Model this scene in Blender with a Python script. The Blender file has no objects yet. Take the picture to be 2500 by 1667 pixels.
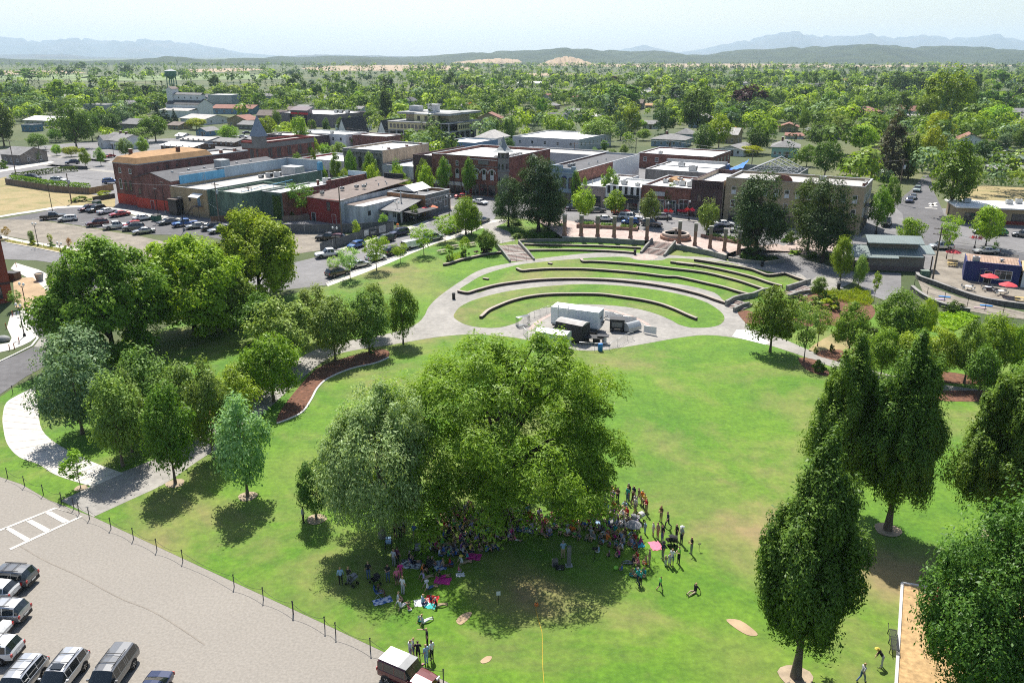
import bpy, bmesh, math, random
import numpy as np
from mathutils import Vector, Matrix
from mathutils.geometry import tessellate_polygon
R=math.radians
scene=bpy.context.scene
COL=scene.collection
rng=random.Random(7)
# ---------------------------------------------------------------- camera model
CF=1960.; HOR=136.; CX=1250.; CY=833.5; CH=40.0
TILT=math.atan((CY-HOR)/CF); CT,ST=math.cos(TILT),math.sin(TILT)
VW=dict(F=(0,0,2500/2352),T1=(0,50,640/2352),T2=(620,50,640/2352),T3=(1240,50,640/2352),T4=(1860,50,640/2352),
M1=(0,350,500/2240),M2=(250,330,500/2240),M3=(700,300,500/2240),M4=(1050,300,500/2240),M5=(1350,300,500/2240),
M6=(1700,300,500/2240),M7=(2000,380,500/1960),L1=(0,550,400/1394),L2=(700,480,550/2269),L3=(1100,540,650/2352),
L4=(1650,560,550/2156),L5=(0,1100,500/1383),L6=(700,1150,600/1820),L7=(1200,1150,600/2352),L8=(1800,1000,700/1646),
N1=(50,500,1000/2036),N2=(760,780,860/2107),N3=(1750,600,750/2138))
def px(v,a,b):
    o=VW[v]; return o[0]+a*o[2], o[1]+b*o[2]
def ray(a,b):
    X=(a-CX)/CF; Y=-(b-CY)/CF
    return X, CT+Y*ST, -ST+Y*CT
RAMP0,RAMP1,TOWN=118.,195.,3.5
def H(x,y):
    return TOWN*max(0.,min(1.,(y-RAMP0)/(RAMP1-RAMP0)))
def Gp(a,b,dz=0.):
    r=ray(a,b); z=dz; x=y=0
    for i in range(14):
        k=(z-CH)/min(r[2],-1e-4); x=r[0]*k; y=r[1]*k; z=H(x,y)+dz
    return Vector((x,y,z))
def g(v,a,b,dz=0.):
    return Gp(*px(v,a,b),dz)
def topz(v,a,b,base):           # height above base of a point seen straight above it
    r=ray(*px(v,a,b)); return CH+r[2]*base[1]/r[1]-base[2]
def P(p):
    dz=p[2]-CH; d=p[1]*CT-dz*ST; u=p[1]*ST+dz*CT
    return (CX+CF*p[0]/max(d,.1), CY-CF*u/max(d,.1))
YAW=R(-29.5); UX,UY=math.cos(YAW),math.sin(YAW); OX,OY=15.4,207.9
def UV(u,v,z=None):
    x=OX+u*UX-v*UY; y=OY+u*UY+v*UX
    return Vector((x,y,H(x,y) if z is None else z))
def toUV(p):
    dx=p[0]-OX; dy=p[1]-OY
    return dx*UX+dy*UY, -dx*UY+dy*UX
# ---------------------------------------------------------------- materials
MATS={}
def mat(name,col,rough=.8,var=.15,sc=1.,col2=None,metal=0.,spec=.4,bump=0.,emit=None,detail=4,stretch=None,ramp=(.35,.65),fine=0.):
    if name in MATS: return MATS[name]
    m=bpy.data.materials.new(name); m.use_nodes=True; nt=m.node_tree; N=nt.nodes; L=nt.links
    b=N['Principled BSDF']; b.inputs['Roughness'].default_value=rough; b.inputs['Metallic'].default_value=metal
    b.inputs['Specular IOR Level'].default_value=spec
    m.diffuse_color=(*col,1)
    if var>0 or col2:
        ge=N.new('ShaderNodeNewGeometry'); src=ge.outputs['Position']
        if stretch:
            mp=N.new('ShaderNodeMapping'); mp.inputs['Scale'].default_value=stretch; L.new(src,mp.inputs['Vector']); src=mp.outputs[0]
        no=N.new('ShaderNodeTexNoise'); no.inputs['Scale'].default_value=sc; no.inputs['Detail'].default_value=detail; no.inputs['Roughness'].default_value=.6
        L.new(src,no.inputs['Vector'])
        cr=N.new('ShaderNodeValToRGB'); cr.color_ramp.elements[0].position=ramp[0]; cr.color_ramp.elements[1].position=ramp[1]
        c2=col2 or tuple(min(1,c*(1+var)) for c in col); c1=col if col2 else tuple(c*(1-var) for c in col)
        cr.color_ramp.elements[0].color=(*c1,1); cr.color_ramp.elements[1].color=(*c2,1)
        L.new(no.outputs['Fac'],cr.inputs['Fac']); out=cr.outputs['Color']
        if fine>0:
            n2=N.new('ShaderNodeTexNoise'); n2.inputs['Scale'].default_value=fine; n2.inputs['Detail'].default_value=3; L.new(src,n2.inputs['Vector'])
            c3=N.new('ShaderNodeValToRGB'); c3.color_ramp.elements[0].position=.3; c3.color_ramp.elements[1].position=.7
            c3.color_ramp.elements[0].color=(.86,.86,.86,1); c3.color_ramp.elements[1].color=(1.1,1.1,1.1,1); L.new(n2.outputs['Fac'],c3.inputs['Fac'])
            mx=N.new('ShaderNodeMix'); mx.data_type='RGBA'; mx.blend_type='MULTIPLY'; mx.inputs['Factor'].default_value=1
            L.new(out,mx.inputs['A']); L.new(c3.outputs['Color'],mx.inputs['B']); out=mx.outputs['Result']
        L.new(out,b.inputs['Base Color'])
        if bump>0:
            bp=N.new('ShaderNodeBump'); bp.inputs['Strength'].default_value=bump; bp.inputs['Distance'].default_value=.05
            L.new(no.outputs['Fac'],bp.inputs['Height']); L.new(bp.outputs[0],b.inputs['Normal'])
    else: b.inputs['Base Color'].default_value=(*col,1)
    MATS[name]=m; return m
def leafmat(name,c1,c2,trans=.3,hue=.02):
    if name in MATS: return MATS[name]
    m=bpy.data.materials.new(name); m.use_nodes=True; nt=m.node_tree; N=nt.nodes; L=nt.links
    N.remove(N['Principled BSDF']); out=N['Material Output']
    ge=N.new('ShaderNodeNewGeometry'); oi=N.new('ShaderNodeObjectInfo')
    cr=N.new('ShaderNodeValToRGB'); cr.color_ramp.elements[0].color=(*c1,1); cr.color_ramp.elements[1].color=(*c2,1)
    L.new(ge.outputs['Random Per Island'],cr.inputs['Fac'])
    hs=N.new('ShaderNodeHueSaturation')
    ma=N.new('ShaderNodeMapRange'); ma.inputs['To Min'].default_value=.5-hue; ma.inputs['To Max'].default_value=.5+hue
    L.new(oi.outputs['Random'],ma.inputs['Value']); L.new(ma.outputs[0],hs.inputs['Hue'])
    mb=N.new('ShaderNodeMath'); mb.operation='MULTIPLY_ADD'; mb.inputs[1].default_value=.45; mb.inputs[2].default_value=.78
    fr=N.new('ShaderNodeMath'); fr.operation='FRACT'; m7=N.new('ShaderNodeMath'); m7.operation='MULTIPLY'; m7.inputs[1].default_value=17.31
    L.new(oi.outputs['Random'],m7.inputs[0]); L.new(m7.outputs[0],fr.inputs[0]); L.new(fr.outputs[0],mb.inputs[0]); L.new(mb.outputs[0],hs.inputs['Value'])
    L.new(cr.outputs['Color'],hs.inputs['Color'])
    d=N.new('ShaderNodeBsdfDiffuse'); t=N.new('ShaderNodeBsdfTranslucent'); gl=N.new('ShaderNodeBsdfGlossy'); gl.inputs['Roughness'].default_value=.42
    gl.inputs['Color'].default_value=(.9,.95,.9,1)
    L.new(hs.outputs[0],d.inputs['Color'])
    gm=N.new('ShaderNodeMix'); gm.data_type='RGBA'; gm.blend_type='MULTIPLY'; gm.inputs['Factor'].default_value=1; gm.inputs['B'].default_value=(1.15,1.15,.45,1)
    L.new(hs.outputs[0],gm.inputs['A']); L.new(gm.outputs['Result'],t.inputs['Color'])
    mx=N.new('ShaderNodeMixShader'); mx.inputs[0].default_value=trans; L.new(d.outputs[0],mx.inputs[1]); L.new(t.outputs[0],mx.inputs[2])
    m2=N.new('ShaderNodeMixShader'); m2.inputs[0].default_value=.012; L.new(mx.outputs[0],m2.inputs[1]); L.new(gl.outputs[0],m2.inputs[2])
    L.new(m2.outputs[0],out.inputs['Surface'])
    MATS[name]=m; return m
# ---------------------------------------------------------------- mesh builder
class MB:
    def __init__(s): s.v=[]; s.f=[]; s.m=[]; s.smooth=[]
    def add(s,vs,fs,mi=0,sm=False):
        o=len(s.v); s.v+=[tuple(v) for v in vs]
        for f in fs: s.f.append([i+o for i in f]); s.m.append(mi); s.smooth.append(sm)
    def box(s,x0,x1,y0,y1,z0,z1,mi=0,M=None):
        vs=[Vector(p) for p in [(x0,y0,z0),(x1,y0,z0),(x1,y1,z0),(x0,y1,z0),(x0,y0,z1),(x1,y0,z1),(x1,y1,z1),(x0,y1,z1)]]
        if M: vs=[M@v for v in vs]
        s.add(vs,[(0,3,2,1),(4,5,6,7),(0,1,5,4),(1,2,6,5),(2,3,7,6),(3,0,4,7)],mi)
    def cbox(s,cx,cy,cz,sx,sy,sz,mi=0,rz=0,M=None):
        T=Matrix.Translation((cx,cy,cz))@Matrix.Rotation(rz,4,'Z')
        if M: T=M@T
        s.box(-sx/2,sx/2,-sy/2,sy/2,-sz/2,sz/2,mi,T)
    def prism(s,poly,z0,z1,mi=0,top=None,M=None):
        n=len(poly); vs=[Vector((p[0],p[1],z0)) for p in poly]+[Vector((p[0],p[1],z1)) for p in poly]
        if M: vs=[M@v for v in vs]
        s.add(vs,[(i,(i+1)%n,n+(i+1)%n,n+i) for i in range(n)],mi)
        s.add(vs,[tuple(range(n,2*n)),tuple(reversed(range(n)))],mi if top is None else top)
    def tube(s,pts,rad,n=8,mi=0,cap=True,sm=True):
        pts=[Vector(p) for p in pts]
        if not hasattr(rad,'__len__'): rad=[rad]*len(pts)
        vs=[]; fs=[]
        for i,p in enumerate(pts):
            d=(pts[min(i+1,len(pts)-1)]-pts[max(i-1,0)]); d=d.normalized() if d.length>1e-9 else Vector((0,0,1))
            a=d.cross(Vector((0,0,1)) if abs(d.z)<.95 else Vector((1,0,0))).normalized(); b=d.cross(a)
            for k in range(n):
                t=2*math.pi*k/n; vs.append(p+(a*math.cos(t)+b*math.sin(t))*rad[i])
        for i in range(len(pts)-1):
            for k in range(n): fs.append((i*n+k,i*n+(k+1)%n,(i+1)*n+(k+1)%n,(i+1)*n+k))
        s.add(vs,fs,mi,sm)
        if cap: s.add(vs,[tuple(range(n-1,-1,-1)),tuple(range((len(pts)-1)*n,len(pts)*n))],mi)
    def lathe(s,prof,n=16,mi=0,c=(0,0,0),sm=True):
        vs=[]; fs=[]
        for r,z in prof:
            for k in range(n):
                t=2*math.pi*k/n; vs.append((c[0]+r*math.cos(t),c[1]+r*math.sin(t),c[2]+z))
        for i in range(len(prof)-1):
            for k in range(n): fs.append((i*n+k,i*n+(k+1)%n,(i+1)*n+(k+1)%n,(i+1)*n+k))
        s.add(vs,fs,mi,sm)
        s.add(vs,[tuple(range(n-1,-1,-1)),tuple(range((len(prof)-1)*n,len(prof)*n))],mi)
    def sphere(s,c,r,n=8,m=6,mi=0,sz=(1,1,1)):
        prof=[(max(1e-4,math.sin(math.pi*i/m))*r,-math.cos(math.pi*i/m)*r) for i in range(m+1)]
        vs=[]; fs=[]
        for rr,z in prof:
            for k in range(n):
                t=2*math.pi*k/n; vs.append((c[0]+rr*math.cos(t)*sz[0],c[1]+rr*math.sin(t)*sz[1],c[2]+z*sz[2]))
        for i in range(m):
            for k in range(n): fs.append((i*n+k,i*n+(k+1)%n,(i+1)*n+(k+1)%n,(i+1)*n+k))
        s.add(vs,fs,mi,True)
    def mesh(s,name,mats):
        me=bpy.data.meshes.new(name); me.from_pydata(s.v,[],s.f)
        me.polygons.foreach_set('material_index',s.m); me.polygons.foreach_set('use_smooth',s.smooth)
        for m in (mats if isinstance(mats,(list,tuple)) else [mats]): me.materials.append(m)
        me.update(); return me
    def build(s,name,mats,parent=None,loc=(0,0,0),rz=0):
        return link(name,s.mesh(name,mats),parent,loc,rz)
def link(name,me,parent=None,loc=(0,0,0),rz=0,scale=None):
    o=bpy.data.objects.new(name,me); COL.objects.link(o); o.location=loc; o.rotation_euler=(0,0,rz)
    if scale is not None: o.scale=scale
    if parent: o.parent=parent
    return o
def tag(o,label=None,cat=None,group=None,kind=None):
    if label: o['label']=label
    if cat: o['category']=cat
    if group: o['group']=group
    if kind: o['kind']=kind
    return o
def thing(name,label,cat,loc=(0,0,0),rz=0,group=None):
    return tag(link(name,None,None,loc,rz),label,cat,group)
def recolor(o,ms):              # object-level material slots, so copies share their mesh
    for i,m in enumerate(ms):
        if m is None or i>=len(o.material_slots): continue
        o.material_slots[i].link='OBJECT'; o.material_slots[i].material=m
# ---------------------------------------------------------------- ground sheets
SHEETS={}
def sheet(name,pts,m,layer,kind='structure',holes=None):
    loops=[[Vector((p[0],p[1],0)) for p in pts]]
    for hh in holes or []: loops.append([Vector((p[0],p[1],0)) for p in hh])
    flat=[p for l in loops for p in l]
    bm=bmesh.new(); vs=[bm.verts.new(p) for p in flat]
    for t in tessellate_polygon(loops):
        try: bm.faces.new([vs[i] for i in t])
        except ValueError: pass
    for yy in (RAMP0,RAMP1):
        bmesh.ops.bisect_plane(bm,geom=bm.verts[:]+bm.edges[:]+bm.faces[:],plane_co=(0,yy,0),plane_no=(0,1,0))
    for v in bm.verts: v.co.z=H(v.co.x,v.co.y)+.012*layer
    bm.normal_update()
    for f in bm.faces:
        if f.normal.z<0: f.normal_flip()
    me=bpy.data.meshes.new(name); bm.to_mesh(me); bm.free(); me.materials.append(m)
    o=link(name,me); o['kind']=kind; return o
def smooth(pts,n=6,closed=True):
    pts=[Vector((p[0],p[1],0)) for p in pts]; N=len(pts); out=[]
    for i in range(N if closed else N-1):
        p0=pts[(i-1)%N] if closed or i>0 else pts[i]; p1=pts[i]; p2=pts[(i+1)%N]; p3=pts[(i+2)%N] if closed or i+2<N else p2
        for k in range(n):
            t=k/n; out.append(.5*((2*p1)+(p2-p0)*t+(2*p0-5*p1+4*p2-p3)*t*t+(3*p1-p0-3*p2+p3)*t**3))
    if not closed: out.append(pts[-1])
    return out
def gl(v,s):                    # 'x,y x,y' picture measurements -> ground points
    return [g(v,*map(float,q.split(','))) for q in s.split()]
def ribbon(pts,w0,w1):
    L=[];Rr=[]
    for i,p in enumerate(pts):
        d=(pts[min(i+1,len(pts)-1)]-pts[max(i-1,0)]); d=Vector((d.x,d.y,0)).normalized(); n=Vector((-d.y,d.x,0))
        L.append(p+n*w1); Rr.append(p+n*w0)
    return L+Rr[::-1]
# ================================================================ sky, sun, camera, air
w=bpy.data.worlds.new('World'); scene.world=w; w.use_nodes=True
SUN=Vector((-.11,.535,.839)).normalized()
sk=w.node_tree.nodes.new('ShaderNodeTexSky'); sk.sky_type='NISHITA'; sk.sun_disc=False
sk.sun_elevation=math.asin(SUN.z); sk.sun_rotation=math.atan2(SUN.x,SUN.y); sk.altitude=100; sk.air_density=1.0; sk.dust_density=1.6; sk.ozone_density=1.
bg=w.node_tree.nodes['Background']; bg.inputs['Strength'].default_value=.092
w.node_tree.links.new(sk.outputs[0],bg.inputs[0])
sl=bpy.data.lights.new('sun','SUN'); sl.energy=5; sl.angle=R(.53); sl.color=(1,.955,.88)
so=bpy.data.objects.new('sun',sl); COL.objects.link(so); so.rotation_euler=(-SUN).to_track_quat('-Z','Y').to_euler(); so.location=(0,0,200)
cd=bpy.data.cameras.new('camera'); cam=bpy.data.objects.new('camera',cd); COL.objects.link(cam); scene.camera=cam
cd.sensor_width=36; cd.lens=36*CF/2500; cd.clip_start=.5; cd.clip_end=60000
cam.location=(0,0,CH); cam.rotation_euler=(R(90)-TILT,0,0)
vs=scene.view_settings; vs.view_transform='Standard'; vs.look='None'; vs.exposure=.74; vs.gamma=1
cy=scene.cycles; cy.max_bounces=6; cy.diffuse_bounces=3; cy.glossy_bounces=2; cy.transmission_bounces=3; cy.volume_bounces=1; cy.transparent_max_bounces=4
cy.caustics_reflective=False; cy.caustics_refractive=False; cy.use_denoising=False; cy.sample_clamp_indirect=6
cy.filter_width=1.1; cy.use_adaptive_sampling=True; cy.adaptive_threshold=.012
def haze_box():
    b=MB(); b.box(-21500,21500,-60,24500,-4,650)
    m=bpy.data.materials.new('haze_air'); m.use_nodes=True; N=m.node_tree.nodes; N.remove(N['Principled BSDF'])
    v=N.new('ShaderNodeVolumePrincipled'); v.inputs['Color'].default_value=(.66,.83,1,1); v.inputs['Density'].default_value=HAZE; v.inputs['Anisotropy'].default_value=.15
    m.node_tree.links.new(v.outputs[0],N['Material Output'].inputs['Volume'])
    o=b.build('haze',m); tag(o,kind='stuff'); return o
HAZE=5.5e-5
haze_box()
# ================================================================ ground
m_earth=mat('dry_town_ground',(.05,.075,.024),.95,sc=.012,col2=(.12,.125,.05),fine=.35,ramp=(.4,.68))
b=MB()
xs=[-21000,-3000,-900,-300,0,300,900,3000,21000]; ys=[-40,RAMP0,RAMP1,600,1500,4000,23000]
for y in ys:
    for x in xs: b.v.append((x,y,H(x,y)))
n=len(xs)
for j in range(len(ys)-1):
    for i in range(n-1): b.f.append([j*n+i,j*n+i+1,(j+1)*n+i+1,(j+1)*n+i]); b.m.append(0); b.smooth.append(False)
b.build('ground',m_earth)['kind']='structure'
def lawnmat():
    m=mat('mown_lawn',(.058,.155,.006),.9,sc=.09,col2=(.112,.21,.012),ramp=(.3,.7),fine=2.2)
    nt=m.node_tree; N=nt.nodes; L=nt.links; bsdf=N['Principled BSDF']; src=bsdf.inputs['Base Color'].links[0].from_socket
    ge=N.new('ShaderNodeNewGeometry')
    n1=N.new('ShaderNodeTexNoise'); n1.inputs['Scale'].default_value=.055; n1.inputs['Detail'].default_value=5; n1.inputs['Roughness'].default_value=.65; n1.inputs['Distortion'].default_value=.5
    L.new(ge.outputs['Position'],n1.inputs['Vector'])
    r=N.new('ShaderNodeValToRGB'); r.color_ramp.elements[0].position=.47; r.color_ramp.elements[1].position=.72
    r.color_ramp.elements[0].color=(0,0,0,1); r.color_ramp.elements[1].color=(.8,.8,.8,1); L.new(n1.outputs['Fac'],r.inputs['Fac'])
    mx=N.new('ShaderNodeMix'); mx.data_type='RGBA'; mx.inputs['B'].default_value=(.22,.175,.08,1)
    acc=r.outputs['Color']
    for v,x,y,rad,amt in (('L2',1130,800,9,.75),('L2',1330,920,9,.7),('L7',330,1170,5,.6),('L7',620,1250,4,.35),('L7',1950,260,9,.45),('L8',60,720,6,.5),('L8',840,930,6,.75),('L8',1150,1000,4,.8),('N1',1750,880,4,.6),('N1',1440,1300,6,.5),('L8',30,1430,5,.45),('N2',620,90,5,.5)):
        c=g(v,x,y); vd=N.new('ShaderNodeVectorMath'); vd.operation='DISTANCE'; vd.inputs[1].default_value=(c.x,c.y,c.z); L.new(ge.outputs['Position'],vd.inputs[0])
        mr=N.new('ShaderNodeMapRange'); mr.inputs['From Min'].default_value=0; mr.inputs['From Max'].default_value=rad; mr.inputs['To Min'].default_value=amt; mr.inputs['To Max'].default_value=0; L.new(vd.outputs['Value'],mr.inputs['Value'])
        mm=N.new('ShaderNodeMath'); mm.operation='MULTIPLY'; L.new(mr.outputs[0],mm.inputs[0]); L.new(n1.outputs['Fac'],mm.inputs[1])
        ad=N.new('ShaderNodeMath'); ad.operation='MULTIPLY_ADD'; ad.inputs[1].default_value=1.5; L.new(mm.outputs[0],ad.inputs[0]); L.new(acc,ad.inputs[2]); ad.use_clamp=True; acc=ad.outputs[0]
    L.new(acc,mx.inputs['Factor']); L.new(src,mx.inputs['A'])
    n3=N.new('ShaderNodeTexNoise'); n3.inputs['Scale'].default_value=.55; n3.inputs['Detail'].default_value=7; n3.inputs['Roughness'].default_value=.75; L.new(ge.outputs['Position'],n3.inputs['Vector'])
    r3=N.new('ShaderNodeValToRGB'); r3.color_ramp.elements[0].position=.3; r3.color_ramp.elements[1].position=.7; r3.color_ramp.elements[0].color=(.68,.74,.7,1); r3.color_ramp.elements[1].color=(1.28,1.2,1.15,1); L.new(n3.outputs['Fac'],r3.inputs['Fac'])
    m3=N.new('ShaderNodeMix'); m3.data_type='RGBA'; m3.blend_type='MULTIPLY'; m3.inputs['Factor'].default_value=1; L.new(mx.outputs['Result'],m3.inputs['A']); L.new(r3.outputs['Color'],m3.inputs['B'])
    L.new(m3.outputs['Result'],bsdf.inputs['Base Color']); return m
m_lawn=lawnmat()
m_dry=mat('dry_grass',(.30,.235,.115),.95,sc=.22,col2=(.17,.17,.06),fine=1.4,ramp=(.45,.75))
m_conc=mat('path_concrete',(.275,.26,.235),.9,var=.13,sc=.25,fine=1.5)
m_concw=mat('pale_concrete',(.50,.475,.43),.9,var=.08,sc=.3,fine=1.3)
m_conb=mat('bright_new_concrete',(.70,.69,.66),.9,var=.04,sc=.5)
m_asph=mat('street_asphalt',(.175,.17,.17),.92,var=.14,sc=.12,fine=1.2)
m_asphd=mat('fresh_asphalt',(.11,.107,.11),.92,var=.14,sc=.15,fine=1.2)
m_lot=mat('worn_lot_asphalt',(.25,.229,.20),.95,var=.04,sc=.07,fine=5.,detail=8)
m_gravel=mat('brown_gravel',(.225,.198,.16),.97,var=.2,sc=.35,fine=2.5)
m_bark=mat('red_bark_mulch',(.135,.062,.036),.97,var=.35,sc=1.6,fine=3.)
m_brickp=mat('pink_brick_paving',(.40,.315,.275),.9,var=.12,sc=.5,fine=2)
m_chips=mat('wood_chips',(.39,.26,.125),.97,var=.22,sc=1.8,fine=4)
m_paint=mat('road_paint',(.50,.475,.43),.8,var=.15,sc=1.)
m_dirt=mat('bare_dirt',(.36,.26,.16),.97,var=.15,sc=.6)
m_field=mat('golden_stubble_field',(.33,.245,.16),.97,var=.12,sc=.01)
m_fieldg=mat('green_crop_field',(.16,.21,.085),.97,var=.2,sc=.012)
# lower car park
LOTE='0,1095 50,1112 110,1147 165,1168 215,1187 480,1310 740,1430 1020,1562 1060,1582'
edge=gl('F',LOTE)
sheet('car_park',edge+[Vector(p) for p in ((6,36,0),(2,10,0),(-70,10,0),(-110,60,0),(-80,90,0))],m_lot,1)
sheet('car_park_crosswalk',gl('L5','-20,540 -20,552 380,392 560,445 75,672 60,662 540,443 370,384'),m_paint,3)
for s in ('30,525 70,520 208,597 168,612','175,478 215,466 345,535 300,550','300,420 345,410 470,475 425,490'):
    sheet('car_park_crosswalk',gl('L5',s),m_paint,3)
def crack(ptsF,wd=.05,view='L5',m=None):
    sheet('asphalt_crack',ribbon(smooth(gl(view,ptsF),5,False),-wd,wd),m or mat('crack_filler',(.222,.197,.166),.95,var=.1),2)
for s in ('130,640 300,740 540,850 800,990 1000,1070 1160,1160 1383,1310',):
    crack(s,.028 if s[0]!='1' or s[3]!=',' else .05)
# park lawn
left=gl('F','0,912 40,885 95,862 150,835')
lawn=left+[Gp(500,760)]+gl('L2','410,905 1500,475 2170,235')+[UV(-8,-22),UV(34,-24)]+gl('F','1850,650 1960,700 2060,700 2200,740 2352,790')+[Vector((75,90,0)),Vector((70,30,0)),Vector((20,28,0)),Vector((6,36,0))]+edge[::-1]
lawn=[lawn[0]]+lawn[1:]
sheet('lawn',lawn,m_lawn,2)
# concrete walks
ring_lo='215,1187 300,1148 380,1110 450,1062 530,1010 610,945 690,872 760,820 825,803 893,793 940,785 1000,775 1060,769 1110,769 1160,773 1205,780 1260,795 1310,803 1360,806 1410,801 1480,790 1560,776 1620,770 1680,775 1755,790 1840,817 1955,858 2050,880 2140,898 2352,925'
ring_hi='2400,915 2352,908 2140,880 2000,850 1880,813 1790,775 1725,755 1712,735 1685,708 1665,690 1640,671'
ring_up='1640,671 1700,640 1790,640 1830,655 1900,668 1960,640 1860,600 1700,603 1640,593 1560,588 1500,583 1390,580 1300,587 1200,600 1110,618 1060,645 1010,680 985,705 975,725 955,745 900,765 800,783 720,806 660,842 600,890 520,955 430,1020 330,1065 262,1092 140,1150'
pa=smooth(gl('F',ring_lo),4,False)+smooth(gl('F',ring_hi),3,False)+smooth(gl('F',ring_up),4,False)
sheet('footpath',pa,m_conc,3)
isl1='1055,668 1075,652 1110,632 1160,616 1210,606 1300,597 1390,591 1440,591 1460,597 1485,599 1520,598 1545,593 1640,600 1700,610 1850,652 1690,697 1640,672 1560,653 1450,641 1360,638 1300,640 1200,649 1130,663 1095,673'
sheet('lawn',smooth(gl('F',isl1),4),m_lawn,4)
isl2='1043,730 1047,716 1060,703 1090,689 1140,675 1200,664 1280,656 1350,653 1440,658 1530,670 1610,690 1650,712 1664,730 1655,745 1630,752 1590,753 1560,746 1540,735 1500,719 1450,707 1390,701 1330,699 1280,703 1230,713 1205,726 1190,740 1150,752 1110,753 1070,746'
sheet('lawn',smooth(gl('F',isl2),4),m_lawn,4)
sheet('paving_circle',smooth(gl('F','1452,591 1465,586 1483,584 1502,586 1512,591 1502,596 1483,598 1465,596'),3),m_brickp,4)
# faint pink paving ring round the stage
ci=[g('L3',*p) for p in ((700,960),(760,900),(900,820),(1100,775),(1350,780),(1560,830),(1720,900),(1760,945))]
sheet('paving_ring',ribbon(smooth(ci,5,False),-.35,.35),m_brickp,4)
sheet('new_concrete_slab',gl('L4','540,1025 580,965 690,965 780,1005 900,1085 860,1105 700,1065'),m_conb,4)
# wide pale walk at the left
wk=smooth(gl('N1','75,915 88,1010 108,1120 200,1200 350,1275 512,1335'),4,False)+smooth(gl('N1','360,1402 180,1345 90,1290 -5,1255 -65,1190 -85,1110 -88,1050 -70,985 -10,945 75,905'),4,False)
sheet('pale_walk',wk,m_concw,4)
def joints():
    a=smooth(gl('N1','75,930 88,1010 108,1120 200,1200 350,1275 512,1335'),4,False); c=smooth(gl('N1','20,945 -60,985 -80,1110 0,1250 180,1345 360,1402'),4,False)
    for k in range(1,len(a)-1,1): sheet('concrete_joint',ribbon([a[k],c[k]],-.025,.025),mat('joint_line',(.3,.28,.25),.95,var=0),5)
joints()
# bark beds
m_curb=mat('pale_kerb',(.55,.53,.49),.9,var=.08)
bed=smooth(gl('N1','1275,1085 1340,1060 1400,1025 1440,965 1470,910 1525,862 1640,812 1760,785 1825,757 1832,730 1790,718 1700,738 1600,765 1500,800 1440,845 1390,900 1340,960 1290,1030'),3)
sheet('bark_bed',bed,m_bark,4)
kb=smooth(gl('N1','1275,1088 1345,1062 1405,1028 1447,967 1477,912 1530,864 1645,815 1765,788 1830,760'),4,False)
def kerb(pts,name='bed_kerb',hh=.13,wd=.12,m=None):
    mb=MB(); rb=ribbon(pts,-wd,wd); n=len(pts)
    for i in range(n-1):
        q=[rb[i],rb[i+1],rb[2*n-2-i],rb[2*n-1-i]]
        z=[H(p.x,p.y) for p in q]
        mb.add([(p.x,p.y,zz-.05) for p,zz in zip(q,z)]+[(p.x,p.y,zz+hh) for p,zz in zip(q,z)],[(4,5,6,7),(0,1,5,4),(2,3,7,6),(0,4,7,3),(1,2,6,5)])
    o=mb.build(name,m or m_curb); o['kind']='structure'; return o
kerb(kb)
sheet('bark_bed',smooth(gl('N1','880,1030 960,990 1060,975 1150,1000 1120,1050 1000,1090 900,1110'),3),m_bark,5)
sheet('bark_bed',smooth(gl('L4','590,800 640,782 700,780 860,840 1060,850 1290,870 1300,930 1000,900 690,905 660,890'),3),m_bark,4)
sheet('bark_bed',smooth(gl('N3','620,345 760,330 1000,380 1100,440 1060,520 860,560 640,520 560,420'),3),m_bark,4)
sheet('bark_bed',smooth(gl('N3','565,790 610,780 700,800 750,850 800,905 720,900 620,860'),3),m_bark,4)
sheet('bark_bed',smooth(gl('N3','700,735 850,725 1000,770 1090,830 1000,850 820,800 700,765'),3),m_bark,4)
sheet('bark_bed',smooth(gl('N3','905,890 1000,905 1110,940 1400,1000 1900,1010 2100,1030 2100,1080 1850,1085 1500,1075 1100,1000 900,960'),3),m_bark,4)
sheet('bark_bed',smooth(gl('N3','1500,880 1660,885 1800,910 1980,920 1990,960 1800,965 1520,945'),3),m_bark,4)
sheet('dry_grass_verge',smooth(gl('N3','640,720 800,620 950,600 1100,720 1050,790 850,735 700,740'),3),m_dry,3)
for s in ('1255,1110 1300,1060 1370,1045 1350,1090 1290,1138','1435,1405 1480,1372 1520,1375 1500,1410 1450,1425'): sheet('bare_patch',smooth(gl('L6',s),3),m_dirt,4)
sheet('bare_patch',smooth(gl('F','1668,1423 1700,1425 1735,1450 1738,1460 1715,1458 1685,1440'),3),m_dirt,4)
# playground chips
sheet('playground_chips',[g('L8',945,1000),g('L8',1290,1055),Vector((60,50,0)),Vector((60,28,0)),g('L8',905,1667)],m_chips,4)
kerb([g('L8',945,1000),g('L8',905,1667)],'playground_kerb',.18,.1)
kerb([g('L8',945,1000),g('L8',1290,1055)],'playground_kerb',.18,.1)
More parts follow.
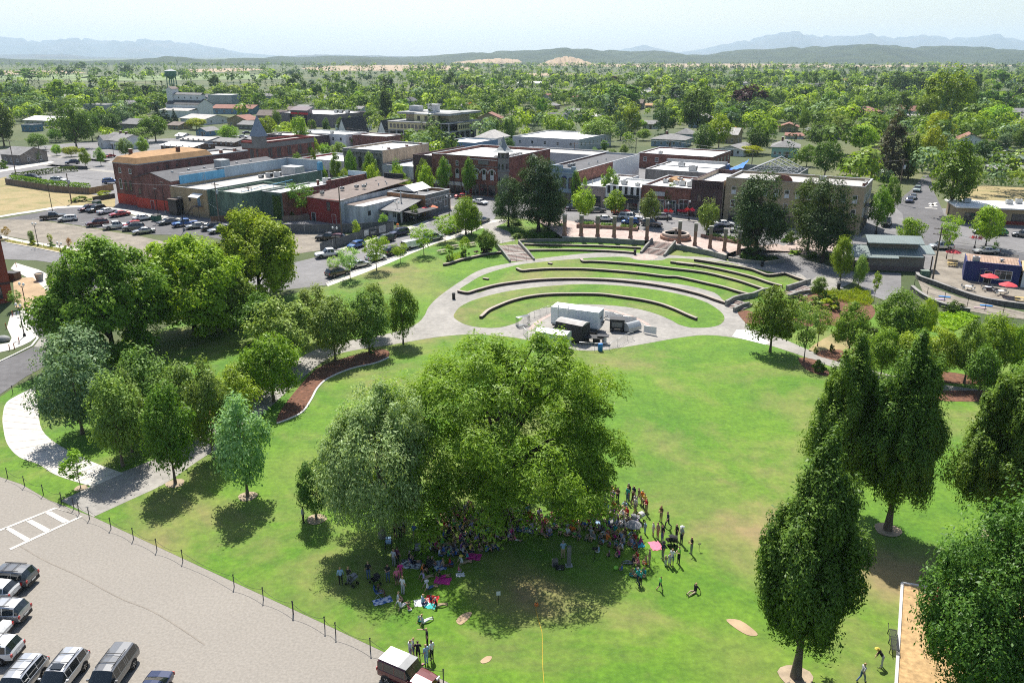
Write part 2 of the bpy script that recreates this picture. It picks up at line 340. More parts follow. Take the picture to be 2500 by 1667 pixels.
# tree rings of bare soil are added with the trees
# ================================================================ streets of the town
sheet('town_asphalt',[UV(-260,-90),UV(-110,-62),UV(-46,-62),UV(-22,-30)]+[g('L2',1250,300),g('L2',340,600),Vector((-70,125,0)),g('L2',400,890),g('L2',2080,240)]+[UV(-10,-21),UV(100,-20),UV(140,-24),UV(140,6),UV(100,46),UV(60,36),UV(10,70),UV(-60,110),UV(-215,110),UV(-260,34)],m_asph,1)
sheet('park_side_walk',gl('L2','395,880 640,768 870,688 1200,568 1500,440 1800,336 2080,236 2190,230 2130,262 1930,335 1750,405 1500,475 1280,565 1050,665 760,780 415,905'),m_concw,3)
kerb([g('L2',*p) for p in ((395,880),(640,768),(870,688),(1200,568),(1500,440),(1800,336),(2080,236))],'street_kerb',.14,.09)
sheet('far_side_walk',gl('L2','340,560 700,480 930,400 1100,345 1420,240 1440,262 1130,372 960,425 720,510 345,600'),m_concw,3)
for a,b2 in ((-250,-64),(-52,-26),(-8,100)):
    sheet('main_street_walk',[UV(a,-4),UV(b2,-4),UV(b2,.5),UV(a,.5)],m_conc,3); kerb([UV(a,-4),UV(b2,-4)],'street_kerb',.14,.08)
sheet('main_street_walk',[UV(-250,-20),UV(-24,-20),UV(-24,-16.5),UV(-250,-16.5)],m_conc,3)
# plaza paving behind the columns
plz=gl('M5','0,1235 130,1245 560,1255 1000,1285 1330,1320 1560,1345 1720,1385 1880,1420 2040,1450 2330,1420')+gl('M6','1000,1330 1230,1230 1700,1280')+[UV(66,-18),UV(-6,-18)]+gl('M4','1450,1140')
sheet('plaza_paving',plz,m_brickp,5)
sheet('plaza_walk',gl('M4','560,1120 840,1060 830,1090 720,1140 860,1190 930,1290 720,1330 690,1240 600,1180'),m_conc,4)
sheet('plaza_walk',gl('L4','430,265 800,330 1200,430 1290,500 1420,560 1600,570 1420,460 1700,480 1840,620 1990,680 2156,600 2156,420 1600,400 1380,350 1050,190 640,230'),m_asph,4)
sheet('paved_spur',gl('L4','1280,500 1290,510 1440,565 1610,570 1440,460 1350,450'),m_conc,5)
# upper-left car park
sheet('gravel_lot',gl('M1','0,830 400,800 470,850 1000,930 1160,960 1500,1010 1900,1100 2240,1140 2240,1300 900,1180 400,1075 0,1000'),m_gravel,2)
sheet('gravel_lot',gl('M3','-300,1110 350,1210 750,1230 980,1170 400,1390 -200,1480'),m_gravel,2)
sheet('town_car_park',gl('M1','0,835 400,765 600,715 840,695 1240,722 1500,810 1820,870 2240,900 2600,985 2560,1080 2200,1010 1680,1000 1000,920 490,840'),m_asphd,3)
sheet('town_car_park_walk',gl('M1','1200,710 1500,800 1830,860 2240,890 2600,975 2620,950 2240,860 1700,780 1250,700'),m_concw,4)
sheet('lot_edge_walk',gl('M1','0,795 330,740 640,690 960,680 960,697 640,712 330,762 0,812'),m_concw,4)
sheet('dry_field',gl('M1','0,385 70,365 70,450 600,535 980,560 1260,600 1260,700 960,680 640,690 330,740 0,795'),m_dry,3)
for k in range(9):
    a=g('M1',850+160*k,720+18*k); 
    d=Vector((UX,UY,0)); e=Vector((-UY,UX,0)); 
    for sgn,q0 in ((1,UV(-92+7.5*k/1.0*.38,-64.5)),):
        q=UV(-100+2.75*k,-63); sheet('parking_line',[q,q+d*.12,q+d*.12-e*4.6,q-e*4.6],m_paint,5)
        q=UV(-104+2.75*k,-75); sheet('parking_line',[q,q+d*.12,q+d*.12-e*4.6,q-e*4.6],m_paint,5)
for k in range(10):
    q=UV(-76+2.75*k,-63); d=Vector((UX,UY,0)); e=Vector((-UY,UX,0)); sheet('parking_line',[q,q+d*.12,q+d*.12-e*4.6,q-e*4.6],m_paint,5)
# upper-left streets
sheet('side_street',gl('L1','-200,160 50,140 300,185 560,240 700,260 700,345 640,350 520,330 300,300 0,290'),m_asph,3)
sheet('side_street',gl('L1','640,300 700,345 600,500 480,640 390,700 300,740 245,800 240,850 280,910 350,960 520,1010 700,900 800,700 900,500'),m_asphd,3)
sheet('side_street',gl('L1','-60,1180 130,1110 290,1035 520,1045 420,1180 220,1290 0,1440 -60,1460'),m_asphd,3)
sheet('street_apron',gl('L1','290,1035 340,965 500,975 700,930 700,1020 520,1050'),m_conc,4)
sheet('corner_walk',gl('L1','-40,1090 100,1060 200,1020 260,990 310,950 290,915 240,860 215,800 240,750 340,690 430,630 480,560 430,430 330,380 130,320 90,370 330,500 430,590 350,640 90,760 60,870 100,960 80,1000 -40,1020'),m_concw,4)
sheet('construction_soil',gl('L1','110,450 280,445 420,580 300,660 240,710 130,700 120,600'),m_dirt,5)
sheet('street_walk',gl('L1','0,85 200,130 420,160 700,205 690,225 430,185 200,150 0,110'),m_concw,4)
sheet('planting_strip',gl('L1','0,105 200,150 420,185 690,225 640,255 400,215 150,165 0,130'),m_dry,5)
kerb([g('L1',*p) for p in ((45,150),(300,195),(560,248),(690,262))],'street_kerb',.14,.1)
kerb([g('L1',*p) for p in ((-40,1180),(130,1100),(270,1030),(322,965),(285,905),(240,850),(232,800),(270,750),(390,695))],'street_kerb',.14,.14)
sheet('cross_street',gl('M1','0,325 300,290 560,235 640,205 900,165 1200,150 1240,185 1000,250 640,255 560,270 330,310 0,345'),m_asph,3)
sheet('cross_street_walk',gl('M1','0,295 350,225 560,195 600,210 380,255 0,318'),m_concw,4)
# right-hand street and lots
sheet('right_street',gl('M7','820,800 800,560 700,470 880,330 1000,190 1060,190 1090,330 1180,520 1200,600 1130,830 1960,930 1960,1000 1000,900'),m_asphd,3)
sheet('right_car_park',gl('M7','1250,600 1960,720 1960,920 1300,830 1180,720'),m_asph,4)
sheet('dry_field',gl('M7','1280,480 1400,330 1560,290 1960,310 2300,330 2300,520 1500,440'),m_dry,4)
for s in ('1040,462 1062,455 1135,482 1112,490','1100,452 1135,450 1075,492 1045,488','1010,497 1130,508 1130,513 1010,502'): sheet('crossing_mark',gl('M7',s),m_paint,5)
sheet('cafe_yard',gl('M7','1080,900 1400,930 1960,1050 1960,1470 1600,1390 1200,1270 1060,1190 1100,1000'),m_gravel,4)
sheet('cafe_lawn_yard',gl('M7','940,1180 1100,1270 1350,1360 1650,1430 1960,1500 1960,1568 1600,1520 1200,1440 1000,1330'),m_gravel,4)
# ================================================================ fields and hills
def field(s,m,nm='field',lay=6):
    sheet(nm,gl('F',s),m,lay)
field('690,157 760,152 860,150 980,150 1080,153 1090,160 980,164 860,163 740,163 700,160',m_field)
field('1300,150 1500,147 1720,147 1960,150 2300,149 2352,152 2000,156 1640,156 1400,154',m_field)
field('0,163 160,163 200,168 0,172',m_field); field('420,160 560,157 620,160 520,166 420,166',m_field)
field('200,176 480,170 700,174 650,182 330,186 150,186',m_fieldg); field('0,176 180,172 260,176 120,184 0,184',m_fieldg)
field('1180,170 1300,168 1340,172 1200,176',m_field)
def ridge(name,F,yy,m,depth,seed,foot=-1.,rough=1.):
    pr=np.array([tuple(map(float,q.split(','))) for q in F.split()])*2500/2352
    n=260; xs_=np.linspace(pr[0,0],pr[-1,0],n); yp=np.interp(xs_,pr[:,0],pr[:,1])
    r_=np.random.RandomState(seed); 
    for fq,am in ((9,.9),(23,.5),(60,.35)):
        yp+=am*rough*np.interp(np.linspace(0,1,n),np.linspace(0,1,fq*3),r_.randn(fq*3))
    K=9; vs_=[];fs=[]
    for j in range(K):
        t=j/(K-1); hh=math.sin(min(1,t*1.25)*math.pi/2)**1.15 if t<.8 else 1-.3*((t-.8)/.2)
        for i in range(n):
            rr=ray(xs_[i],yp[i]); X=rr[0]/rr[1]*yy; top=max(2.,CH+rr[2]/rr[1]*yy)
            vv=(1+.18*math.sin(i*.21+seed+j*.9)+.12*math.sin(i*.57+j*1.7)) if 0<j<K-2 else 1
            dpt=yy-depth*(1-t)*(1+.15*math.sin(i*.13+seed)) if t<.8 else yy+depth*.5*(t-.8)
            sc=dpt/yy if t<.8 else 1
            vs_.append((X*sc,dpt,foot if j==0 else foot+(top-foot)*min(1.,hh*vv)))
    for j in range(K-1):
        for i in range(n-1): fs.append((j*n+i,j*n+i+1,(j+1)*n+i+1,(j+1)*n+i))
    mb=MB(); mb.add(vs_,fs,0,True); o=mb.build(name,m); o['kind']='structure'; return o
m_mtn=mat('far_mountain_forest',(.04,.05,.055),1,sc=.0012,col2=(.10,.085,.08),ramp=(.45,.8))
m_hill=mat('forested_hill',(.012,.028,.014),1,sc=.006,col2=(.035,.055,.022),fine=.03)
ridge('mountains','-250,96 -100,98 0,89 60,93 130,97 190,89 230,96 270,98 290,95 330,93 350,97 380,98 430,97 470,108 520,115 560,122 620,127 680,131 740,133',21000,m_mtn,6000,1,rough=.28)
ridge('mountains','1300,135 1380,125 1400,115 1440,113 1480,106 1500,112 1530,118 1560,121 1620,113 1670,104 1700,96 1740,90 1790,82 1830,81 1860,79 1885,80 1910,87 1960,88 2020,84 2080,90 2130,86 2220,90 2290,87 2352,92 2500,86 2650,92',21500,m_mtn,6500,2,rough=.28)
ridge('hills','-250,128 -50,127 60,126 140,124 200,131 300,133 360,133 420,132 560,137 700,127 800,126 900,130 1000,131',12000,m_mtn,2500,3,rough=.7)
ridge('hills','560,140 640,127 690,132 760,130 820,128 900,131 960,132 1010,128 1060,124 1110,120 1160,117 1220,117 1300,114 1360,111 1400,116 1450,120 1500,117 1560,123 1620,125 1700,117 1780,114 1830,109 1880,107 1960,105 2040,106 2120,108 2200,109 2280,113 2352,112 2500,115 2650,112',6000,m_hill,1900,4)
ridge('hills','-250,130 -80,135 0,134 60,136 200,140 340,135 380,130 420,131 470,137 540,133 600,135 660,141 760,140 820,134 900,137 950,142 1040,143 1200,140 1330,146',4200,m_hill,900,5)
def golden(F,yy,nm='golden_hill'):
    ridge(nm,F,yy,m_field,300,9,rough=.03)
golden('1225,152 1250,143 1275,134 1300,129 1325,133 1350,142 1380,151',3400)
golden('1000,150 1050,142 1100,137 1150,134 1190,137 1205,146',3900)
# ================================================================ trees
NR=np.random.RandomState(11)
def quads(pos,nrm,size,asp,r_,up=None,name='leaves'):
    n=len(pos)
    if up is None: t=r_.randn(n,3)
    else: t=up+r_.randn(n,3)*.5
    t-=nrm*np.sum(t*nrm,1,keepdims=True); t/=np.linalg.norm(t,axis=1,keepdims=True)+1e-9
    b=np.cross(nrm,t); s=(size*(.5+1.05*r_.rand(n)**1.7))[:,None]
    bend=nrm*s*.18
    v=np.stack([pos-t*s,pos+b*s*asp+bend,pos+t*s,pos-b*s*asp+bend],1).reshape(-1,3)
    return v
def quadmesh(name,v,m):
    n=len(v)//4; me=bpy.data.meshes.new(name); me.vertices.add(4*n); me.vertices.foreach_set('co',v.astype(np.float32).ravel())
    me.loops.add(4*n); me.loops.foreach_set('vertex_index',np.arange(4*n,dtype=np.int32))
    me.polygons.add(n); me.polygons.foreach_set('loop_start',np.arange(0,4*n,4,dtype=np.int32))
    try: me.polygons.foreach_set('loop_total',np.full(n,4,dtype=np.int32))
    except Exception: pass
    me.materials.append(m); me.update(calc_edges=True); me.validate(); return me
def unit(a): return a/(np.linalg.norm(a,axis=-1,keepdims=True)+1e-9)
def crown(r_,prof,R_,Hc,z0,nc,rc,per,size,asp=.55,zs=.8,upn=.45,drop=0.,shell=.55,updir=None,squash=1.,lop=.18,jit=.4):
    """leaf sprays gathered in clumps that fill a crown of the given height/radius profile"""
    pt=np.array([p[0] for p in prof]); pr=np.array([p[1] for p in prof])
    T=r_.rand(nc*6); rr=np.interp(T,pt,pr); T=T[r_.rand(nc*6)<(rr/pr.max())**1.3][:nc]; n=len(T)
    rr=np.interp(T,pt,pr); ang=r_.rand(n)*2*np.pi; rho=np.sqrt(shell**2+(1-shell**2)*r_.rand(n))
    k=1+lop*np.sin(ang*2+r_.rand()*6)+lop*np.sin(ang*3+r_.rand()*6+T*5)
    C=np.stack([np.cos(ang)*rr*rho*R_*k,np.sin(ang)*rr*rho*R_*k*squash,z0+T*Hc],1)
    rcs=rc*(.6+.8*r_.rand(n))
    d=unit(r_.randn(n,per,3)); rad=(.45+.55*r_.rand(n,per,1)**.55)*(1+.22*np.sin(7*d[:,:,:1]+9*d[:,:,1:2]+5*d[:,:,2:]))
    d2=d*np.array([1,1,zs]); pos=C[:,None,:]+d2*rad*rcs[:,None,None]
    if drop: pos[:,:,2]-=drop*rcs[:,None]*(d2[:,:,0]**2+d2[:,:,1]**2)*rad[:,:,0]
    out=unit(C-np.array([0,0,z0+Hc*.4]))[:,None,:]
    nr=unit(d*.6+out*.35+np.array([0,0,upn])+r_.randn(n,per,3)*jit)
    up=None
    if updir is not None: up=np.tile(np.array(updir,float),(n*per,1))
    return quads(pos.reshape(-1,3),nr.reshape(-1,3),np.full(n*per,size),asp,r_,up),C,rcs
def trunkmesh(name,r_,Hc,z0,C,rad,m,limbs=7,lean=0.,top=.75):
    mb=MB(); zt=z0+Hc*top; pts=[];n=7
    for i in range(n):
        t=i/(n-1); pts.append((lean*math.sin(t*2)*.5+.06*r_.randn()*t,.06*r_.randn()*t,-.3+t*(zt+.3)))
    rs=[rad*(1.5 if i==0 else 1)*(1-.86*i/(n-1)) for i in range(n)]
    mb.tube(pts,rs,8)
    if len(C):
        order=r_.permutation(len(C))[:limbs]
        for k in order:
            c=C[k]; zb=min(zt*.95,max(z0*.75,c[2]*.5+.0)); f=(zb+.3)/(zt+.3); p0=Vector(pts[min(n-1,int(f*(n-1)))]); p0.z=zb
            p2=Vector(c); p1=p0.lerp(p2,.5)+Vector((0,0,.12*(p2-p0).length)); r0=max(.05,rad*(1-.8*f)*.55)
            mb.tube([p0,p0.lerp(p1,.6),p1,p2],[r0,r0*.75,r0*.5,.03],6)
    return mb.mesh(name,m)
B1=mat('bark_grey_brown',(.13,.10,.075),.95,var=.3,sc=3,stretch=(1,1,.2)); B2=mat('bark_dark',(.055,.042,.032),.95,var=.3,sc=3,stretch=(1,1,.2)); B3=mat('bark_pale',(.24,.21,.17),.95,var=.25,sc=4)
LM=dict(
 bright=leafmat('leaves_bright_green',(.135,.25,.015),(.38,.53,.05),.40), mid=leafmat('leaves_mid_green',(.092,.18,.02),(.22,.345,.042),.36),
 dark=leafmat('leaves_dark_green',(.055,.115,.02),(.13,.215,.038),.30), olive=leafmat('leaves_olive_green',(.125,.205,.04),(.28,.39,.085),.36),
 yellow=leafmat('leaves_yellow_green',(.22,.30,.014),(.42,.48,.035),.40), blue=leafmat('leaves_grey_green',(.10,.185,.08),(.23,.34,.16),.30),
 silver=leafmat('leaves_silver_green',(.19,.34,.12),(.46,.64,.28),.45), horn=leafmat('leaves_hornbeam_green',(.062,.14,.02),(.20,.33,.05),.36),
 purple=leafmat('leaves_purple',(.035,.015,.017),(.085,.034,.038),.2,.01), orange=leafmat('leaves_orange',(.28,.17,.02),(.42,.23,.03),.35),
 pine=leafmat('needles_dark',(.034,.07,.022),(.09,.14,.048),.2), rust=leafmat('needles_brownish',(.065,.06,.03),(.13,.115,.06),.2), fir=leafmat('needles_blue_green',(.026,.062,.03),(.065,.11,.052),.2),
 bark=B1)
PROF=dict(round=[(0,.45),(.15,.85),(.4,1),(.65,.88),(.85,.55),(1,.15)],oval=[(0,.35),(.15,.75),(.35,1),(.6,.9),(.8,.6),(1,.12)],
 column=[(0,.34),(.1,.72),(.27,1),(.45,.95),(.64,.72),(.8,.46),(.92,.26),(1,.08)],spread=[(0,.75),(.2,1),(.5,.95),(.75,.75),(.9,.5),(1,.2)],
 cone=[(0,1),(.3,.78),(.6,.45),(.85,.18),(1,.02)],poplar=[(0,.5),(.2,.9),(.5,1),(.75,.75),(.9,.4),(1,.08)],vase=[(0,.3),(.3,.7),(.6,1),(.85,.85),(1,.4)],pine=[(0,.65),(.2,1),(.45,.95),(.7,.75),(.88,.5),(1,.15)])
PROTO={}
# unit prototypes: crown height 1 (z 0..1 above the clear trunk is baked at authoring size), stored with authoring dims
def proto(kind,k,lod=1):
    key=(kind,k,lod)
    if key in PROTO: return PROTO[key]
    r_=np.random.RandomState(hash_(kind)+k*17+lod)
    q={1:1.,0:.3,2:2.2}[lod]; sz={1:1.,0:1.75,2:.72}[lod]
    def C_(n): return max(8,int(n*(q if lod<2 else 1)))
    pe=lambda p:int(p*(1 if lod<2 else 2.2))
    # total height 10, crown radius by kind
    if kind=='round': v,C,rc=crown(r_,PROF['round'],3.6,7.6,2.2,C_(85),1.15,pe(62),.24*sz); rad=.22
    elif kind=='oval': v,C,rc=crown(r_,PROF['oval'],2.5,7.9,2.0,C_(80),.85,pe(62),.20*sz,updir=(0,0,1.2),zs=1.25); rad=.16
    elif kind=='column': v,C,rc=crown(r_,PROF['column'],2.2,8.4,1.5,C_(100),.75,pe(62),.19*sz,updir=(0,0,1.3),zs=1.5,shell=.6); rad=.2
    elif kind=='spread': v,C,rc=crown(r_,PROF['spread'],4.6,7.4,2.4,C_(95),1.35,pe(62),.25*sz,drop=.3); rad=.32
    elif kind=='poplar': v,C,rc=crown(r_,PROF['poplar'],1.45,9.0,.9,C_(80),.6,pe(60),.17*sz,updir=(0,0,2),zs=1.6); rad=.16
    elif kind=='vase': v,C,rc=crown(r_,PROF['vase'],3.3,6.6,3.2,C_(62),.95,pe(52),.19*sz,drop=.35,zs=.6); rad=.13
    elif kind=='pine': v,C,rc=crown(r_,PROF['pine'],3.3,8.4,1.6,C_(125),1.1,pe(70),.23*sz,asp=.3,zs=.6,upn=.7); rad=.25
    elif kind=='conifer':
        v,C,rc=crown(r_,PROF['cone'],2.1,9.3,.7,C_(120),.62,pe(48),.20*sz,asp=.35,zs=.55,drop=.6,shell=.7,upn=.6,lop=.08); rad=.18
    elif kind=='sapling': v,C,rc=crown(r_,PROF['oval'],2.1,6.6,3.4,C_(34),.75,pe(40),.22*sz); rad=.09
    elif kind=='shrub': v,C,rc=crown(r_,PROF['round'],5.5,8.8,.6,C_(40),2.0,pe(60),.5*sz); rad=.2
    bark={'pine':B2,'conifer':B2,'sapling':B3}.get(kind,B1)
    PROTO[key]=(quadmesh('crown',v,LM['mid']),trunkmesh('trunk',r_,10-2,2,C,rad,bark,limbs=3 if lod==0 else 8,top=.72 if kind not in('conifer','poplar') else .95),{'round':4.3,'oval':3.1,'column':2.75,'spread':5.6,'poplar':1.9,'vase':3.9,'pine':3.9,'conifer':2.3,'sapling':2.6,'shrub':6.8}[kind])
    return PROTO[key]
def hash_(s): return sum(ord(c)*(i+3) for i,c in enumerate(s))
TREES=[]
KIND={'round':'broadleaf_tree','oval':'young_park_tree','column':'hornbeam_tree','spread':'spreading_tree','poplar':'poplar_tree','vase':'street_tree','pine':'pine_tree','conifer':'fir_tree','sapling':'sapling','shrub':'shrub'}
def plant(base,hh,wd,kind,leaf,label=None,group=None,lod=1,k=None,rz=None,cat='tree',bark=None):
    k=rng.randrange(3) if k is None else k
    cm,tm,rr=proto(kind,k,lod)
    s=hh/10; sx=(wd/2)/rr
    o=thing(KIND[kind],label,cat,base,rng.random()*6.28 if rz is None else rz,group)
    c=link('crown' if kind!='shrub' else 'foliage',cm,o,scale=(sx,sx,s)); recolor(c,[LM[leaf]])
    if kind!='shrub':
        t=link('trunk',tm,o,scale=((sx+s)/2*.9,)*2+(s,))
        if bark: recolor(t,[bark])
    TREES.append(o); return o
def tree_px(v,bx,by,topy,wpx,kind,leaf,label=None,group=None,**kw):
    """base pixel, top pixel row, crown width in pixels of the same view"""
    b=g(v,bx,by); hh=topz(v,bx,topy,b); d=math.hypot(b.y,CH-b.z)
    wd=wpx*VW[v][2]*depth(b)/CF
    return plant(b,max(1.,hh),wd,kind,leaf,label,group,**kw)
def depth(p): return p[1]*CT-(p[2]-CH)*ST
m_ring=mat('bare_tree_ring',(.33,.26,.18),.97,var=.15,sc=2)
def ringsoil(b,r=.9):
    sheet('tree_ring_soil',[Vector((b.x+r*math.cos(a)*(1+.1*math.sin(3*a+b.x)),b.y+r*math.sin(a),0)) for a in np.linspace(0,6.28,15)[:-1]],m_ring,5)
# ---------------------------------------------------------------- hero trees (own meshes)
def hero(name,label,base,Hh,z0,parts,leaf,bark,rad,seed,size,limbs,asp=.5,kw=None,group=None,lean=0):
    r_=np.random.RandomState(seed); V_=[];CC=[]
    for (ox,oy,oz,prof,R_,Hc,nc,rc,per,kk) in parts:
        a=dict(kw or {}); a.update(kk); v,C,rc_=crown(r_,PROF[prof],R_,Hc,oz,nc,rc,int(per*1.6),size*.74,asp,**a)
        v=v+np.array([ox,oy,0]); C=C+np.array([ox,oy,0]); V_.append(v); CC.append(C)
    o=thing(name,label,'tree',base,0,group)
    link('crown',quadmesh('crown',np.concatenate(V_),LM[leaf]),o)
    link('trunk',trunkmesh('trunk',r_,Hh-z0,z0,np.concatenate(CC),rad,bark,limbs=limbs,top=.7,lean=lean),o)
    TREES.append(o); return o
# ---------------------------------------------------------------- the park's own trees
GI=Vector((-1.2,63.8,0))
hero('giant_walnut_tree','huge spreading walnut tree with drooping bright sprays shading the seated crowd',GI,17.6,3,[
 (0,0.5,4.4,'spread',9.3,12.2,120,1.45,360,dict(lop=.3,shell=.7)),(0,.5,5,'round',5.5,9.5,40,1.9,200,dict(shell=.2)),(5.5,1.5,9.,'round',3.4,6.2,20,1.25,330,{}),(-6.6,1.5,7.5,'round',3.3,6.4,26,1.3,200,{}),(-1.5,2.,12.,'round',3.2,5.6,22,1.2,190,{}),
 (4.,3.,12.,'round',3.6,5.2,24,1.25,190,{}),(7.2,-.5,5.,'round',3.6,7.,28,1.3,200,{}),(8.6,-1.,2.6,'round',2.2,4.5,14,1.1,190,{}),(-5.,-4.2,1.7,'round',2.4,6.,18,1.15,190,{}),(1.8,-4.,3.,'round',4.6,6.,26,1.35,200,{})],
 'bright',B2,.75,5,.235,26,asp=.27,kw=dict(drop=.6,zs=.62,upn=.75,shell=.6,jit=.32))
hero('silver_maple_tree','tall feathery silver-green tree left of the huge walnut',g('N2',425,1300),13.6,2.2,[
 (0,0,2.2,'oval',4.7,10.4,150,1.05,200,dict(lop=.2)),(2.6,.4,6.5,'poplar',1.8,5.,22,.7,170,{}),(-3.,.2,5.5,'poplar',1.9,5.,22,.7,170,{}),(1.6,1,9.,'poplar',2.2,4.9,26,.7,170,{}),(-2.,.6,7.5,'poplar',2.2,5.4,26,.7,170,{}),(-.5,1.4,9,'poplar',2.2,5.,26,.7,170,{})],
 'silver',B3,.3,6,.19,14,asp=.32,kw=dict(updir=(0,0,1.2),zs=1.3,upn=.4))
for i,(v,bx,by,ty,wd,sd,lb) in enumerate((('L8',335,1535,262,6.3,21,'dense columnar hornbeam in front, its whole trunk and soil ring visible'),('L8',562,590,-345,6.3,22,'dark columnar hornbeam behind, touching its neighbour at the left'),
   ('L8',862,690,-330,6.5,23,'dark columnar hornbeam with visible trunk casting shadow toward the playground'),('L8',1470,725,-170,8.2,24,'columnar hornbeam at the right edge of the picture beyond the playground'),('L8',1560,1700,440,12.,25,'broad hornbeam overhanging the wood-chip playground in the bottom corner'))):
    b=g(v,bx,by); hh=topz(v,bx,ty,b) if i<4 else 15.5
    z0=hh*(.2 if i!=4 else .08); r=wd/2
    hr=random.Random(sd); sh=[]
    for k in range(20):
        a=hr.random()*6.28; t=hr.random()*.8; q=r*.86*float(np.interp(t,[p[0] for p in PROF['column']],[p[1] for p in PROF['column']])); sh.append((q*math.cos(a),q*math.sin(a),z0+(hh-z0)*t,'poplar',.42+.3*hr.random(),2.2+1.6*hr.random(),9,.36,95,{}))
    sh+=[(.2*k-.2,.1*k,hh-2.2+.5*k,'poplar',.45,2.4+.3*k,10,.35,95,{}) for k in range(3)]
    hero('hornbeam_tree',lb,b,hh,z0,sh+[(0,0,z0,'column' if i!=4 else 'round',r*.88,(hh-z0)*.96,150 if i!=4 else 260,.62 if i!=4 else .9,185,dict(lop=.27)),(0,0,z0+.6,'column',r*.55,(hh-z0)*.9,60,.9,120,dict(shell=.1)),(.3,0,z0+(hh-z0)*.55,'poplar',r*.5,(hh-z0)*.46,40,.6,150,{}),(r*.55,-.4,z0+(hh-z0)*.2,'poplar',r*.42,(hh-z0)*.5,34,.6,160,{}),(-r*.5,-.4,z0+(hh-z0)*.12,'poplar',r*.45,(hh-z0)*.5,34,.6,160,{})],
      'horn',B1,.3,sd,.165,12,asp=.42,kw=dict(updir=(0,0,1.),zs=2.1,upn=.4,shell=.7,jit=.36),group='columnar hornbeams on the lawn')
    if i<4: ringsoil(b,1.15)
big=[('N1',470,775,165,620,'spread',31,'mid','broad leafy maple, largest of the corner group beside the curving street'),('N1',870,640,125,520,'spread',32,'bright','tall maple standing behind and right of the broadest maple'),('N1',1195,480,15,470,'spread',33,'bright','bright maple nearest the gravel lot beside the street of parked cars'),('N1',1060,600,330,200,'round',34,'mid','drooping maple limb-tree between the two tall maples and the street')]
for v,bx,by,ty,wp,kd,sd,lf,lb in big:
    b=g(v,bx,by); hh=topz(v,bx,ty,b); r=wp*VW[v][2]*depth(b)/CF/2
    hero('maple_tree',lb,b,hh,2.2,[(0,0,2.,kd,r*.8,hh-2.3,110,1.6,210,dict(lop=.2)),(r*.45,-.6,hh*.45,'round',r*.45,hh*.4,22,1.25,200,{}),(-r*.5,-1,hh*.3,'round',r*.5,hh*.42,24,1.25,200,{}),(-.2*r,1,hh*.62,'round',r*.5,hh*.36,22,1.2,190,{})],
       lf,B2,.4,sd,.30,14,asp=.55,kw=dict(drop=.25,zs=.75,upn=.5),group='big maples by the curving street')
GP='young trees along the park path'
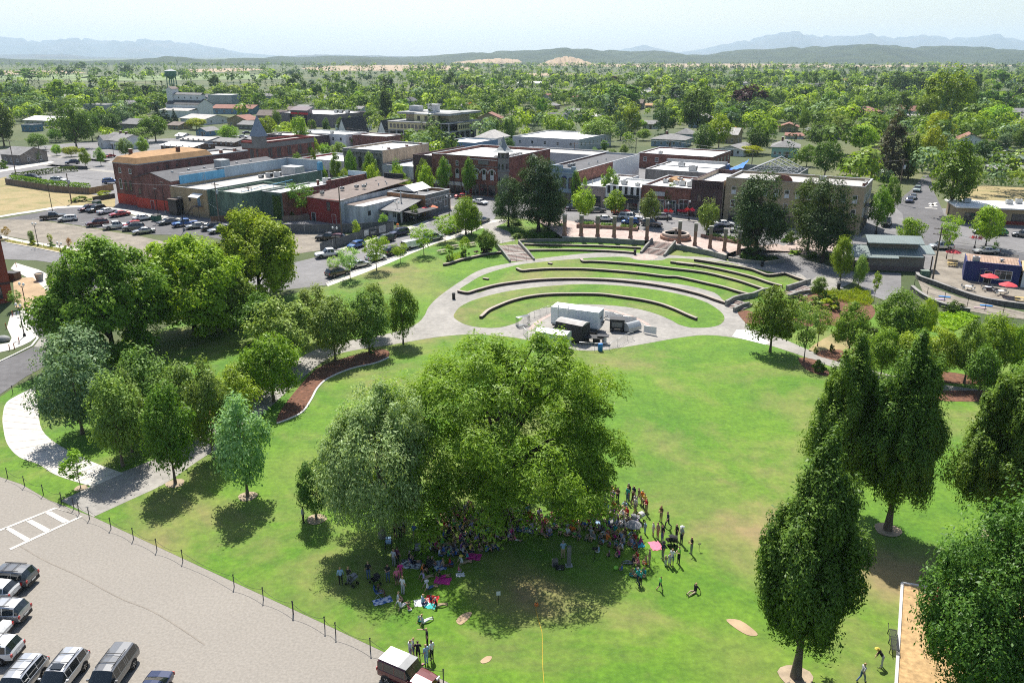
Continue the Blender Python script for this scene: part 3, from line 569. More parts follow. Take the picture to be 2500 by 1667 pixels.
for v,bx,by,ty,wp,kd,lf,lb in [
 ('N1',510,1300,850,265,'oval','olive','olive-green park tree with trunk on the bare patch beside the pale walk'),
 ('N1',770,1385,895,245,'oval','mid','slim park tree standing in the lawn corner where both walks meet'),
 ('N1',1130,1450,945,280,'oval','silver','pale green park tree on the open lawn with its own round shadow'),
 ('N1',960,1265,780,235,'oval','olive','park tree tucked behind the pale green lawn tree'),
 ('N1',650,1110,710,290,'oval','olive','taller olive park tree behind the front pair by the pale walk'),
 ('N1',555,1230,830,200,'oval','olive','olive park tree half hidden behind the front one'),
 ('N1',830,1150,790,220,'oval','olive','park tree in the middle of the planted triangle'),
 ('N1',1060,1130,815,230,'oval','bright','park tree at the lower tip of the bark bed'),
 ('N1',310,1140,735,335,'round','blue','round grey-green tree in the crook of the curved pale walk'),
 ('N1',300,930,600,360,'round','blue','larger grey-green tree behind the one in the curved walk'),
 ('N1',1735,735,425,205,'oval','olive','park tree in the bark bed, trunk showing against the path'),
 ('N1',1903,692,395,155,'oval','mid','narrow park tree last in the row, standing at the wide path'),
 ('N1',1565,775,445,235,'oval','olive','park tree in the bark bed, second along from the wide path end'),
 ('N1',1480,690,400,190,'oval','olive','park tree beyond the path behind the bark-bed pair'),
 ('N1',1325,800,470,300,'oval','olive','broad park tree overlapping the path bend'),
 ('N1',1190,680,450,230,'oval','mid','park tree in the shade edge of the bright maple'),
 ('N1',1260,980,640,300,'round','bright','leafy bright park tree leaning over the bark bed'),
 ('N1',1140,950,770,250,'oval','olive','park tree left of the bark bed by the path'),
 ('N1',1770,655,380,150,'oval','olive','park tree on the lawn side just past the path'),
 ('N1',300,1410,1220,160,'sapling','bright','small young tree on the kerb lawn by the chain posts'),
 ('F',727,1193,1052,92,'round','dark','small dark round tree with a person standing under it'),
 ('N3',370,740,285,320,'round','mid','round park tree at the bright new concrete slab'),
 ('N3',605,805,400,230,'vase','olive','thin half-bare tree beside the clipped globe shrubs'),
 ('N3',700,700,410,190,'vase','olive','thin browned tree behind the half-bare one'),
 ('N3',915,765,395,260,'round','mid','park tree in bark bed right of the browned trees'),
 ('N3',1240,720,305,350,'round','mid','broad tree before the fenced yard, biggest on the slope'),
 ('N3',1140,905,575,225,'oval','bright','park tree overhanging the right-hand path from its far side'),
 ('N3',1040,760,560,200,'round','dark','dark tree between the two bark-bed trees'),
 ('N3',1300,930,610,240,'oval','bright','yellowish-green park tree rising behind the columnar hornbeams'),
 ('N3',1500,935,560,280,'round','bright','park tree above the shaded bark bed on the right'),
 ('N3',1720,960,520,240,'round','mid','darker park tree with trunk hidden in shade by the right path'),
 ('N3',1820,1040,700,230,'oval','mid','park tree standing in the nearest strip of bark on the right'),
 ('N3',1880,900,470,330,'round','bright','large tree at the foot of the ivy bank'),
 ('N3',2090,900,540,200,'round','bright','park tree at the right border below the ivy bank'),
 ('N3',2150,1150,790,330,'round','mid','leafy tree at the right border by the path end'),
 ('N3',1445,640,365,155,'round','yellow','yellow-leaved tree under the fenced yard wall'),
 ('N3',705,365,215,110,'oval','mid','small tree beside the lower stairway landing'),
 ('L4',1570,492,60,235,'oval','bright','bright young tree in front of the metal-roofed pavilion'),
 ('L4',1745,552,240,150,'oval','olive','slim young tree at the pavilion corner'),
 ('L4',1895,690,388,110,'sapling','yellow','thin yellowish sapling in the paved yard near the pavilion'),
 ('L2',640,830,505,275,'vase','silver','locust tree on the sidewalk lawn nearest the big maples'),
 ('L2',480,790,600,180,'vase','silver','locust tree leaning over the parked cars by the maples'),
 ('L2',905,742,385,300,'vase','bright','locust tree second along the sidewalk lawn'),
 ('L2',1148,668,468,190,'vase','bright','small locust tree between its larger neighbours by the sidewalk'),
 ('L2',1382,590,275,275,'vase','bright','locust tree beside the white van'),
 ('L2',1595,460,175,300,'vase','bright','locust tree by the picnic tables'),
 ('L2',1805,385,15,340,'spread','bright','dense round locust at the top of the sidewalk'),
 ('L2',1860,385,90,230,'spread','bright','second locust trunk crowding the dense round one'),
 ('L2',1640,655,470,115,'sapling','bright','sapling at the end of the planter by the picnic table'),
 ('L2',1800,612,408,135,'sapling','bright','sapling in the planter above the curved wall'),
 ('L2',2020,570,330,215,'round','mid','shrubby tree at the left stairway'),
 ('L2',700,440,240,115,'sapling','bright','staked sapling by the banner fence'),
 ('L2',968,335,160,115,'sapling','bright','sapling at the fence corner by the patio'),
 ('L2',1292,262,70,105,'sapling','mid','sapling growing among the patio tables'),
 ('M4',1185,1195,345,610,'pine','pine','massive dark pine at the plaza corner by the intersection'),
 ('M4',1300,1150,560,420,'pine','pine','dark pine leaning right of the massive one at the plaza corner'),
 ('M4',858,1135,595,370,'pine','pine','shorter dark pine left of the massive plaza-corner pine'),
 ('M6',645,1460,535,680,'pine','pine','dark pine behind the brick columns on the right'),
 ('M6',560,1400,700,330,'pine','pine','lower pine crowding the one behind the columns'),
 ('M6',1215,1400,580,500,'pine','dark','thin-crowned pine before the tan hotel'),
 ('M6',1375,1530,605,570,'pine','pine','pine before the tan hotel, nearest the pavilion'),
 ]:
    if kd in('oval','round') and v[0]=='N': wp*=1.1 if kd=='oval' else 1.05
    o=tree_px(v,bx,by,ty,wp,kd,lf,lb,GP if kd=='oval' else None,lod=2 if kd in('oval','round','pine','spread') else 1)
    if kd=='oval' and (bx,by) in ((1130,1450),(770,1385)): ringsoil(o.location)
ringsoil(g('F',727,1193)); ringsoil(g('N1',300,1408),.6)
# ---------------------------------------------------------------- trees of the streets and the town
STREET='street trees of the town'
for v,s in dict(
M5='330,1062,690,275,oval,bright 682,1032,748,265,oval,bright 1060,1135,760,245,oval,olive 1283,985,675,195,oval,mid 605,900,488,215,oval,mid 935,905,640,195,oval,mid 1680,1222,825,235,oval,olive 245,905,525,145,oval,mid 340,900,610,90,oval,bright 1590,680,525,85,poplar,yellow',
M3='715,680,300,140,oval,mid 920,660,345,185,oval,mid 950,680,450,205,oval,bright 1215,640,385,170,oval,mid 1232,680,465,195,oval,bright 1500,660,395,175,oval,mid 1530,690,475,225,oval,bright 1725,720,400,190,oval,mid 2000,720,408,180,oval,mid 548,640,335,150,oval,mid 640,690,500,160,oval,bright 395,640,445,130,oval,bright 130,560,330,170,oval,mid 312,570,305,100,oval,mid 165,1040,640,330,vase,mid 1330,700,600,120,oval,bright 430,600,480,70,oval,mid',
M7='860,880,575,245,round,bright 1215,990,555,240,vase,bright 1590,875,445,300,round,bright 1235,575,-130,470,oval,mid 545,730,295,210,oval,mid 640,640,188,190,oval,mid 1670,940,810,70,sapling,mid',
T1='40,1130,740,250,round,dark 690,1150,750,330,round,dark 830,1080,800,170,round,dark 990,1040,820,230,round,dark 1130,980,795,170,round,blue 1230,1110,950,260,round,olive 1400,1090,835,270,round,mid 1260,950,855,200,round,bright 1400,815,665,125,round,olive 825,745,620,160,round,dark 570,780,505,310,round,bright 300,850,640,400,spread,blue 110,760,500,350,spread,blue 830,680,470,75,conifer,fir 975,650,490,170,round,bright 1000,715,608,130,round,purple 1330,720,505,190,conifer,pine 1470,720,520,110,conifer,pine 1140,690,560,200,round,olive 555,520,400,80,round,dark 1150,510,390,125,round,dark 735,455,360,95,round,dark 870,500,420,110,round,mid 270,540,430,240,round,mid 1490,940,785,140,conifer,fir 1420,920,750,85,conifer,fir 1572,930,785,75,conifer,fir 1765,980,868,200,round,yellow 2060,1090,935,195,round,bright 1940,660,480,115,round,dark 2250,680,565,140,round,bright 2100,660,580,170,round,yellow 2170,730,605,85,conifer,pine 1800,720,605,85,round,dark 770,1325,1150,110,oval,bright 908,1305,1148,110,oval,bright 640,1225,1125,150,round,yellow 512,1215,1108,100,round,bright 1290,1215,1050,135,oval,bright 1130,1225,1055,155,oval,olive 330,1270,1155,130,round,mid 350,1160,1005,200,round,olive 505,1095,965,150,round,mid 40,800,560,180,round,olive 1280,860,700,160,round,mid 1000,780,690,110,round,mid 2330,830,640,130,round,mid 1620,700,610,100,round,olive',
T2='120,1080,848,195,round,yellow 425,1125,838,145,poplar,bright 210,960,785,85,oval,mid 300,1050,900,135,round,bright 640,815,665,140,vase,bright 580,740,560,115,round,dark 400,670,478,170,round,dark 340,640,520,110,round,mid 930,795,638,155,round,bright 1192,930,488,150,conifer,pine 1215,700,430,120,conifer,fir 1350,845,690,175,round,bright 1480,850,678,110,oval,dark 1690,795,638,85,conifer,fir 1772,845,728,145,round,bright 1962,865,738,155,round,orange 1785,660,458,115,round,dark 1890,680,568,125,round,purple 2140,660,503,125,round,bright 2300,680,600,95,round,yellow 1422,610,515,45,conifer,fir 950,680,548,28,poplar,fir 850,700,518,230,round,mid 2150,1075,845,125,poplar,olive 2292,1085,825,125,poplar,olive 2272,1200,1050,150,round,dark 1770,1205,1088,170,round,mid 1462,1135,1000,135,vase,bright 528,1020,878,75,poplar,mid 652,1020,878,75,poplar,mid 780,1000,876,92,oval,mid 866,990,868,72,oval,olive 2270,850,688,155,round,bright 2160,820,655,150,round,mid 640,1230,1100,130,oval,bright 760,1230,1090,155,oval,bright 900,1130,1038,120,round,bright 1010,1130,1040,120,round,bright 1112,1135,1048,120,round,bright 560,1240,1068,95,oval,bright 500,1280,1090,95,oval,bright 410,1250,1090,100,oval,mid 60,760,640,130,round,mid 180,820,700,150,round,mid 1100,780,640,140,round,mid 1300,760,620,150,round,olive 1590,760,620,130,round,mid 2050,700,540,80,conifer,fir 720,700,560,120,round,mid',
T3='240,945,788,175,round,yellow 410,1025,848,225,round,bright 810,1120,878,335,round,olive 1110,1010,738,175,poplar,yellow 970,920,748,125,poplar,yellow 908,905,758,75,poplar,bright 1020,800,556,390,round,mid 800,720,556,175,round,bright 1330,740,528,95,poplar,yellow 1240,660,488,195,round,mid 1500,790,588,205,poplar,blue 1700,1020,600,390,round,dark 1410,1020,778,225,round,dark 1750,1220,930,235,oval,dark 1890,1150,838,260,oval,bright 2150,860,578,335,round,purple 1990,740,556,115,poplar,bright 1910,740,608,95,poplar,yellow 1990,980,758,185,round,mid 2230,1020,758,175,round,dark 2240,1195,938,215,oval,dark 2170,1215,1118,200,round,yellow 2060,1020,946,95,round,orange 1345,825,688,75,conifer,fir 1405,805,638,65,conifer,fir 760,775,678,85,conifer,pine 300,885,678,115,round,mid 470,760,608,225,round,mid 650,780,640,140,round,olive 1180,975,888,135,round,bright 1212,1080,968,145,round,mid 1010,1075,898,125,round,blue 545,1130,1036,85,oval,dark 866,1170,1063,75,poplar,bright 770,1280,1138,112,oval,mid 932,1240,1148,92,oval,mid 1036,1215,1118,92,oval,mid 1720,820,520,175,round,yellow 960,610,500,130,round,purple 1790,560,438,185,conifer,fir 1640,560,478,55,conifer,fir 690,610,478,80,conifer,fir 1660,700,610,120,round,orange 60,800,660,150,round,mid 160,740,600,140,round,mid 40,1010,850,120,poplar,olive 2030,640,500,150,round,dark 2250,640,500,90,conifer,fir 2330,760,640,100,round,mid',
T4='90,735,636,165,round,olive 262,745,598,125,round,dark 370,745,556,115,conifer,fir 520,660,528,85,conifer,fir 300,590,448,75,conifer,fir 130,915,788,145,round,purple 590,810,638,155,round,mid 700,740,668,135,round,bright 840,700,536,155,round,dark 970,660,508,85,conifer,fir 1130,720,598,155,round,mid 1210,710,640,125,round,mid 1180,660,450,300,spread,dark 1320,660,440,260,spread,dark 1400,660,388,135,conifer,pine 1610,940,388,420,oval,bright 1480,1000,640,260,round,mid 1825,880,518,175,round,mid 2060,850,578,400,spread,dark 2330,760,420,160,conifer,fir 2100,1000,745,340,round,bright 2000,1050,890,335,round,olive 2180,1170,1000,175,round,blue 1990,1270,1058,225,round,dark 1135,1420,748,340,conifer,rust 700,1020,848,205,round,olive 520,1150,900,335,round,dark 900,1200,920,310,round,bright 940,950,838,155,round,bright 560,1420,1058,265,round,dark 400,1310,1108,155,round,mid 1310,1420,958,185,poplar,mid 1500,1330,956,235,oval,yellow 1560,1140,798,255,round,yellow 1100,1480,1388,135,round,bright 370,1025,778,115,round,mid 100,1020,938,85,round,bright 760,1395,1228,185,round,mid 2320,1180,950,160,round,dark 1900,700,450,120,round,dark 640,620,440,120,round,mid 440,620,440,130,round,mid 2120,640,440,160,round,mid 1230,900,640,150,round,dark').items():
    for q in s.split():
        a,b2,t2,w2,kd,lf=q.split(','); a,b2,t2,w2=map(float,(a,b2,t2,w2))
        if v=='M3' and kd=='oval':
            vv=-3.2 if t2<=420 else -17.; tx=px(v,a,b2)[0]; lo,hi=-140.,-5.
            for _ in range(40):
                m_=(lo+hi)/2
                if P(UV(m_,vv))[0]<tx: lo=m_
                else: hi=m_
            q_=P(UV(lo,vv)); a=(q_[0]-VW[v][0])/VW[v][2]; b2=(q_[1]-VW[v][1])/VW[v][2]
        o=tree_px(v,a,b2,t2,w2,kd,lf,None,STREET if v in('M3','M5','M7') else 'trees among the town houses',lod=1 if v[0]=='M' or b2>900 else 0)
# ---------------------------------------------------------------- distant wooded town: nobody could count these
BLD=[]
def find_blocks():
    bpy.context.view_layer.update()
    for o in COL.objects:
        if o.parent is None and any(c.name.startswith(('wall','box_body')) for c in o.children):
            P8=[c.matrix_world@Vector(q) for c in o.children if c.type=='MESH' for q in c.bound_box]
            xs=[p.x for p in P8];ys=[p.y for p in P8]; zs=max(p.z for p in P8)
            BLD.append((min(xs),max(xs),min(ys),max(ys),zs))
    for o in COL.objects:
        if o.name.startswith(('water_tower','parked_car')) and o.parent is None: x,y=o.location[:2]; BLD.append((x-5,x+5,y-5,y+5,7.))
    for o in TREES:
        x,y=o.location[:2]
        if y>180: BLD.append((x-3.5,x+3.5,y-3.5,y+3.5,4.))
def blocked(x,y):
    u,v=toUV((x,y))
    if v<2 or (-262<u<-46 and v<34) or (-60<u<36 and v<66) or (36<=u<72 and v<30): return True
    if 80<u<94 and v<66: return True
    if u>95 and v<48: return True
    if u<-100 and v<(62 if u>-215 else 24): return True
    if -215<u<-100 and v<112 and (u*7.3+v*3.1)%10<6.5: return True
    for x0,x1,y0,y1,z in BLD:
        if x0-4<x<x1+4 and y0-4<y<y1+4: return True
        if z>4.5 and y<y0 and y0-y<(26 if z<12 and y0<330 else 55):
            f=y0/y
            if x0-3<x*f<x1+3: return True
    return False
def forest():
    r_=np.random.RandomState(99); V_=[];MI=[]
    mats=['dark','mid','olive','fir','bright','blue']
    def add(n,ymin,ymax,power,dens,band=None):
        for i in range(n):
            y=ymin+(ymax-ymin)*r_.rand()**power; hw=y*.70
            x=(r_.rand()*2-1)*hw; 
            if y<760 and blocked(x,y): continue
            clump=math.sin(x*.011+3)+math.sin(y*.013+x*.005)+math.sin(x*.004-y*.006)
            if clump<dens+r_.randn()*.5: continue
            if 900<y<2900 and x<-.12*y and r_.rand()<.75+(0 if x>-.3*y else .12): continue
            con=r_.rand()<.27; mi=r_.choice(6,p=[.27,.25,.15,.10,.14,.09]) if not con else 3
            hh=(5.5+9*r_.rand()**1.3)*(1.45 if con else 1)*(1 if y<900 else 1.2); wd=hh*(.32 if con else .75+.5*r_.rand())
            k=260 if y<420 else (170 if y<650 else (90 if y<1000 else 45)); sz=wd*(.055 if y<420 else (.07 if y<650 else (.095 if y<1000 else .13)))
            d=unit(r_.randn(k,3)); d[:,2]=np.where(d[:,2]<-.5,-d[:,2],d[:,2])
            if con:
                t=r_.rand(k)**1.4; a=r_.rand(k)*6.28; rr=wd/2*(1-t)+.2; pos=np.stack([np.cos(a)*rr,np.sin(a)*rr,hh*(.08+.92*t)],1); nr=unit(np.stack([np.cos(a),np.sin(a),.7+0*a],1)+r_.randn(k,3)*.4)
            else:
                cl=unit(r_.randn(9,3))*np.array([.55,.55,.4]); ci=r_.randint(9,size=k); pos=cl[ci]+d*np.array([.45,.45,.5])
                pos=pos*np.array([wd/2,wd/2,hh*.45])+np.array([0,0,hh*.55]); nr=unit(d+cl[ci]*.6+np.array([0,0,.5])+r_.randn(k,3)*.22)
            pos=pos+np.array([x,y,TOWN]); V_.append(quads(pos,nr,np.full(k,sz),.7,r_)); MI.append(np.full(k,mi))
    add(4800,215,760,.85,-2.6); add(2600,700,1500,.85,-1.7); add(3000,1300,3300,1.,-.7)
    # hedgerows and wood edges by the fields
    for (x0,y0,x1,y1,n) in ((-900,1500,-350,1350,60),(-1200,2100,-200,1900,110),(-300,2700,500,2700,120),(100,2500,1600,2500,160),(-1700,2900,-500,3100,120),(200,1800,1300,1700,100)):
        for i in range(n):
            t=r_.rand(); x=x0+(x1-x0)*t+r_.randn()*12; y=y0+(y1-y0)*t+r_.randn()*20; hh=12+8*r_.rand(); k=30
            d=unit(r_.randn(k,3)); pos=d*np.array([5,5,hh*.45])+np.array([x,y,TOWN+hh*.5]); V_.append(quads(pos,unit(d+np.array([0,0,.5])),np.full(k,1.5),.7,r_)); MI.append(np.full(k,r_.choice([0,0,3,1])))
    v=np.concatenate(V_); mi=np.concatenate(MI)
    me=quadmesh('far_trees',v,LM[mats[0]]); 
    for m in mats[1:]: me.materials.append(LM[m])
    me.polygons.foreach_set('material_index',mi.astype(np.int32)); me.update()
    o=link('far_trees',me); tag(o,'distant wooded outskirts of the town seen as one green mass','distant trees',kind='stuff')
# ================================================================ buildings
W=dict(brick=mat('old_red_brick',(.20,.088,.066),.92,var=.34,sc=.7,fine=2.),brickr=mat('weathered_red_brick',(.185,.088,.072),.92,var=.36,sc=.4,fine=1.5,stretch=(1,1,.45)),
 brickd=mat('dark_plum_brick',(.085,.052,.05),.92,var=.2,sc=.6,fine=2),brickn=mat('new_orange_brick',(.27,.065,.04),.9,var=.12,sc=.8),redp=mat('red_painted_wall',(.46,.065,.04),.85,var=.15,sc=.7),
 redd=mat('dark_red_wall',(.21,.028,.025),.8,var=.12,sc=.6),tan=mat('tan_stucco',(.36,.28,.17),.9,var=.15,sc=.4,stretch=(1,1,.4)),tanb=mat('tan_brick',(.37,.29,.21),.9,var=.15,sc=.5,fine=2,stretch=(1,1,.4)),
 hotel=mat('hotel_buff_brick',(.36,.29,.19),.9,var=.14,sc=.45,fine=2),grey=mat('grey_stone_front',(.18,.18,.17),.85,var=.12,sc=.5),greyl=mat('pale_grey_siding',(.40,.41,.42),.85,var=.1,sc=.4),
 white=mat('white_painted_wall',(.68,.68,.67),.8,var=.07,sc=.4),whited=mat('old_whitewash',(.50,.51,.53),.85,var=.22,sc=.45,fine=1.2,stretch=(1,1,.3)),green=mat('green_painted_wall',(.115,.175,.13),.85,var=.3,sc=.3,fine=1.2,stretch=(1,1,.35)),
 blue=mat('sky_blue_metal',(.10,.33,.52),.6,var=.2,sc=.3,stretch=(1,1,.2)),bluegr=mat('faded_blue_metal',(.30,.38,.44),.6,var=.15,sc=.4,stretch=(1,1,.3)),navy=mat('navy_wall',(.016,.026,.12),.7,var=.12,sc=.6),
 steel=mat('steel_blue_siding',(.12,.22,.32),.7,var=.12,sc=.5),slate=mat('slate_blue_front',(.24,.31,.37),.8,var=.1,sc=.6),mint=mat('mint_siding',(.32,.50,.44),.8,var=.06,sc=.6),cream=mat('yellow_sheathing',(.56,.50,.28),.85,var=.08,sc=.5),
 conc=mat('raw_concrete',(.27,.275,.27),.9,var=.15,sc=.5),cmu=mat('grey_block_wall',(.20,.175,.155),.9,var=.12,sc=.8,fine=2),mauve=mat('mauve_wall',(.20,.165,.175),.85,var=.1,sc=.4),wood=mat('weathered_boards',(.17,.13,.10),.92,var=.25,sc=1,stretch=(2,2,.3)),
 brown=mat('brown_boards',(.12,.075,.05),.9,var=.2,sc=1,stretch=(2,2,.3)),black=mat('black_wall',(.02,.02,.022),.7,var=.1,sc=1),dkg=mat('charcoal_siding',(.06,.06,.062),.8,var=.12,sc=.8))
RF=dict(white=mat('white_roof_membrane',(.70,.69,.66),.8,var=.16,sc=.25,fine=.8),grey=mat('grey_shingles',(.21,.205,.20),.93,var=.14,sc=.5,fine=2),dark=mat('dark_tar_roof',(.105,.105,.11),.93,var=.16,sc=.35,fine=1.3),
 pale=mat('pale_gravel_roof',(.42,.40,.375),.95,var=.1,sc=.3,fine=1.2),orange=mat('orange_tan_roof',(.36,.21,.095),.85,var=.12,sc=.4,fine=1),brown=mat('brown_roll_roof',(.19,.155,.135),.95,var=.12,sc=.3,fine=1.),
 red=mat('brick_red_shingles',(.24,.115,.085),.9,var=.12,sc=.5),metal=mat('green_grey_metal_roof',(.19,.235,.225),.45,var=.08,sc=.5,spec=.6),white2=mat('bare_white_metal',(.80,.79,.76),.5,var=.05,sc=.4),rust=mat('rusty_sheet_roof',(.32,.22,.16),.8,var=.2,sc=.6),greenr=mat('dull_green_shingles',(.115,.155,.115),.93,var=.12,sc=.6))
GLASS=mat('window_glass',(.025,.03,.035),.12,var=0,spec=.8); FRAME=mat('white_window_frame',(.62,.62,.60),.6,var=0); FRAMED=mat('dark_window_frame',(.05,.05,.055),.6,var=0); BLIND=mat('window_blind',(.55,.57,.58),.7,var=0)
TRIM=mat('pale_trim',(.52,.51,.48),.7,var=.05,sc=1.); METAL=mat('galvanised_sheet',(.42,.43,.43),.45,var=.08,sc=1.5,metal=.3); DARKM=mat('black_metal',(.018,.018,.02),.5,var=0); CAPM=mat('grey_coping',(.34,.35,.36),.7,var=.08,sc=1)
WC={}
def winmesh(w,h,st):
    k=(w,h,st)
    if k in WC: return WC[k]
    b=MB(); f=.09; fm=0
    n=10 if st.startswith('arch') else 0
    def pane(x0,x1,z0,z1,y,mi): b.add([(x0,y,z0),(x1,y,z0),(x1,y,z1),(x0,y,z1)],[(0,1,2,3)],mi)
    if n:
        hh=h-w/2
        arc=[(w/2*math.cos(math.pi*i/n),hh+w/2*math.sin(math.pi*i/n)) for i in range(n+1)]
        out=[(w/2,0)]+arc+[(-w/2,0)]; s=(w-2*f)/w
        inn=[(w/2-f,f)]+[((w/2-f)*math.cos(math.pi*i/n),hh+(w/2-f)*math.sin(math.pi*i/n)) for i in range(n+1)]+[(-w/2+f,f)]
        m=len(out); vs=[(x,-.06,z) for x,z in out]+[(x,-.06,z) for x,z in inn]+[(x,-.02,z) for x,z in inn]+[(x,0,z) for x,z in out]
        fs=[(i,(i+1)%m,m+(i+1)%m,m+i) for i in range(m)]+[(m+i,m+(i+1)%m,2*m+(i+1)%m,2*m+i) for i in range(m)]+[(3*m+i,3*m+(i+1)%m,(i+1)%m,i) for i in range(m)]
        b.add(vs,fs,0); b.add([(x,-.02,z) for x,z in inn],[tuple(range(m))],1); top=hh
    else:
        for x0,x1,z0,z1 in ((-w/2,w/2,0,f),(-w/2,w/2,h-f,h),(-w/2,-w/2+f,f,h-f),(w/2-f,w/2,f,h-f)): b.box(x0,x1,-.06,0,z0,z1,0)
        pane(-w/2+f,w/2-f,f,h-f,-.02,1); top=h-f
    if 'sash' in st: b.box(-w/2+f,w/2-f,-.05,-.021,h*.48,h*.48+.06,0)
    if 'blind' in st: b.box(-w/2+f,w/2-f,-.035,-.021,f,h*.45,2)
    if 'mull' in st:
        k2=max(2,int(w/.9)); 
        for i in range(1,k2): x=-w/2+w*i/k2; b.box(x-.025,x+.025,-.05,-.021,f,top,0)
        b.box(-w/2+f,w/2-f,-.045,-.021,h*.7,h*.7+.05,0)
    b.box(-w/2-.08,w/2+.08,-.13,-.061,-.09,0,0)
    WC[k]=b.mesh('window',[FRAMED if 'dark' in st else FRAME,GLASS,BLIND]); return WC[k]
def side(W_,D_,s,a):
    return {'f':((a,0),0),'r':((W_,a),math.pi/2),'b':((W_-a,D_),math.pi),'l':((0,D_-a),-math.pi/2)}[s]
def wins(par,W_,D_,s,aa,z,w,h,st='sash',label=None,off=0.,frame=None):
    for a in aa:
        (x,y),r=side(W_,D_,s,a); o=link('window',winmesh(w,h,st),par,(x+off*math.sin(r),y-off*math.cos(r),z),r)
        if label: o['label']=label
        if frame: recolor(o,[frame])
def spread(a,b,n): return [a+(b-a)*(i+.5)/n for i in range(n)]
def door(par,W_,D_,s,a,w=1.,h=2.1,m=None,z=0):
    (x,y),r=side(W_,D_,s,a); b=MB(); b.box(-w/2,w/2,-.05,0,0,h,0); b.box(-w/2-.08,-w/2,-.07,0,0,h+.08,1); b.box(w/2,w/2+.08,-.07,0,0,h+.08,1); b.box(-w/2,w/2,-.07,0,h,h+.08,1)
    o=b.build('door',[m or W['brown'],TRIM],par,(x,y,z),r); hb=MB(); hb.cbox(w*.38,-.075,1,.05,.05,.12); hb.build('handle',METAL,o); return o
def walls(par,W_,D_,h,mf,mr=None,mb_=None,ml=None,t=.3,z0=-.8,name='wall',x0=0,y0=0):
    b=MB(); b.box(x0,x0+W_,y0,y0+t,z0,h,0); b.box(x0,x0+W_,y0+D_-t,y0+D_,z0,h,2); b.box(x0+W_-t,x0+W_,y0+t,y0+D_-t,z0,h,1); b.box(x0,x0+t,y0+t,y0+D_-t,z0,h,3)
    return b.build(name,[mf,mr or mf,mb_ or mf,ml or mr or mf],par)
def flatroof(par,W_,D_,z,m,t=.3,x0=0,y0=0):
    b=MB(); b.box(x0+t,x0+W_-t,y0+t,y0+D_-t,z-.2,z); return b.build('roof',m,par)
def coping(par,W_,D_,h,m,t=.38,z=.1,x0=0,y0=0,name='parapet_cap'):
    b=MB(); e=.05; b.box(x0-e,x0+W_+e,y0-e,y0+t,h,h+z); b.box(x0-e,x0+W_+e,y0+D_-t,y0+D_+e,h,h+z); b.box(x0+W_-t,x0+W_+e,y0+t,y0+D_-t,h,h+z); b.box(x0-e,x0+t,y0+t,y0+D_-t,h,h+z)
    return b.build(name,m,par)
def hvac(par,x,y,z,s=1.2,k=0):
    b=MB(); b.box(-s/2,s/2,-s*.4,s*.4,.12,s*.75,0); b.box(-s*.42,s*.42,-s*.3,s*.3,0,.12,1)
    b.lathe([(s*.28,0),(s*.28,.06),(s*.2,.07)],12,1,(0,0,s*.75)); b.box(s*.5,s*.52,-s*.3,s*.3,.25,s*.6,1)
    return b.build('roof_unit',[METAL,DARKM],par,(x,y,z),k)
def vent(par,x,y,z,h=.9,r=.12):
    b=MB(); b.tube([(0,0,0),(0,0,h)],r,8); b.lathe([(r*1.7,0),(r*1.9,.06),(.02,.2)],8,0,(0,0,h)); return b.build('vent_pipe',METAL,par,(x,y,z))
def chimney(par,x,y,z,h=1.2,w=.6,m=None):
    b=MB(); b.box(-w/2,w/2,-w/2,w/2,0,h,0); b.box(-w*.6,w*.6,-w*.6,w*.6,h,h+.12,1); return b.build('chimney',[m or W['brick'],TRIM],par,(x,y,z))
def gable(par,x0,x1,y0,y1,ze,zp,axis,m,oh=.4,t=.14,wall=None,name='roof'):
    """pitched roof with the ridge along an axis, plus the two gable triangles in the wall material"""
    b=MB()
    if axis=='x': 
        c=(y0+y1)/2; sl=(zp-ze)/(c-y0)
        pr=[(y0-oh,ze-sl*oh),(c,zp),(y1+oh,ze-sl*oh)]; X0,X1=x0-oh,x1+oh
        v=lambda p,X,d:(X,p[0],p[1]+d)
        tri=[[(X,y0,ze),(X,y1,ze),(X,c,zp)] for X in (x0+.02,x1-.02)]
    else:
        c=(x0+x1)/2; sl=(zp-ze)/(c-x0)
        pr=[(x0-oh,ze-sl*oh),(c,zp),(x1+oh,ze-sl*oh)]; X0,X1=y0-oh,y1+oh
        v=lambda p,X,d:(p[0],X,p[1]+d)
        tri=[[(x0,X,ze),(x1,X,ze),(c,X,zp)] for X in (y0+.02,y1-.02)]
    vs=[v(p,X,d) for X in (X0,X1) for d in (.03,.03+t) for p in pr]
    b.add(vs,[(3,4,10,9),(4,5,11,10),(0,6,7,1),(1,7,8,2),(0,1,4,3),(1,2,5,4),(6,9,10,7),(7,10,11,8),(0,3,9,6),(2,8,11,5)],0)
    r=b.build(name,m,par)
    if wall:
        for tr in tri:
            q=MB(); q.add(tr,[(0,1,2)]); q.build('gable_wall',wall,par)
    return r
def hip(par,x0,x1,y0,y1,ze,zp,m,oh=.4,ridge=None,name='roof'):
    b=MB(); w=x1-x0;d=y1-y0; x0-=oh;x1+=oh;y0-=oh;y1+=oh; k=min(w,d)/2 if ridge is None else ridge
    if w>=d: A=(x0+k,(y0+y1)/2,zp);B=(x1-k,(y0+y1)/2,zp)
    else: A=((x0+x1)/2,y0+k,zp);B=((x0+x1)/2,y1-k,zp)
    vs=[(x0,y0,ze),(x1,y0,ze),(x1,y1,ze),(x0,y1,ze),A,B]
    fs=[(0,1,5,4),(1,2,5),(2,3,4,5),(3,0,4)] if w>=d else [(0,1,4),(1,2,5,4),(2,3,5),(3,0,4,5)]
    b.add(vs,fs); b.box(x0,x1,y0,y1,ze-.16,ze-.003); return b.build(name,m,par)
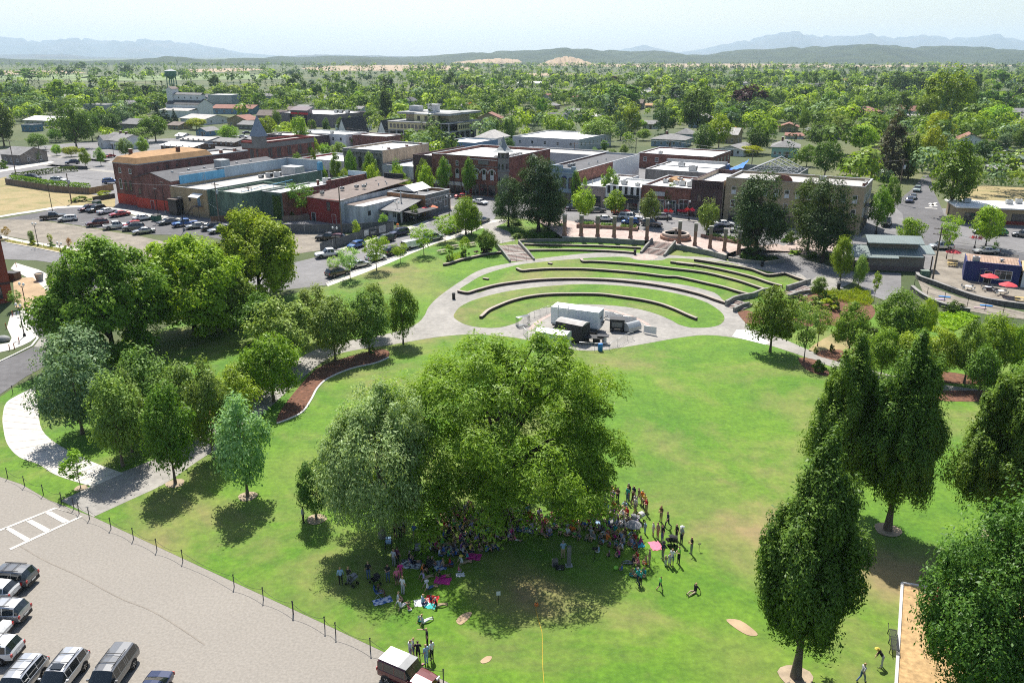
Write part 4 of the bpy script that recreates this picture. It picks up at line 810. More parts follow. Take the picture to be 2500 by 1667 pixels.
def bld(name,label,u0,u1,v0,v1,cat='building',z=None):
    p=UV(u0,v0); zz=p.z if z is None else z
    if z is None: zz=min(UV(a,b).z for a in(u0,u1) for b in (v0,v1))
    o=thing(name,label,cat,(p.x,p.y,zz),YAW); return o,u1-u0,v1-v0
def text(par,s,size,m,loc,rz,name='lettering',ext=.03,al='CENTER'):
    cu=bpy.data.curves.new('t','FONT'); cu.body=s; cu.size=size; cu.extrude=ext; cu.align_x=al; cu.resolution_u=2
    tmp=bpy.data.objects.new('t',cu); COL.objects.link(tmp); dg=bpy.context.evaluated_depsgraph_get(); me=bpy.data.meshes.new_from_object(tmp.evaluated_get(dg)); bpy.data.objects.remove(tmp)
    me.materials.clear(); me.materials.append(m); o=link(name,me,par,loc); o.rotation_euler=(math.pi/2,0,rz); return o
# ---- red brick warehouse with orange hipped roof
o,w,d=bld('brick_warehouse','tall red brick warehouse with orange mansard-like roof and red painted base',-104.5,-95,-56,-19)
landmark_wh=o
walls(o,w,d,10.4,W['brickr'],W['brickr']); coping(o,w,d,10.4,CAPM,z=.25)
b=MB(); k=2.2; z0,z1,z2=10.66,12.0,13.0; D2=24
b.add([(-.1,-.1,z0),(w+.1,-.1,z0),(w+.1,D2,z0),(-.1,D2,z0),(.9,.9,z1),(w-.9,.9,z1),(w-.9,D2-1,z1),(.9,D2-1,z1),(w/2,5,z2),(w/2,D2-5,z2)],[(0,1,5,4),(1,2,6,5),(2,3,7,6),(3,0,4,7),(4,5,8),(5,6,9,8),(6,7,9),(7,4,8,9)]); b.build('roof',RF['orange'],o)
b=MB(); b.box(.3,w-.3,D2+.05,d-.3,10.0,10.2); b.build('rear_roof',RF['pale'],o)
b=MB(); b.box(-.035,w+.035,-.035,-.003,-.5,2.7); b.build('painted_base',W['redp'],o)
chimney(o,3,3.6,12.3,1.4,.7); chimney(o,w-2.5,15,12,1.5,.8); chimney(o,w-1,28,10.2,1.2,.7); chimney(o,w-1,33,10.2,1.2,.7)
wins(o,w,d,'f',[2.6,6.6],8.1,1.0,1.2,'sash'); wins(o,w,d,'f',[2.1],3.9,1.1,2.7,'arch'); wins(o,w,d,'f',[4.1,6.,8.2],3.7,.9,2.6,'archdark'); wins(o,w,d,'r',[6,9,12,16,20],8.9,.5,.6,'dark')
door(o,w,d,'f',8.9,1.2,2.3,W['redd'])
# ---- brick annex with shallow gable
o,w,d=bld('brick_annex','gabled brick annex with red painted base attached to the orange-roofed warehouse',-94.9,-81,-57.5,-19)
walls(o,w,d,7.4,W['brickr']); gable(o,0,w,0,d,7.4,9.1,'y',RF['dark'],.15,wall=W['brickr'])
b=MB(); b.box(-.02,w+.035,-.035,-.003,-.5,2.6); b.build('painted_base',W['redp'],o)
for q in (5,10,15,21,26,31): vent(o,w*.62,q,8.45,.5,.2)
b=MB(); b.box(0,2.6,0,3,0,2.6,0); b.box(-.05,.35,-.05,3.05,2.601,2.7,0); b.build('roof_unit',METAL,o,(9.,18,7.95))
wins(o,w,d,'f',[1.8],3.6,.8,1.4,'dark'); door(o,w,d,'f',6,1.1,2.2,W['redd'])
# ---- tan and blue hall
o,w,d=bld('blue_topped_hall','tan walled hall with long faded sky-blue parapet and external stairs',-80.9,-68.1,-58,-18)
walls(o,w,d,6.7,W['tan'],W['green'],W['bluegr'],W['tan']); flatroof(o,w,d,6.1,RF['pale']); coping(o,w,d,6.7,CAPM)
b=MB(); b.box(.02,.3,3,17.,6.81,8.8,0); b.box(.02,.3,17.01,d-.35,6.81,9.3,1); b.box(.31,w-.4,d-.3,d-.02,6.81,9.3,1); b.box(w-.39,w+.4,d-1.4,d+.05,6.81,9.0,0); b.build('upper_wall',[W['blue'],W['bluegr']],o)
b=MB(); b.box(-.06,.36,2.95,d-.3,9.31,9.4,0); b.box(.37,w,d-.36,d+.04,9.31,9.4,0); b.build('wall_cap',CAPM,o)
hvac(o,7,26,6.1,1.6); hvac(o,8.5,27.5,6.1,1.8,.5); hvac(o,6,24,6.1,1.2); b=MB(); b.box(0,5,0,3.6,0,2.3); b.build('roof_penthouse',METAL,o,(6.5,31,6.1))
b=MB()
for i in range(5): b.cbox(1.2+i*.0,9+.001*i,6.5+.45*i,.5,.06,.05)
b.tube([(.6,10,6.2),(.5,10,9)],.04,5); b.tube([(1.2,10,6.2),(1.1,10,9)],.04,5); b.build('roof_ladder',METAL,o)
b=MB(); b.box(1.2,4.2,-2.2,-.02,3.9,4.05,0); b.box(1.25,4.15,-2.1,-2.0,0,3.9,1); b.box(1.25,1.35,-2,-.05,0,3.9,1); b.box(4.05,4.15,-2,-.05,0,3.9,1); b.build('loading_canopy',[RF['brown'],DARKM],o)
b=MB(); b.box(8.6,11.2,-1.6,-.02,2.6,2.75,0); 
for i in range(10): b.box(5.4+.32*i,5.7+.32*i,-1.4,-.5,.24+.24*i,.3+.24*i,0)
for x in (8.7,11.1): b.box(x,x+.12,-1.55,-1.43,-.4,2.6,0)
b.tube([(5.4,-1.4,1.1),(8.6,-1.4,3.6),(11.2,-1.4,3.6)],.05,6); b.build('stair',W['wood'],o)
b=MB(); b.add([(8.2,-1.7,5.0),(11.6,-1.7,5.0),(11.6,-.05,5.7),(8.2,-.05,5.7),(8.2,-1.7,4.9),(11.6,-1.7,4.9),(11.6,-.05,5.6),(8.2,-.05,5.6)],[(0,1,2,3),(7,6,5,4),(0,4,5,1),(1,5,6,2),(3,7,4,0)]); b.build('awning',RF['white2'],o)
door(o,w,d,'f',9.9,1,2.1,W['steel'],2.75); wins(o,w,d,'f',[6.7],3.7,.7,.9,'dark')
# ---- green painted building
o,w,d=bld('green_building','green painted building with white flat roof beside tall utility poles',-68,-57.8,-56.5,-40)
walls(o,w,d,6.6,W['green']); flatroof(o,w,d,6.1,RF['pale']); coping(o,w,d,6.6,W['green'],z=.06)
b=MB(); b.tube([(w,0,7.0),(w,3,7.1),(w,6,7.5),(w,10,7.5),(w,d,7.8)],.06,6)
for y in (0,3,6,10,14): b.tube([(w,y,6.6),(w,y,7.4)],.04,5)
b.build('roof_rail',W['blue'],o)
b=MB(); b.add([(5.2,-1.2,1.6),(8.2,-1.2,1.6),(8.2,-.03,2.6),(5.2,-.03,2.6),(5.2,-1.2,1.5),(8.2,-1.2,1.5),(8.2,-.03,2.5),(5.2,-.03,2.5)],[(0,1,2,3),(7,6,5,4),(0,4,5,1),(1,5,6,2),(3,7,4,0)]); b.build('awning',W['brown'],o); door(o,w,d,'f',6.6,1.2,2.0,W['black'])
# ---- white-roofed brick shop with ivy
o,w,d=bld('brick_shop','white-roofed brick shop with dark ivy climbing its end wall',-57.7,-51.5,-50.5,-19)
walls(o,w,d,6.3,W['green'],W['brick'],W['brick'],W['green']); flatroof(o,w,d,6.0,RF['white']); 
b=MB(); b.box(w-.3,w,16,d-.3,6.3,7.1,0); b.box(0,w,d-.31,d+.02,6.301,7.6,1); b.build('parapet',[W['brick'],W['bluegr']],o); coping(o,w,15.9,6.3,CAPM); hvac(o,3.4,19,6.,1.8); chimney(o,5,14,6.,1.5,.5); vent(o,2,9,6.)
r_=np.random.RandomState(3); n=900; P_=np.stack([3.6+2.4*r_.rand(n),-.1-.35*r_.rand(n),5.6*r_.rand(n)**.8],1); link('ivy',quadmesh('ivy',quads(P_,unit(np.stack([.2*r_.randn(n),-1+.3*r_.randn(n),.4+.3*r_.randn(n)],1)),np.full(n,.18),.7,r_),LM['dark']),o)
wins(o,w,d,'r',[20,24],3.6,2.6,.7,'dark')
# ---- white and brown-roofed complex
o,w,d=bld('white_walled_restaurant','white walled restaurant with brown roll roof and dark red end wall',-46.2,-36.6,-47.5,-20.5)
walls(o,w,d,5.6,W['redd'],W['whited'],W['brick'],W['redd']); b=MB(); b.add([(-.15,-.15,5.75),(w+.15,-.15,5.45),(w+.15,d,6.9),(-.15,d,7.2),(-.15,-.15,5.6),(w+.15,-.15,5.3),(w+.15,d,6.75),(-.15,d,7.05)],[(0,1,2,3),(7,6,5,4),(0,4,5,1),(1,5,6,2),(3,7,4,0),(2,6,7,3)]); b.build('roof',RF['brown'],o)
b=MB(); b.box(w+.01,w+5.5,2,16,-.8,4.4,0); b.add([(w,1.9,4.5),(w+5.6,1.9,4.3),(w+5.6,16.1,4.3),(w,16.1,4.5)],[(0,1,2,3)],1); b.build('side_wing',[W['whited'],RF['brown']],o)
for x,y in ((2,3),(3,9),(5,12),(6.5,13)): hvac(o,x,y,5.9+.055*y,.9)
for x,y in ((4,17),(7,18),(6,22),(8,20),(3,22)): vent(o,x,y,6.2,.7)
b=MB(); b.box(0,6,0,.3,0,1.2); b.build('sign_back',W['black'],o,(2,d-.4,7.1))
wins(o,w,d,'f',[6.4],3.1,1.,1.9,'sashdark'); door(o,w,d,'f',1.6,1.1,2.1,W['black']); door(o,w,d,'f',7.9,1.1,2.2,W['redd'])
wins(o,w+5.5,d,'r',[4,9],2.2,1.0,.9,'dark')
# ---- shed-roofed bar with patio and corner bank
o,w,d=bld('shed_roofed_bar','single-storey bar with grey sloping roof behind the patio',-31,-27.2,-39,-26)
walls(o,w+2,d,2.9,W['whited'],W['black']); b=MB(); b.add([(-1.5,-1.2,2.75),(w+2.4,-1.2,2.75),(w+2.4,d,5.2),(-1.5,d,5.2),(-1.5,-1.2,2.6),(w+2.4,-1.2,2.6),(w+2.4,d,5.05),(-1.5,d,5.05)],[(0,1,2,3),(7,6,5,4),(0,4,5,1),(1,5,6,2),(3,7,4,0),(2,6,7,3)]); b.build('roof',RF['grey'],o)
vent(o,2,5,3.9,2.2,.14); vent(o,4,9,4.5,1,.1); wins(o,w+2,d,'f',[1.5,3.8],1.,1.1,1.3,'mull'); door(o,w+2,d,'f',5,1,2.1,W['black'])
b=MB(); b.add([(w+2.5,0,2.6),(w+6,0,2.4),(w+6,9,2.4),(w+2.5,9,2.6),(w+2.5,0,2.5),(w+6,0,2.3),(w+6,9,2.3),(w+2.5,9,2.5)],[(0,1,2,3),(7,6,5,4),(0,4,5,1),(1,5,6,2),(3,7,4,0)])
for y in (.2,4.5,8.8): b.box(w+5.8,w+5.92,y,y+.12,-.5,2.35)
b.build('patio_awning',W['dkg'],o)
o,w,d=bld('corner_brick_building','low corner building with round-arched grey stone side and orange brick end',-35.5,-24.2,-31,-20)
walls(o,w,d,5.,mat('orange_brick_end',(.33,.17,.085),.9,var=.25,sc=.5,fine=2),W['grey']); flatroof(o,w,d,4.4,RF['grey']); coping(o,w,d,5.,CAPM)
wins(o,w,d,'r',[1.8,8.8],1.1,1.3,2.7,'arch'); wins(o,w,d,'r',[4.4,6.4],2.6,1.2,1.2,'arch'); hvac(o,4,6,4.4,1.1); vent(o,8,6,4.4)
b=MB(); b.box(w+.003,w+.12,0,d,3.9,4.1); b.box(w+.003,w+.1,0,d,2.9,3.0); b.build('stone_band',TRIM,o)
b=MB(); b.add([(0,3,0),(5.5,3,0),(5.5,d-.5,0),(0,d-.5,0),(2.7,3,1.3),(2.7,d-.5,1.3)],[(0,1,4),(1,2,5,4),(2,3,5),(3,0,4,5)]); b.build('white_roof_hump',RF['white2'],o,(.5,.0,5.12))
# ---- brick building with turret (far side of main street)
o,w,d=bld('brick_turret_building','two-storey brick building with arched windows and pointed grey corner turret',-44,-20.3,.6,27.5)
landmark_tu=o
walls(o,w,d,10.6,W['brick'],W['brick']); flatroof(o,w,d,9.9,RF['white']); coping(o,w,d,10.6,CAPM)
b=MB(); b.box(-6.5,0,0,.3,-.8,10.0,0); b.box(-6.5,-6.2,.3,d,-.8,10.,0); b.box(-6.2,-.01,.3,d,9.2,9.4,1); b.build('left_bay',[W['brickd'],RF['white']],o)
b=MB(); r=1.55; cx,cy_=w-.6,.4
pr=[(r,-.5),(r,3.2),(r*1.12,3.3),(r*1.12,3.6),(r,3.7),(r,6.9),(r*1.12,7.0),(r*1.12,7.3),(r,7.4),(r,10.6),(r*1.1,10.7),(r,10.9),(r,12.0),(r*1.25,12.3)]
b.lathe(pr,8,0,(cx,cy_,0),False); b.build('turret',W['grey'],o)
b=MB(); b.lathe([(r*1.95,0),(r*1.35,.45),(r*.75,1.3),(r*.38,2.5),(.04,4.0)],8,0,(cx,cy_,12.32),False); b.build('turret_roof',mat('grey_slate_spire',(.23,.25,.25),.6,var=.08,sc=2),o)
for zz in (4.3,7.9,10.95):
    for k in range(-3,3):
        a=R(22.5)+k*R(45)-R(45); q=link('turret_window',winmesh(.55,1.3 if zz<9 else .9,'sashdark'),o,(cx+r*.935*math.cos(a),cy_+r*.935*math.sin(a),zz),a+math.pi/2)
wins(o,w,d,'f',spread(13.5,21,3),4.6,1.1,2.9,'archblind'); wins(o,w,d,'f',[2.5,5.4,8.5,11.4],4.5,1.2,2.6,'archblind'); wins(o,w,d,'f',[5.4,8.5],7.9,.8,1.2,'sash')
b=MB(); b.box(12.6,w-2.2,-.13,-.003,7.95,8.15,1)
for k in range(3):
    c=13.5+7.5*(k+.5)/3; rr=1.35; 
    for i in range(9):
        a0=math.pi*i/9;a1=math.pi*(i+1)/9; b.add([(c+rr*math.cos(a),-.14,6.2+rr*math.sin(a)) for a in(a0,a1)]+[(c+(rr-.3)*math.cos(a),-.14,6.2+(rr-.3)*math.sin(a)) for a in(a1,a0)],[(3,2,1,0)],0)
b.box(15.5,18.7,-.2,-.003,8.6,9.6,1); b.box(12.6,w-2.2,-.1,-.003,9.8,10.0,0); b.build('arch_trim',[TRIM,W['grey']],o)
wins(o,w,d,'f',spread(.5,12.5,5),.4,2.0,2.9,'mulldark'); wins(o,w,d,'f',spread(13,21,3),.4,2.2,2.8,'mulldark')
b=MB()
for k in range(5): b.box(.6+2.4*k,2.6+2.4*k,-.5,-.09,2.4,3.35)
b.build('shop_awning',W['white'],o)
wins(o,w,d,'r',[19,20.8,22.6,24.4,26],5.,1.,2.2,'sashdark'); wins(o,w,d,'r',spread(14,26,4),.6,2.4,2.6,'mull')
b=MB(); b.box(w+.003,w+.9,14.5,17.,3.2,9.4,0); b.add([(w,14.3,9.41),(w+1.1,14.3,9.41),(w+1.1,17.2,9.41),(w,17.2,9.41),(w,15.75,10.5)],[(0,1,4),(1,2,4),(2,3,4)],0); b.build('bay_window',W['grey'],o)
for y in (3,5,6.5,8,10): hvac(o,w-3,y+4,9.9,1.1)
hvac(o,w-4,2.5,9.9,1.3); door(o,w,d,'f',12.8,1.2,2.4,W['redd'])
# ---- grey arched store with tan brick flank
o,w,d=bld('grey_arcaded_store','grey arcaded two-storey store with long blank tan brick flank',-77.5,-62.7,2,26)
walls(o,w,d,10.2,W['grey'],W['tanb']); flatroof(o,w,d,9.7,RF['white']); coping(o,w,d,10.2,CAPM)
wins(o,w,d,'f',[1.6,4.,6.4,9.,11.4,13.4],4.8,1.2,3.4,'archdark'); wins(o,w,d,'f',spread(.5,14.3,5),.3,2.3,3.0,'mulldark'); b=MB(); b.box(-.1,w+.1,-.5,-.003,9.3,9.7,0); b.box(-.1,w+.1,-.3,-.003,3.7,4.,0)
for x in spread(0,w,10): b.box(x-.12,x+.12,-.4,-.003,8.6,9.3,0)
b.build('cornice',W['grey'],o)
for y in (4,13,20): chimney(o,w-.5,y,9.8,.9,.7)
for x,y in ((4,6),(8,9),(10,18),(5,16)): vent(o,x,y,9.7,.4)
o,w,d=bld('white_lowrise_shops','low white and brown shops filling the gap beside the tan brick flank',-62.4,-50.9,1.5,24)
walls(o,w,d,6.3,W['whited'],W['brown']); flatroof(o,w,d,5.8,RF['white']); coping(o,w,d,6.3,CAPM); b=MB(); b.add([(5,-1.6,2.6),(9,-1.6,2.6),(9,-.03,3.8),(5,-.03,3.8)],[(0,1,2,3)]); b.build('awning',W['navy'],o); hvac(o,6,8,5.8,1.3); wins(o,w,d,'f',[2.2,10.3],.4,2.4,2.4,'mull')
o,w,d=bld('low_painted_shops','low row of shops with red and white upper walls behind street trees',-97,-77.8,3,20)
walls(o,w,d,6.,W['whited'],W['redd']); flatroof(o,w,d,5.5,RF['white']); coping(o,w,d,6.,CAPM); wins(o,w,d,'f',spread(1,18,6),.4,2.1,2.6,'mulldark'); wins(o,w,d,'f',[1.6,3.6],3.4,1.2,1.8,'arch'); hvac(o,9,8,5.5,1.2)
# ---- brick civic building with slate pyramid
o,w,d=bld('brick_civic_hall','ornate red brick hall with grey frieze and steep slate pyramid tower',-127,-118.7,8,34)
landmark_ci=o
walls(o,w,d,9.,W['brick'],W['brick']); flatroof(o,w,d,8.6,RF['pale']); coping(o,w,d,9.,W['redd'],z=.35)
b=MB(); b.box(-.08,w+.08,-.08,-.003,7.2,8.7); b.box(w+.003,w+.08,0,d,7.2,8.7); b.box(-.1,w+.1,-.1,-.003,3.2,3.6); b.box(w+.003,w+.1,0,d,3.2,3.6); b.build('frieze',W['grey'],o)
b=MB(); b.box(w-3,w+.4,-.4,3,7.5,11.2); b.build('tower',W['grey'],o); b=MB(); b.add([(w-3.4,-.8,11.2),(w+.8,-.8,11.2),(w+.8,3.4,11.2),(w-3.4,3.4,11.2),(w-1.3,1.3,18.)],[(0,1,4),(1,2,4),(2,3,4),(3,0,4),(3,2,1,0)]); b.build('pyramid_roof',mat('blue_slate',(.19,.235,.29),.6,var=.12,sc=2.5),o)
wins(o,w,d,'f',[1.3,2.2,4.,4.9,7.],4.1,.75,2.9,'archdark'); wins(o,w,d,'r',[4,5,8,9,13,14,18,19,23,24],4.1,.75,2.9,'archdark'); wins(o,w,d,'r',[4.5,9,14,19,23.5],.5,2.,2.4,'mulldark')
# ---- blue Italianate shop and long brick flank
o,w,d=bld('blue_italianate_shop','pale blue false-fronted shop with dark round window hoods',-10.6,.6,.3,46)
landmark_bl=o
walls(o,w,d,8.4,W['slate'],W['brick'],W['white']); b=MB(); b.add([(.3,.3,8.0),(w-.3,.3,8.0),(w-.3,d-.3,8.0),(.3,d-.3,8.0)],[(0,1,2,3)]); b.build('roof',RF['dark'],o)
b=MB(); b.box(w+.003,w+.03,25,d,-.5,8.5); b.build('white_flank',W['white'],o); b=MB(); b.box(0,w,0,.5,8.4,9.2,0); b.box(-.1,1,-.15,.5,9.21,9.7,0); b.box(w-1,w+.1,-.15,.5,9.21,9.7,0); b.box(3.6,w-3.6,-.1,.5,9.21,9.9,0); b.box(-.1,w+.1,-.4,-.003,7.9,8.3,0); b.build('false_front',W['slate'],o)
wins(o,w,d,'f',[2.2,4.4,8.2,10],4.2,1.1,2.8,'arch',frame=W['navy']); wins(o,w,d,'f',spread(.6,10.6,3),.4,2.6,2.6,'mulldark'); b=MB()
for c in (2.2,8.2):
    for i in range(9):
        a0=math.pi*i/9;a1=math.pi*(i+1)/9; b.add([(c+.85*math.cos(a),-.12,6.45+.85*math.sin(a)) for a in(a0,a1)]+[(c+.6*math.cos(a),-.12,6.45+.6*math.sin(a)) for a in(a1,a0)],[(3,2,1,0)])
b.build('window_hood',W['navy'],o); coping(o,w,d-.6,8.4,CAPM,y0=.55)
for y in (12,13.2,14.2): hvac(o,4,y,8.,1.)
for y in (5,9,18,24,30): vent(o,7,y,8.,.5)
# ---- striped shop with lettering
o,w,d=bld('striped_shop','black and white striped storefront with lettered black sign band',9.3,18.6,.2,14)
landmark_st=o
walls(o,w,d,5.9,W['white'],W['white']); flatroof(o,w,d,5.5,RF['white']); b=MB()
for k in range(6): b.box(.5+1.55*k,1.25+1.55*k,-.03,-.003,3.9,5.8)
b.build('black_stripes',W['black'],o); b=MB(); b.box(1.2,w-.2,-.25,-.003,3.0,3.8); b.build('sign_band',W['black'],o); text(o,'ARENA',.72,W['white'],(3.6,-.27,3.15),0)
b=MB(); b.add([(0,-1.8,2.1),(w,-1.8,2.1),(w,-.26,2.9),(0,-.26,2.9)],[(0,1,2,3)]); b.build('awning',W['black'],o); wins(o,w,d,'f',spread(.4,9,3),.3,2.3,1.8,'mulldark')
b=MB(); b.box(3.4,5.2,-.4,-.26,1.9,2.8,0); b.build('blade_sign',W['white'],o); hvac(o,3,5,5.5,1.4); hvac(o,7,4,5.5,1.1)
o,w,d=bld('pink_shop','narrow pinkish shop front between the blue false front and the striped shop',.9,9.1,.4,24)
walls(o,w,d,5.2,mat('pinkish_render',(.37,.29,.26),.9,var=.12,sc=.5),W['white']); flatroof(o,w,d,4.8,RF['white']); coping(o,w,d,5.2,CAPM); wins(o,w,d,'f',[2,4,6.2],.3,1.7,2.5,'mulldark'); hvac(o,4,9,4.8,1.4); hvac(o,5,16,4.8,1.2); vent(o,2,6,4.8)
# satellite dish on pink shop
b=MB(); b.tube([(0,0,0),(0,0,1.6)],.05,6); b.lathe([(.02,0),(.45,.1),(.75,.32)],14,0,(0,-.1,1.7)); b.build('satellite_dish',METAL,o,(6,12,4.8))
# ---- glass-fronted brick store
o,w,d=bld('glass_front_store','single-storey brick store with big white-framed shop windows facing the plaza',18.8,31.2,.5,20)
walls(o,w,d,6.6,W['brick'],W['brick']); flatroof(o,w,d,6.1,RF['white']); coping(o,w,d,6.6,CAPM); b=MB(); b.box(3,6,-.2,-.003,4.3,5.3); b.build('sign_board',W['greyl'],o)
wins(o,w,d,'f',[1.7,4.6,7.6],.3,2.7,3.2,'mull'); wins(o,w,d,'f',[10.8],.3,2.4,3.6,'mull'); door(o,w,d,'f',9.2,1.2,2.6,FRAMED); b=MB(); b.box(9.6,12,-.8,-.07,1.05,1.5); b.build('flower_box',mat('red_petunias',(.5,.02,.05),.9,var=.5,sc=9),o)
for x,y,s in ((3,9,1.3),(6,8,1.2),(8,7,1.6),(10.5,6,1.7),(5,14,1.2),(9,13,1.4)): hvac(o,x,y,6.1,s)
b=MB(); b.add([(0,0,0),(5,0,0),(5,5,0),(0,5,0),(2.5,0,1.),(2.5,5,1.)],[(0,1,4),(1,2,5,4),(2,3,5),(3,0,4,5)]); b.build('tan_roof_hump',RF['orange'],o,(1,11,6.15))
# ---- dark brick theatre front
o,w,d=bld('plum_brick_front','tall dark plum brick front with corbelled top panel',31.4,38.8,.3,22)
walls(o,w,d,8.9,W['brickd'],mat('pale_plaster_flank',(.42,.35,.27),.9,var=.1,sc=.5)); flatroof(o,w,d,8.,RF['white']); coping(o,w,d,8.9,W['brickd']); b=MB()
for x in spread(.5,w-.5,16): b.box(x-.12,x+.12,-.1,-.003,7.1,8.3)
b.box(.3,w-.3,-.12,-.003,8.301,8.5); b.build('corbel',W['brickd'],o); wins(o,w,d,'f',[2,5.6],4.,1.,1.8,'archdark'); wins(o,w,d,'f',[2.2,5.2],.4,2.4,2.4,'mulldark')
# ---- tan hotel
o,w,d=bld('tan_hotel','three-storey tan hotel with faded painted lettering along its top',39.2,69.4,1.2,15)
landmark_ho=o
walls(o,w,d,10.6,W['hotel'],W['hotel']); flatroof(o,w,d,10.1,RF['pale']); coping(o,w,d,10.6,CAPM)
for zz in (3.9,7.0): wins(o,w,d,'f',spread(.8,w-.5,12),zz,1.05,1.7,'sash' if zz<5 else 'sashblind')
for zz in (3.9,7.0): wins(o,w,d,'r',spread(1,d-1,5),zz,1.05,1.7,'sash')
wins(o,w,d,'f',spread(.8,w-.5,9),.4,2.3,2.4,'mulldark'); wins(o,w,d,'r',spread(1,d-1,4),.4,1.6,2.3,'mulldark')
text(o,'HOTEL',1.0,mat('faded_sign_paint',(.19,.18,.17),.9,var=.3,sc=3),(w-6.2,-.004,9.15),0,ext=.004)
b=MB(); b.box(w+.003,w+1.2,4,8,5.9,6.0); b.box(w+.003,w+1.2,4,8,3.1,3.2)
for zz in (3.2,6.0):
    for y in np.linspace(4,8,9): b.box(w+1.15,w+1.2,y-.02,y+.02,zz,zz+.9)
b.build('fire_escape',DARKM,o)
b=MB(); n=10; b.add([(13+1.9*math.cos(math.pi*i/n),.001*0-.02,10.7+1.3*math.sin(math.pi*i/n)) for i in range(n+1)]+[(13+1.9*math.cos(math.pi*i/n),.4,10.7+1.3*math.sin(math.pi*i/n)) for i in range(n+1)],[tuple(range(n,-1,-1)),tuple(range(n+1,2*n+2))]+[(i,i+1,n+2+i,n+1+i) for i in range(n)]); b.build('round_parapet',W['brick'],o)
for y in (1,3,5): chimney(o,w-.4,y,10.7,.6,.6)
hvac(o,20,9,10.1,1.4)
# ---- white-roof halls behind, truss ruin, carport
o,w,d=bld('white_roofed_hall','wide hall with patched white roof and streaked concrete flank',5.5,24,38.5,62)
walls(o,w,d,5.2,mat('streaked_concrete',(.27,.25,.22),.9,var=.3,sc=.5,stretch=(1.5,1.5,.25)),W['wood']); flatroof(o,w,d,4.9,RF['white']); coping(o,w,d,5.2,CAPM); hvac(o,7,12,4.9,1.8); hvac(o,13,4,4.9,2.2); vent(o,9,8,4.9); vent(o,12,9,4.9)
b=MB(); b.box(-.2,w+.2,9,9.4,5.31,5.6); b.box(-.2,w+.2,d-4,d-3.6,5.31,6.2); b.build('roof_step',CAPM,o)
o,w,d=bld('roofless_truss_hall','burnt-out hall with bare roof trusses and a bright blue tarpaulin',23.6,44.6,57,77)
landmark_tr=o
walls(o,w,d,3.6,W['conc']); b=MB()
for y in (2,7,12,17):
    b.tube([(6,y,3.6),(13,y,7),(20.5,y,3.6)],.16,5); b.tube([(6,y,3.6),(20.5,y,3.6)],.14,5)
    for x in (9,11,13,15.5,18): b.tube([(x,y,3.6),(x+.9,y,7-abs(x+.9-13)*.48)],.1,4)
for k in range(-3,4): b.tube([(13+2.2*k,1,6.9-abs(k)*1.02),(13+2.2*k,18,6.9-abs(k)*1.02)],.09,4)
b.build('roof_truss',W['greyl'],o)
b=MB(); vs=[];fs=[]
for i in range(9):
    for j in range(9):
        x=.3+5.2*i/8;y=.5+7*j/8; vs.append((x,y,3.7+2.9*(i/8)**1.2*(.4+.6*j/8)+.16*math.sin(i*2.1+j*1.3)))
for i in range(8):
    for j in range(8): fs.append((i*9+j,(i+1)*9+j,(i+1)*9+j+1,i*9+j+1))
b.add(vs,fs,0,True); tp=b.build('blue_tarpaulin',mat('blue_tarp',(.012,.15,.62),.4,var=.1,sc=2),o)
o,w,d=bld('open_carport','white flat carport roof on posts behind the pale row',47,55,34,43)
b=MB(); b.box(-.3,w+.3,-.3,d+.3,3.2,3.4); b.build('roof',RF['white2'],o); b=MB()
for x in (0,w/2,w):
    for y in (0,d): b.cbox(x,y,1.3,.2,.2,3.8)
b.box(0,.2,0,d,-.5,3.19); b.build('post',W['wood'],o)
# ---- unfinished concrete-framed block
o,w,d=bld('unfinished_apartment_block','unfinished four-storey block with raw concrete frame and yellow sheathing',-146,-112.5,112,138)
landmark_un=o
z1,z2,z3=5.0,8.2,11.6
b=MB()
for x in np.linspace(.4,w-.4,9):
    for y in np.linspace(.4,d-.4,7):
        if x<1 or x>w-1 or y<1 or y>d-1: b.cbox(x,y,2.1,.55,.55,5.8)
b.build('column',W['conc'],o)
b=MB(); b.box(0,w,0,d,z1-.45,z1); b.box(-.3,w+.3,-.3,d+.3,z2,z2+.35); b.box(1.5,w-1.5,1.5,d-1.5,.05,z1-.46,1); b.build('floor_slab',[W['conc'],W['black']],o)
b=MB(); b.box(0,w-8,0,.35,z1+.001,z2-.001,0); b.box(w-.35,w,7,17,z1+.001,z2-.001,0); b.box(w-.35,w,20,d,z1+.001,z2-.001,0); b.box(3,w-4,3.5,d-4,z1+.002,z2-.002,1); b.box(0,.35,.4,d,z1+.001,z2-.001,0); b.build('sheathed_wall',[W['cream'],W['black']],o)
wins(o,w,d,'f',spread(.8,w-8.6,12),z1+.8,1.25,1.6,'dark'); wins(o,w,d,'r',spread(7.3,16.7,6),z1+.8,1.0,1.6,'dark'); wins(o,w,d,'r',spread(20.5,25.5,3),z1+.8,1.,1.6,'dark')
b=MB()
for x in (w-7.5,w-4.5,w-.5): b.cbox(x,.4,(z1+z2)/2,.5,.5,z2-z1-.01)
b.cbox(w-.4,18.4,(z1+z2)/2,.5,.5,z2-z1-.01); b.build('upper_column',W['conc'],o)
b=MB(); b.box(12,w-8.5,4,5,z2+.36,z3,0); b.box(6,w-4,6,d-3,z2+.36,z3-.02,1); b.build('penthouse_wall',[W['cream'],mat('tan_sheathing',(.42,.36,.24),.9,var=.12,sc=.7)],o)
for x in spread(12.5,w-9,3): link('window',winmesh(1.5,1.9,'dark'),o,(x,3.99,z2+.9),0)
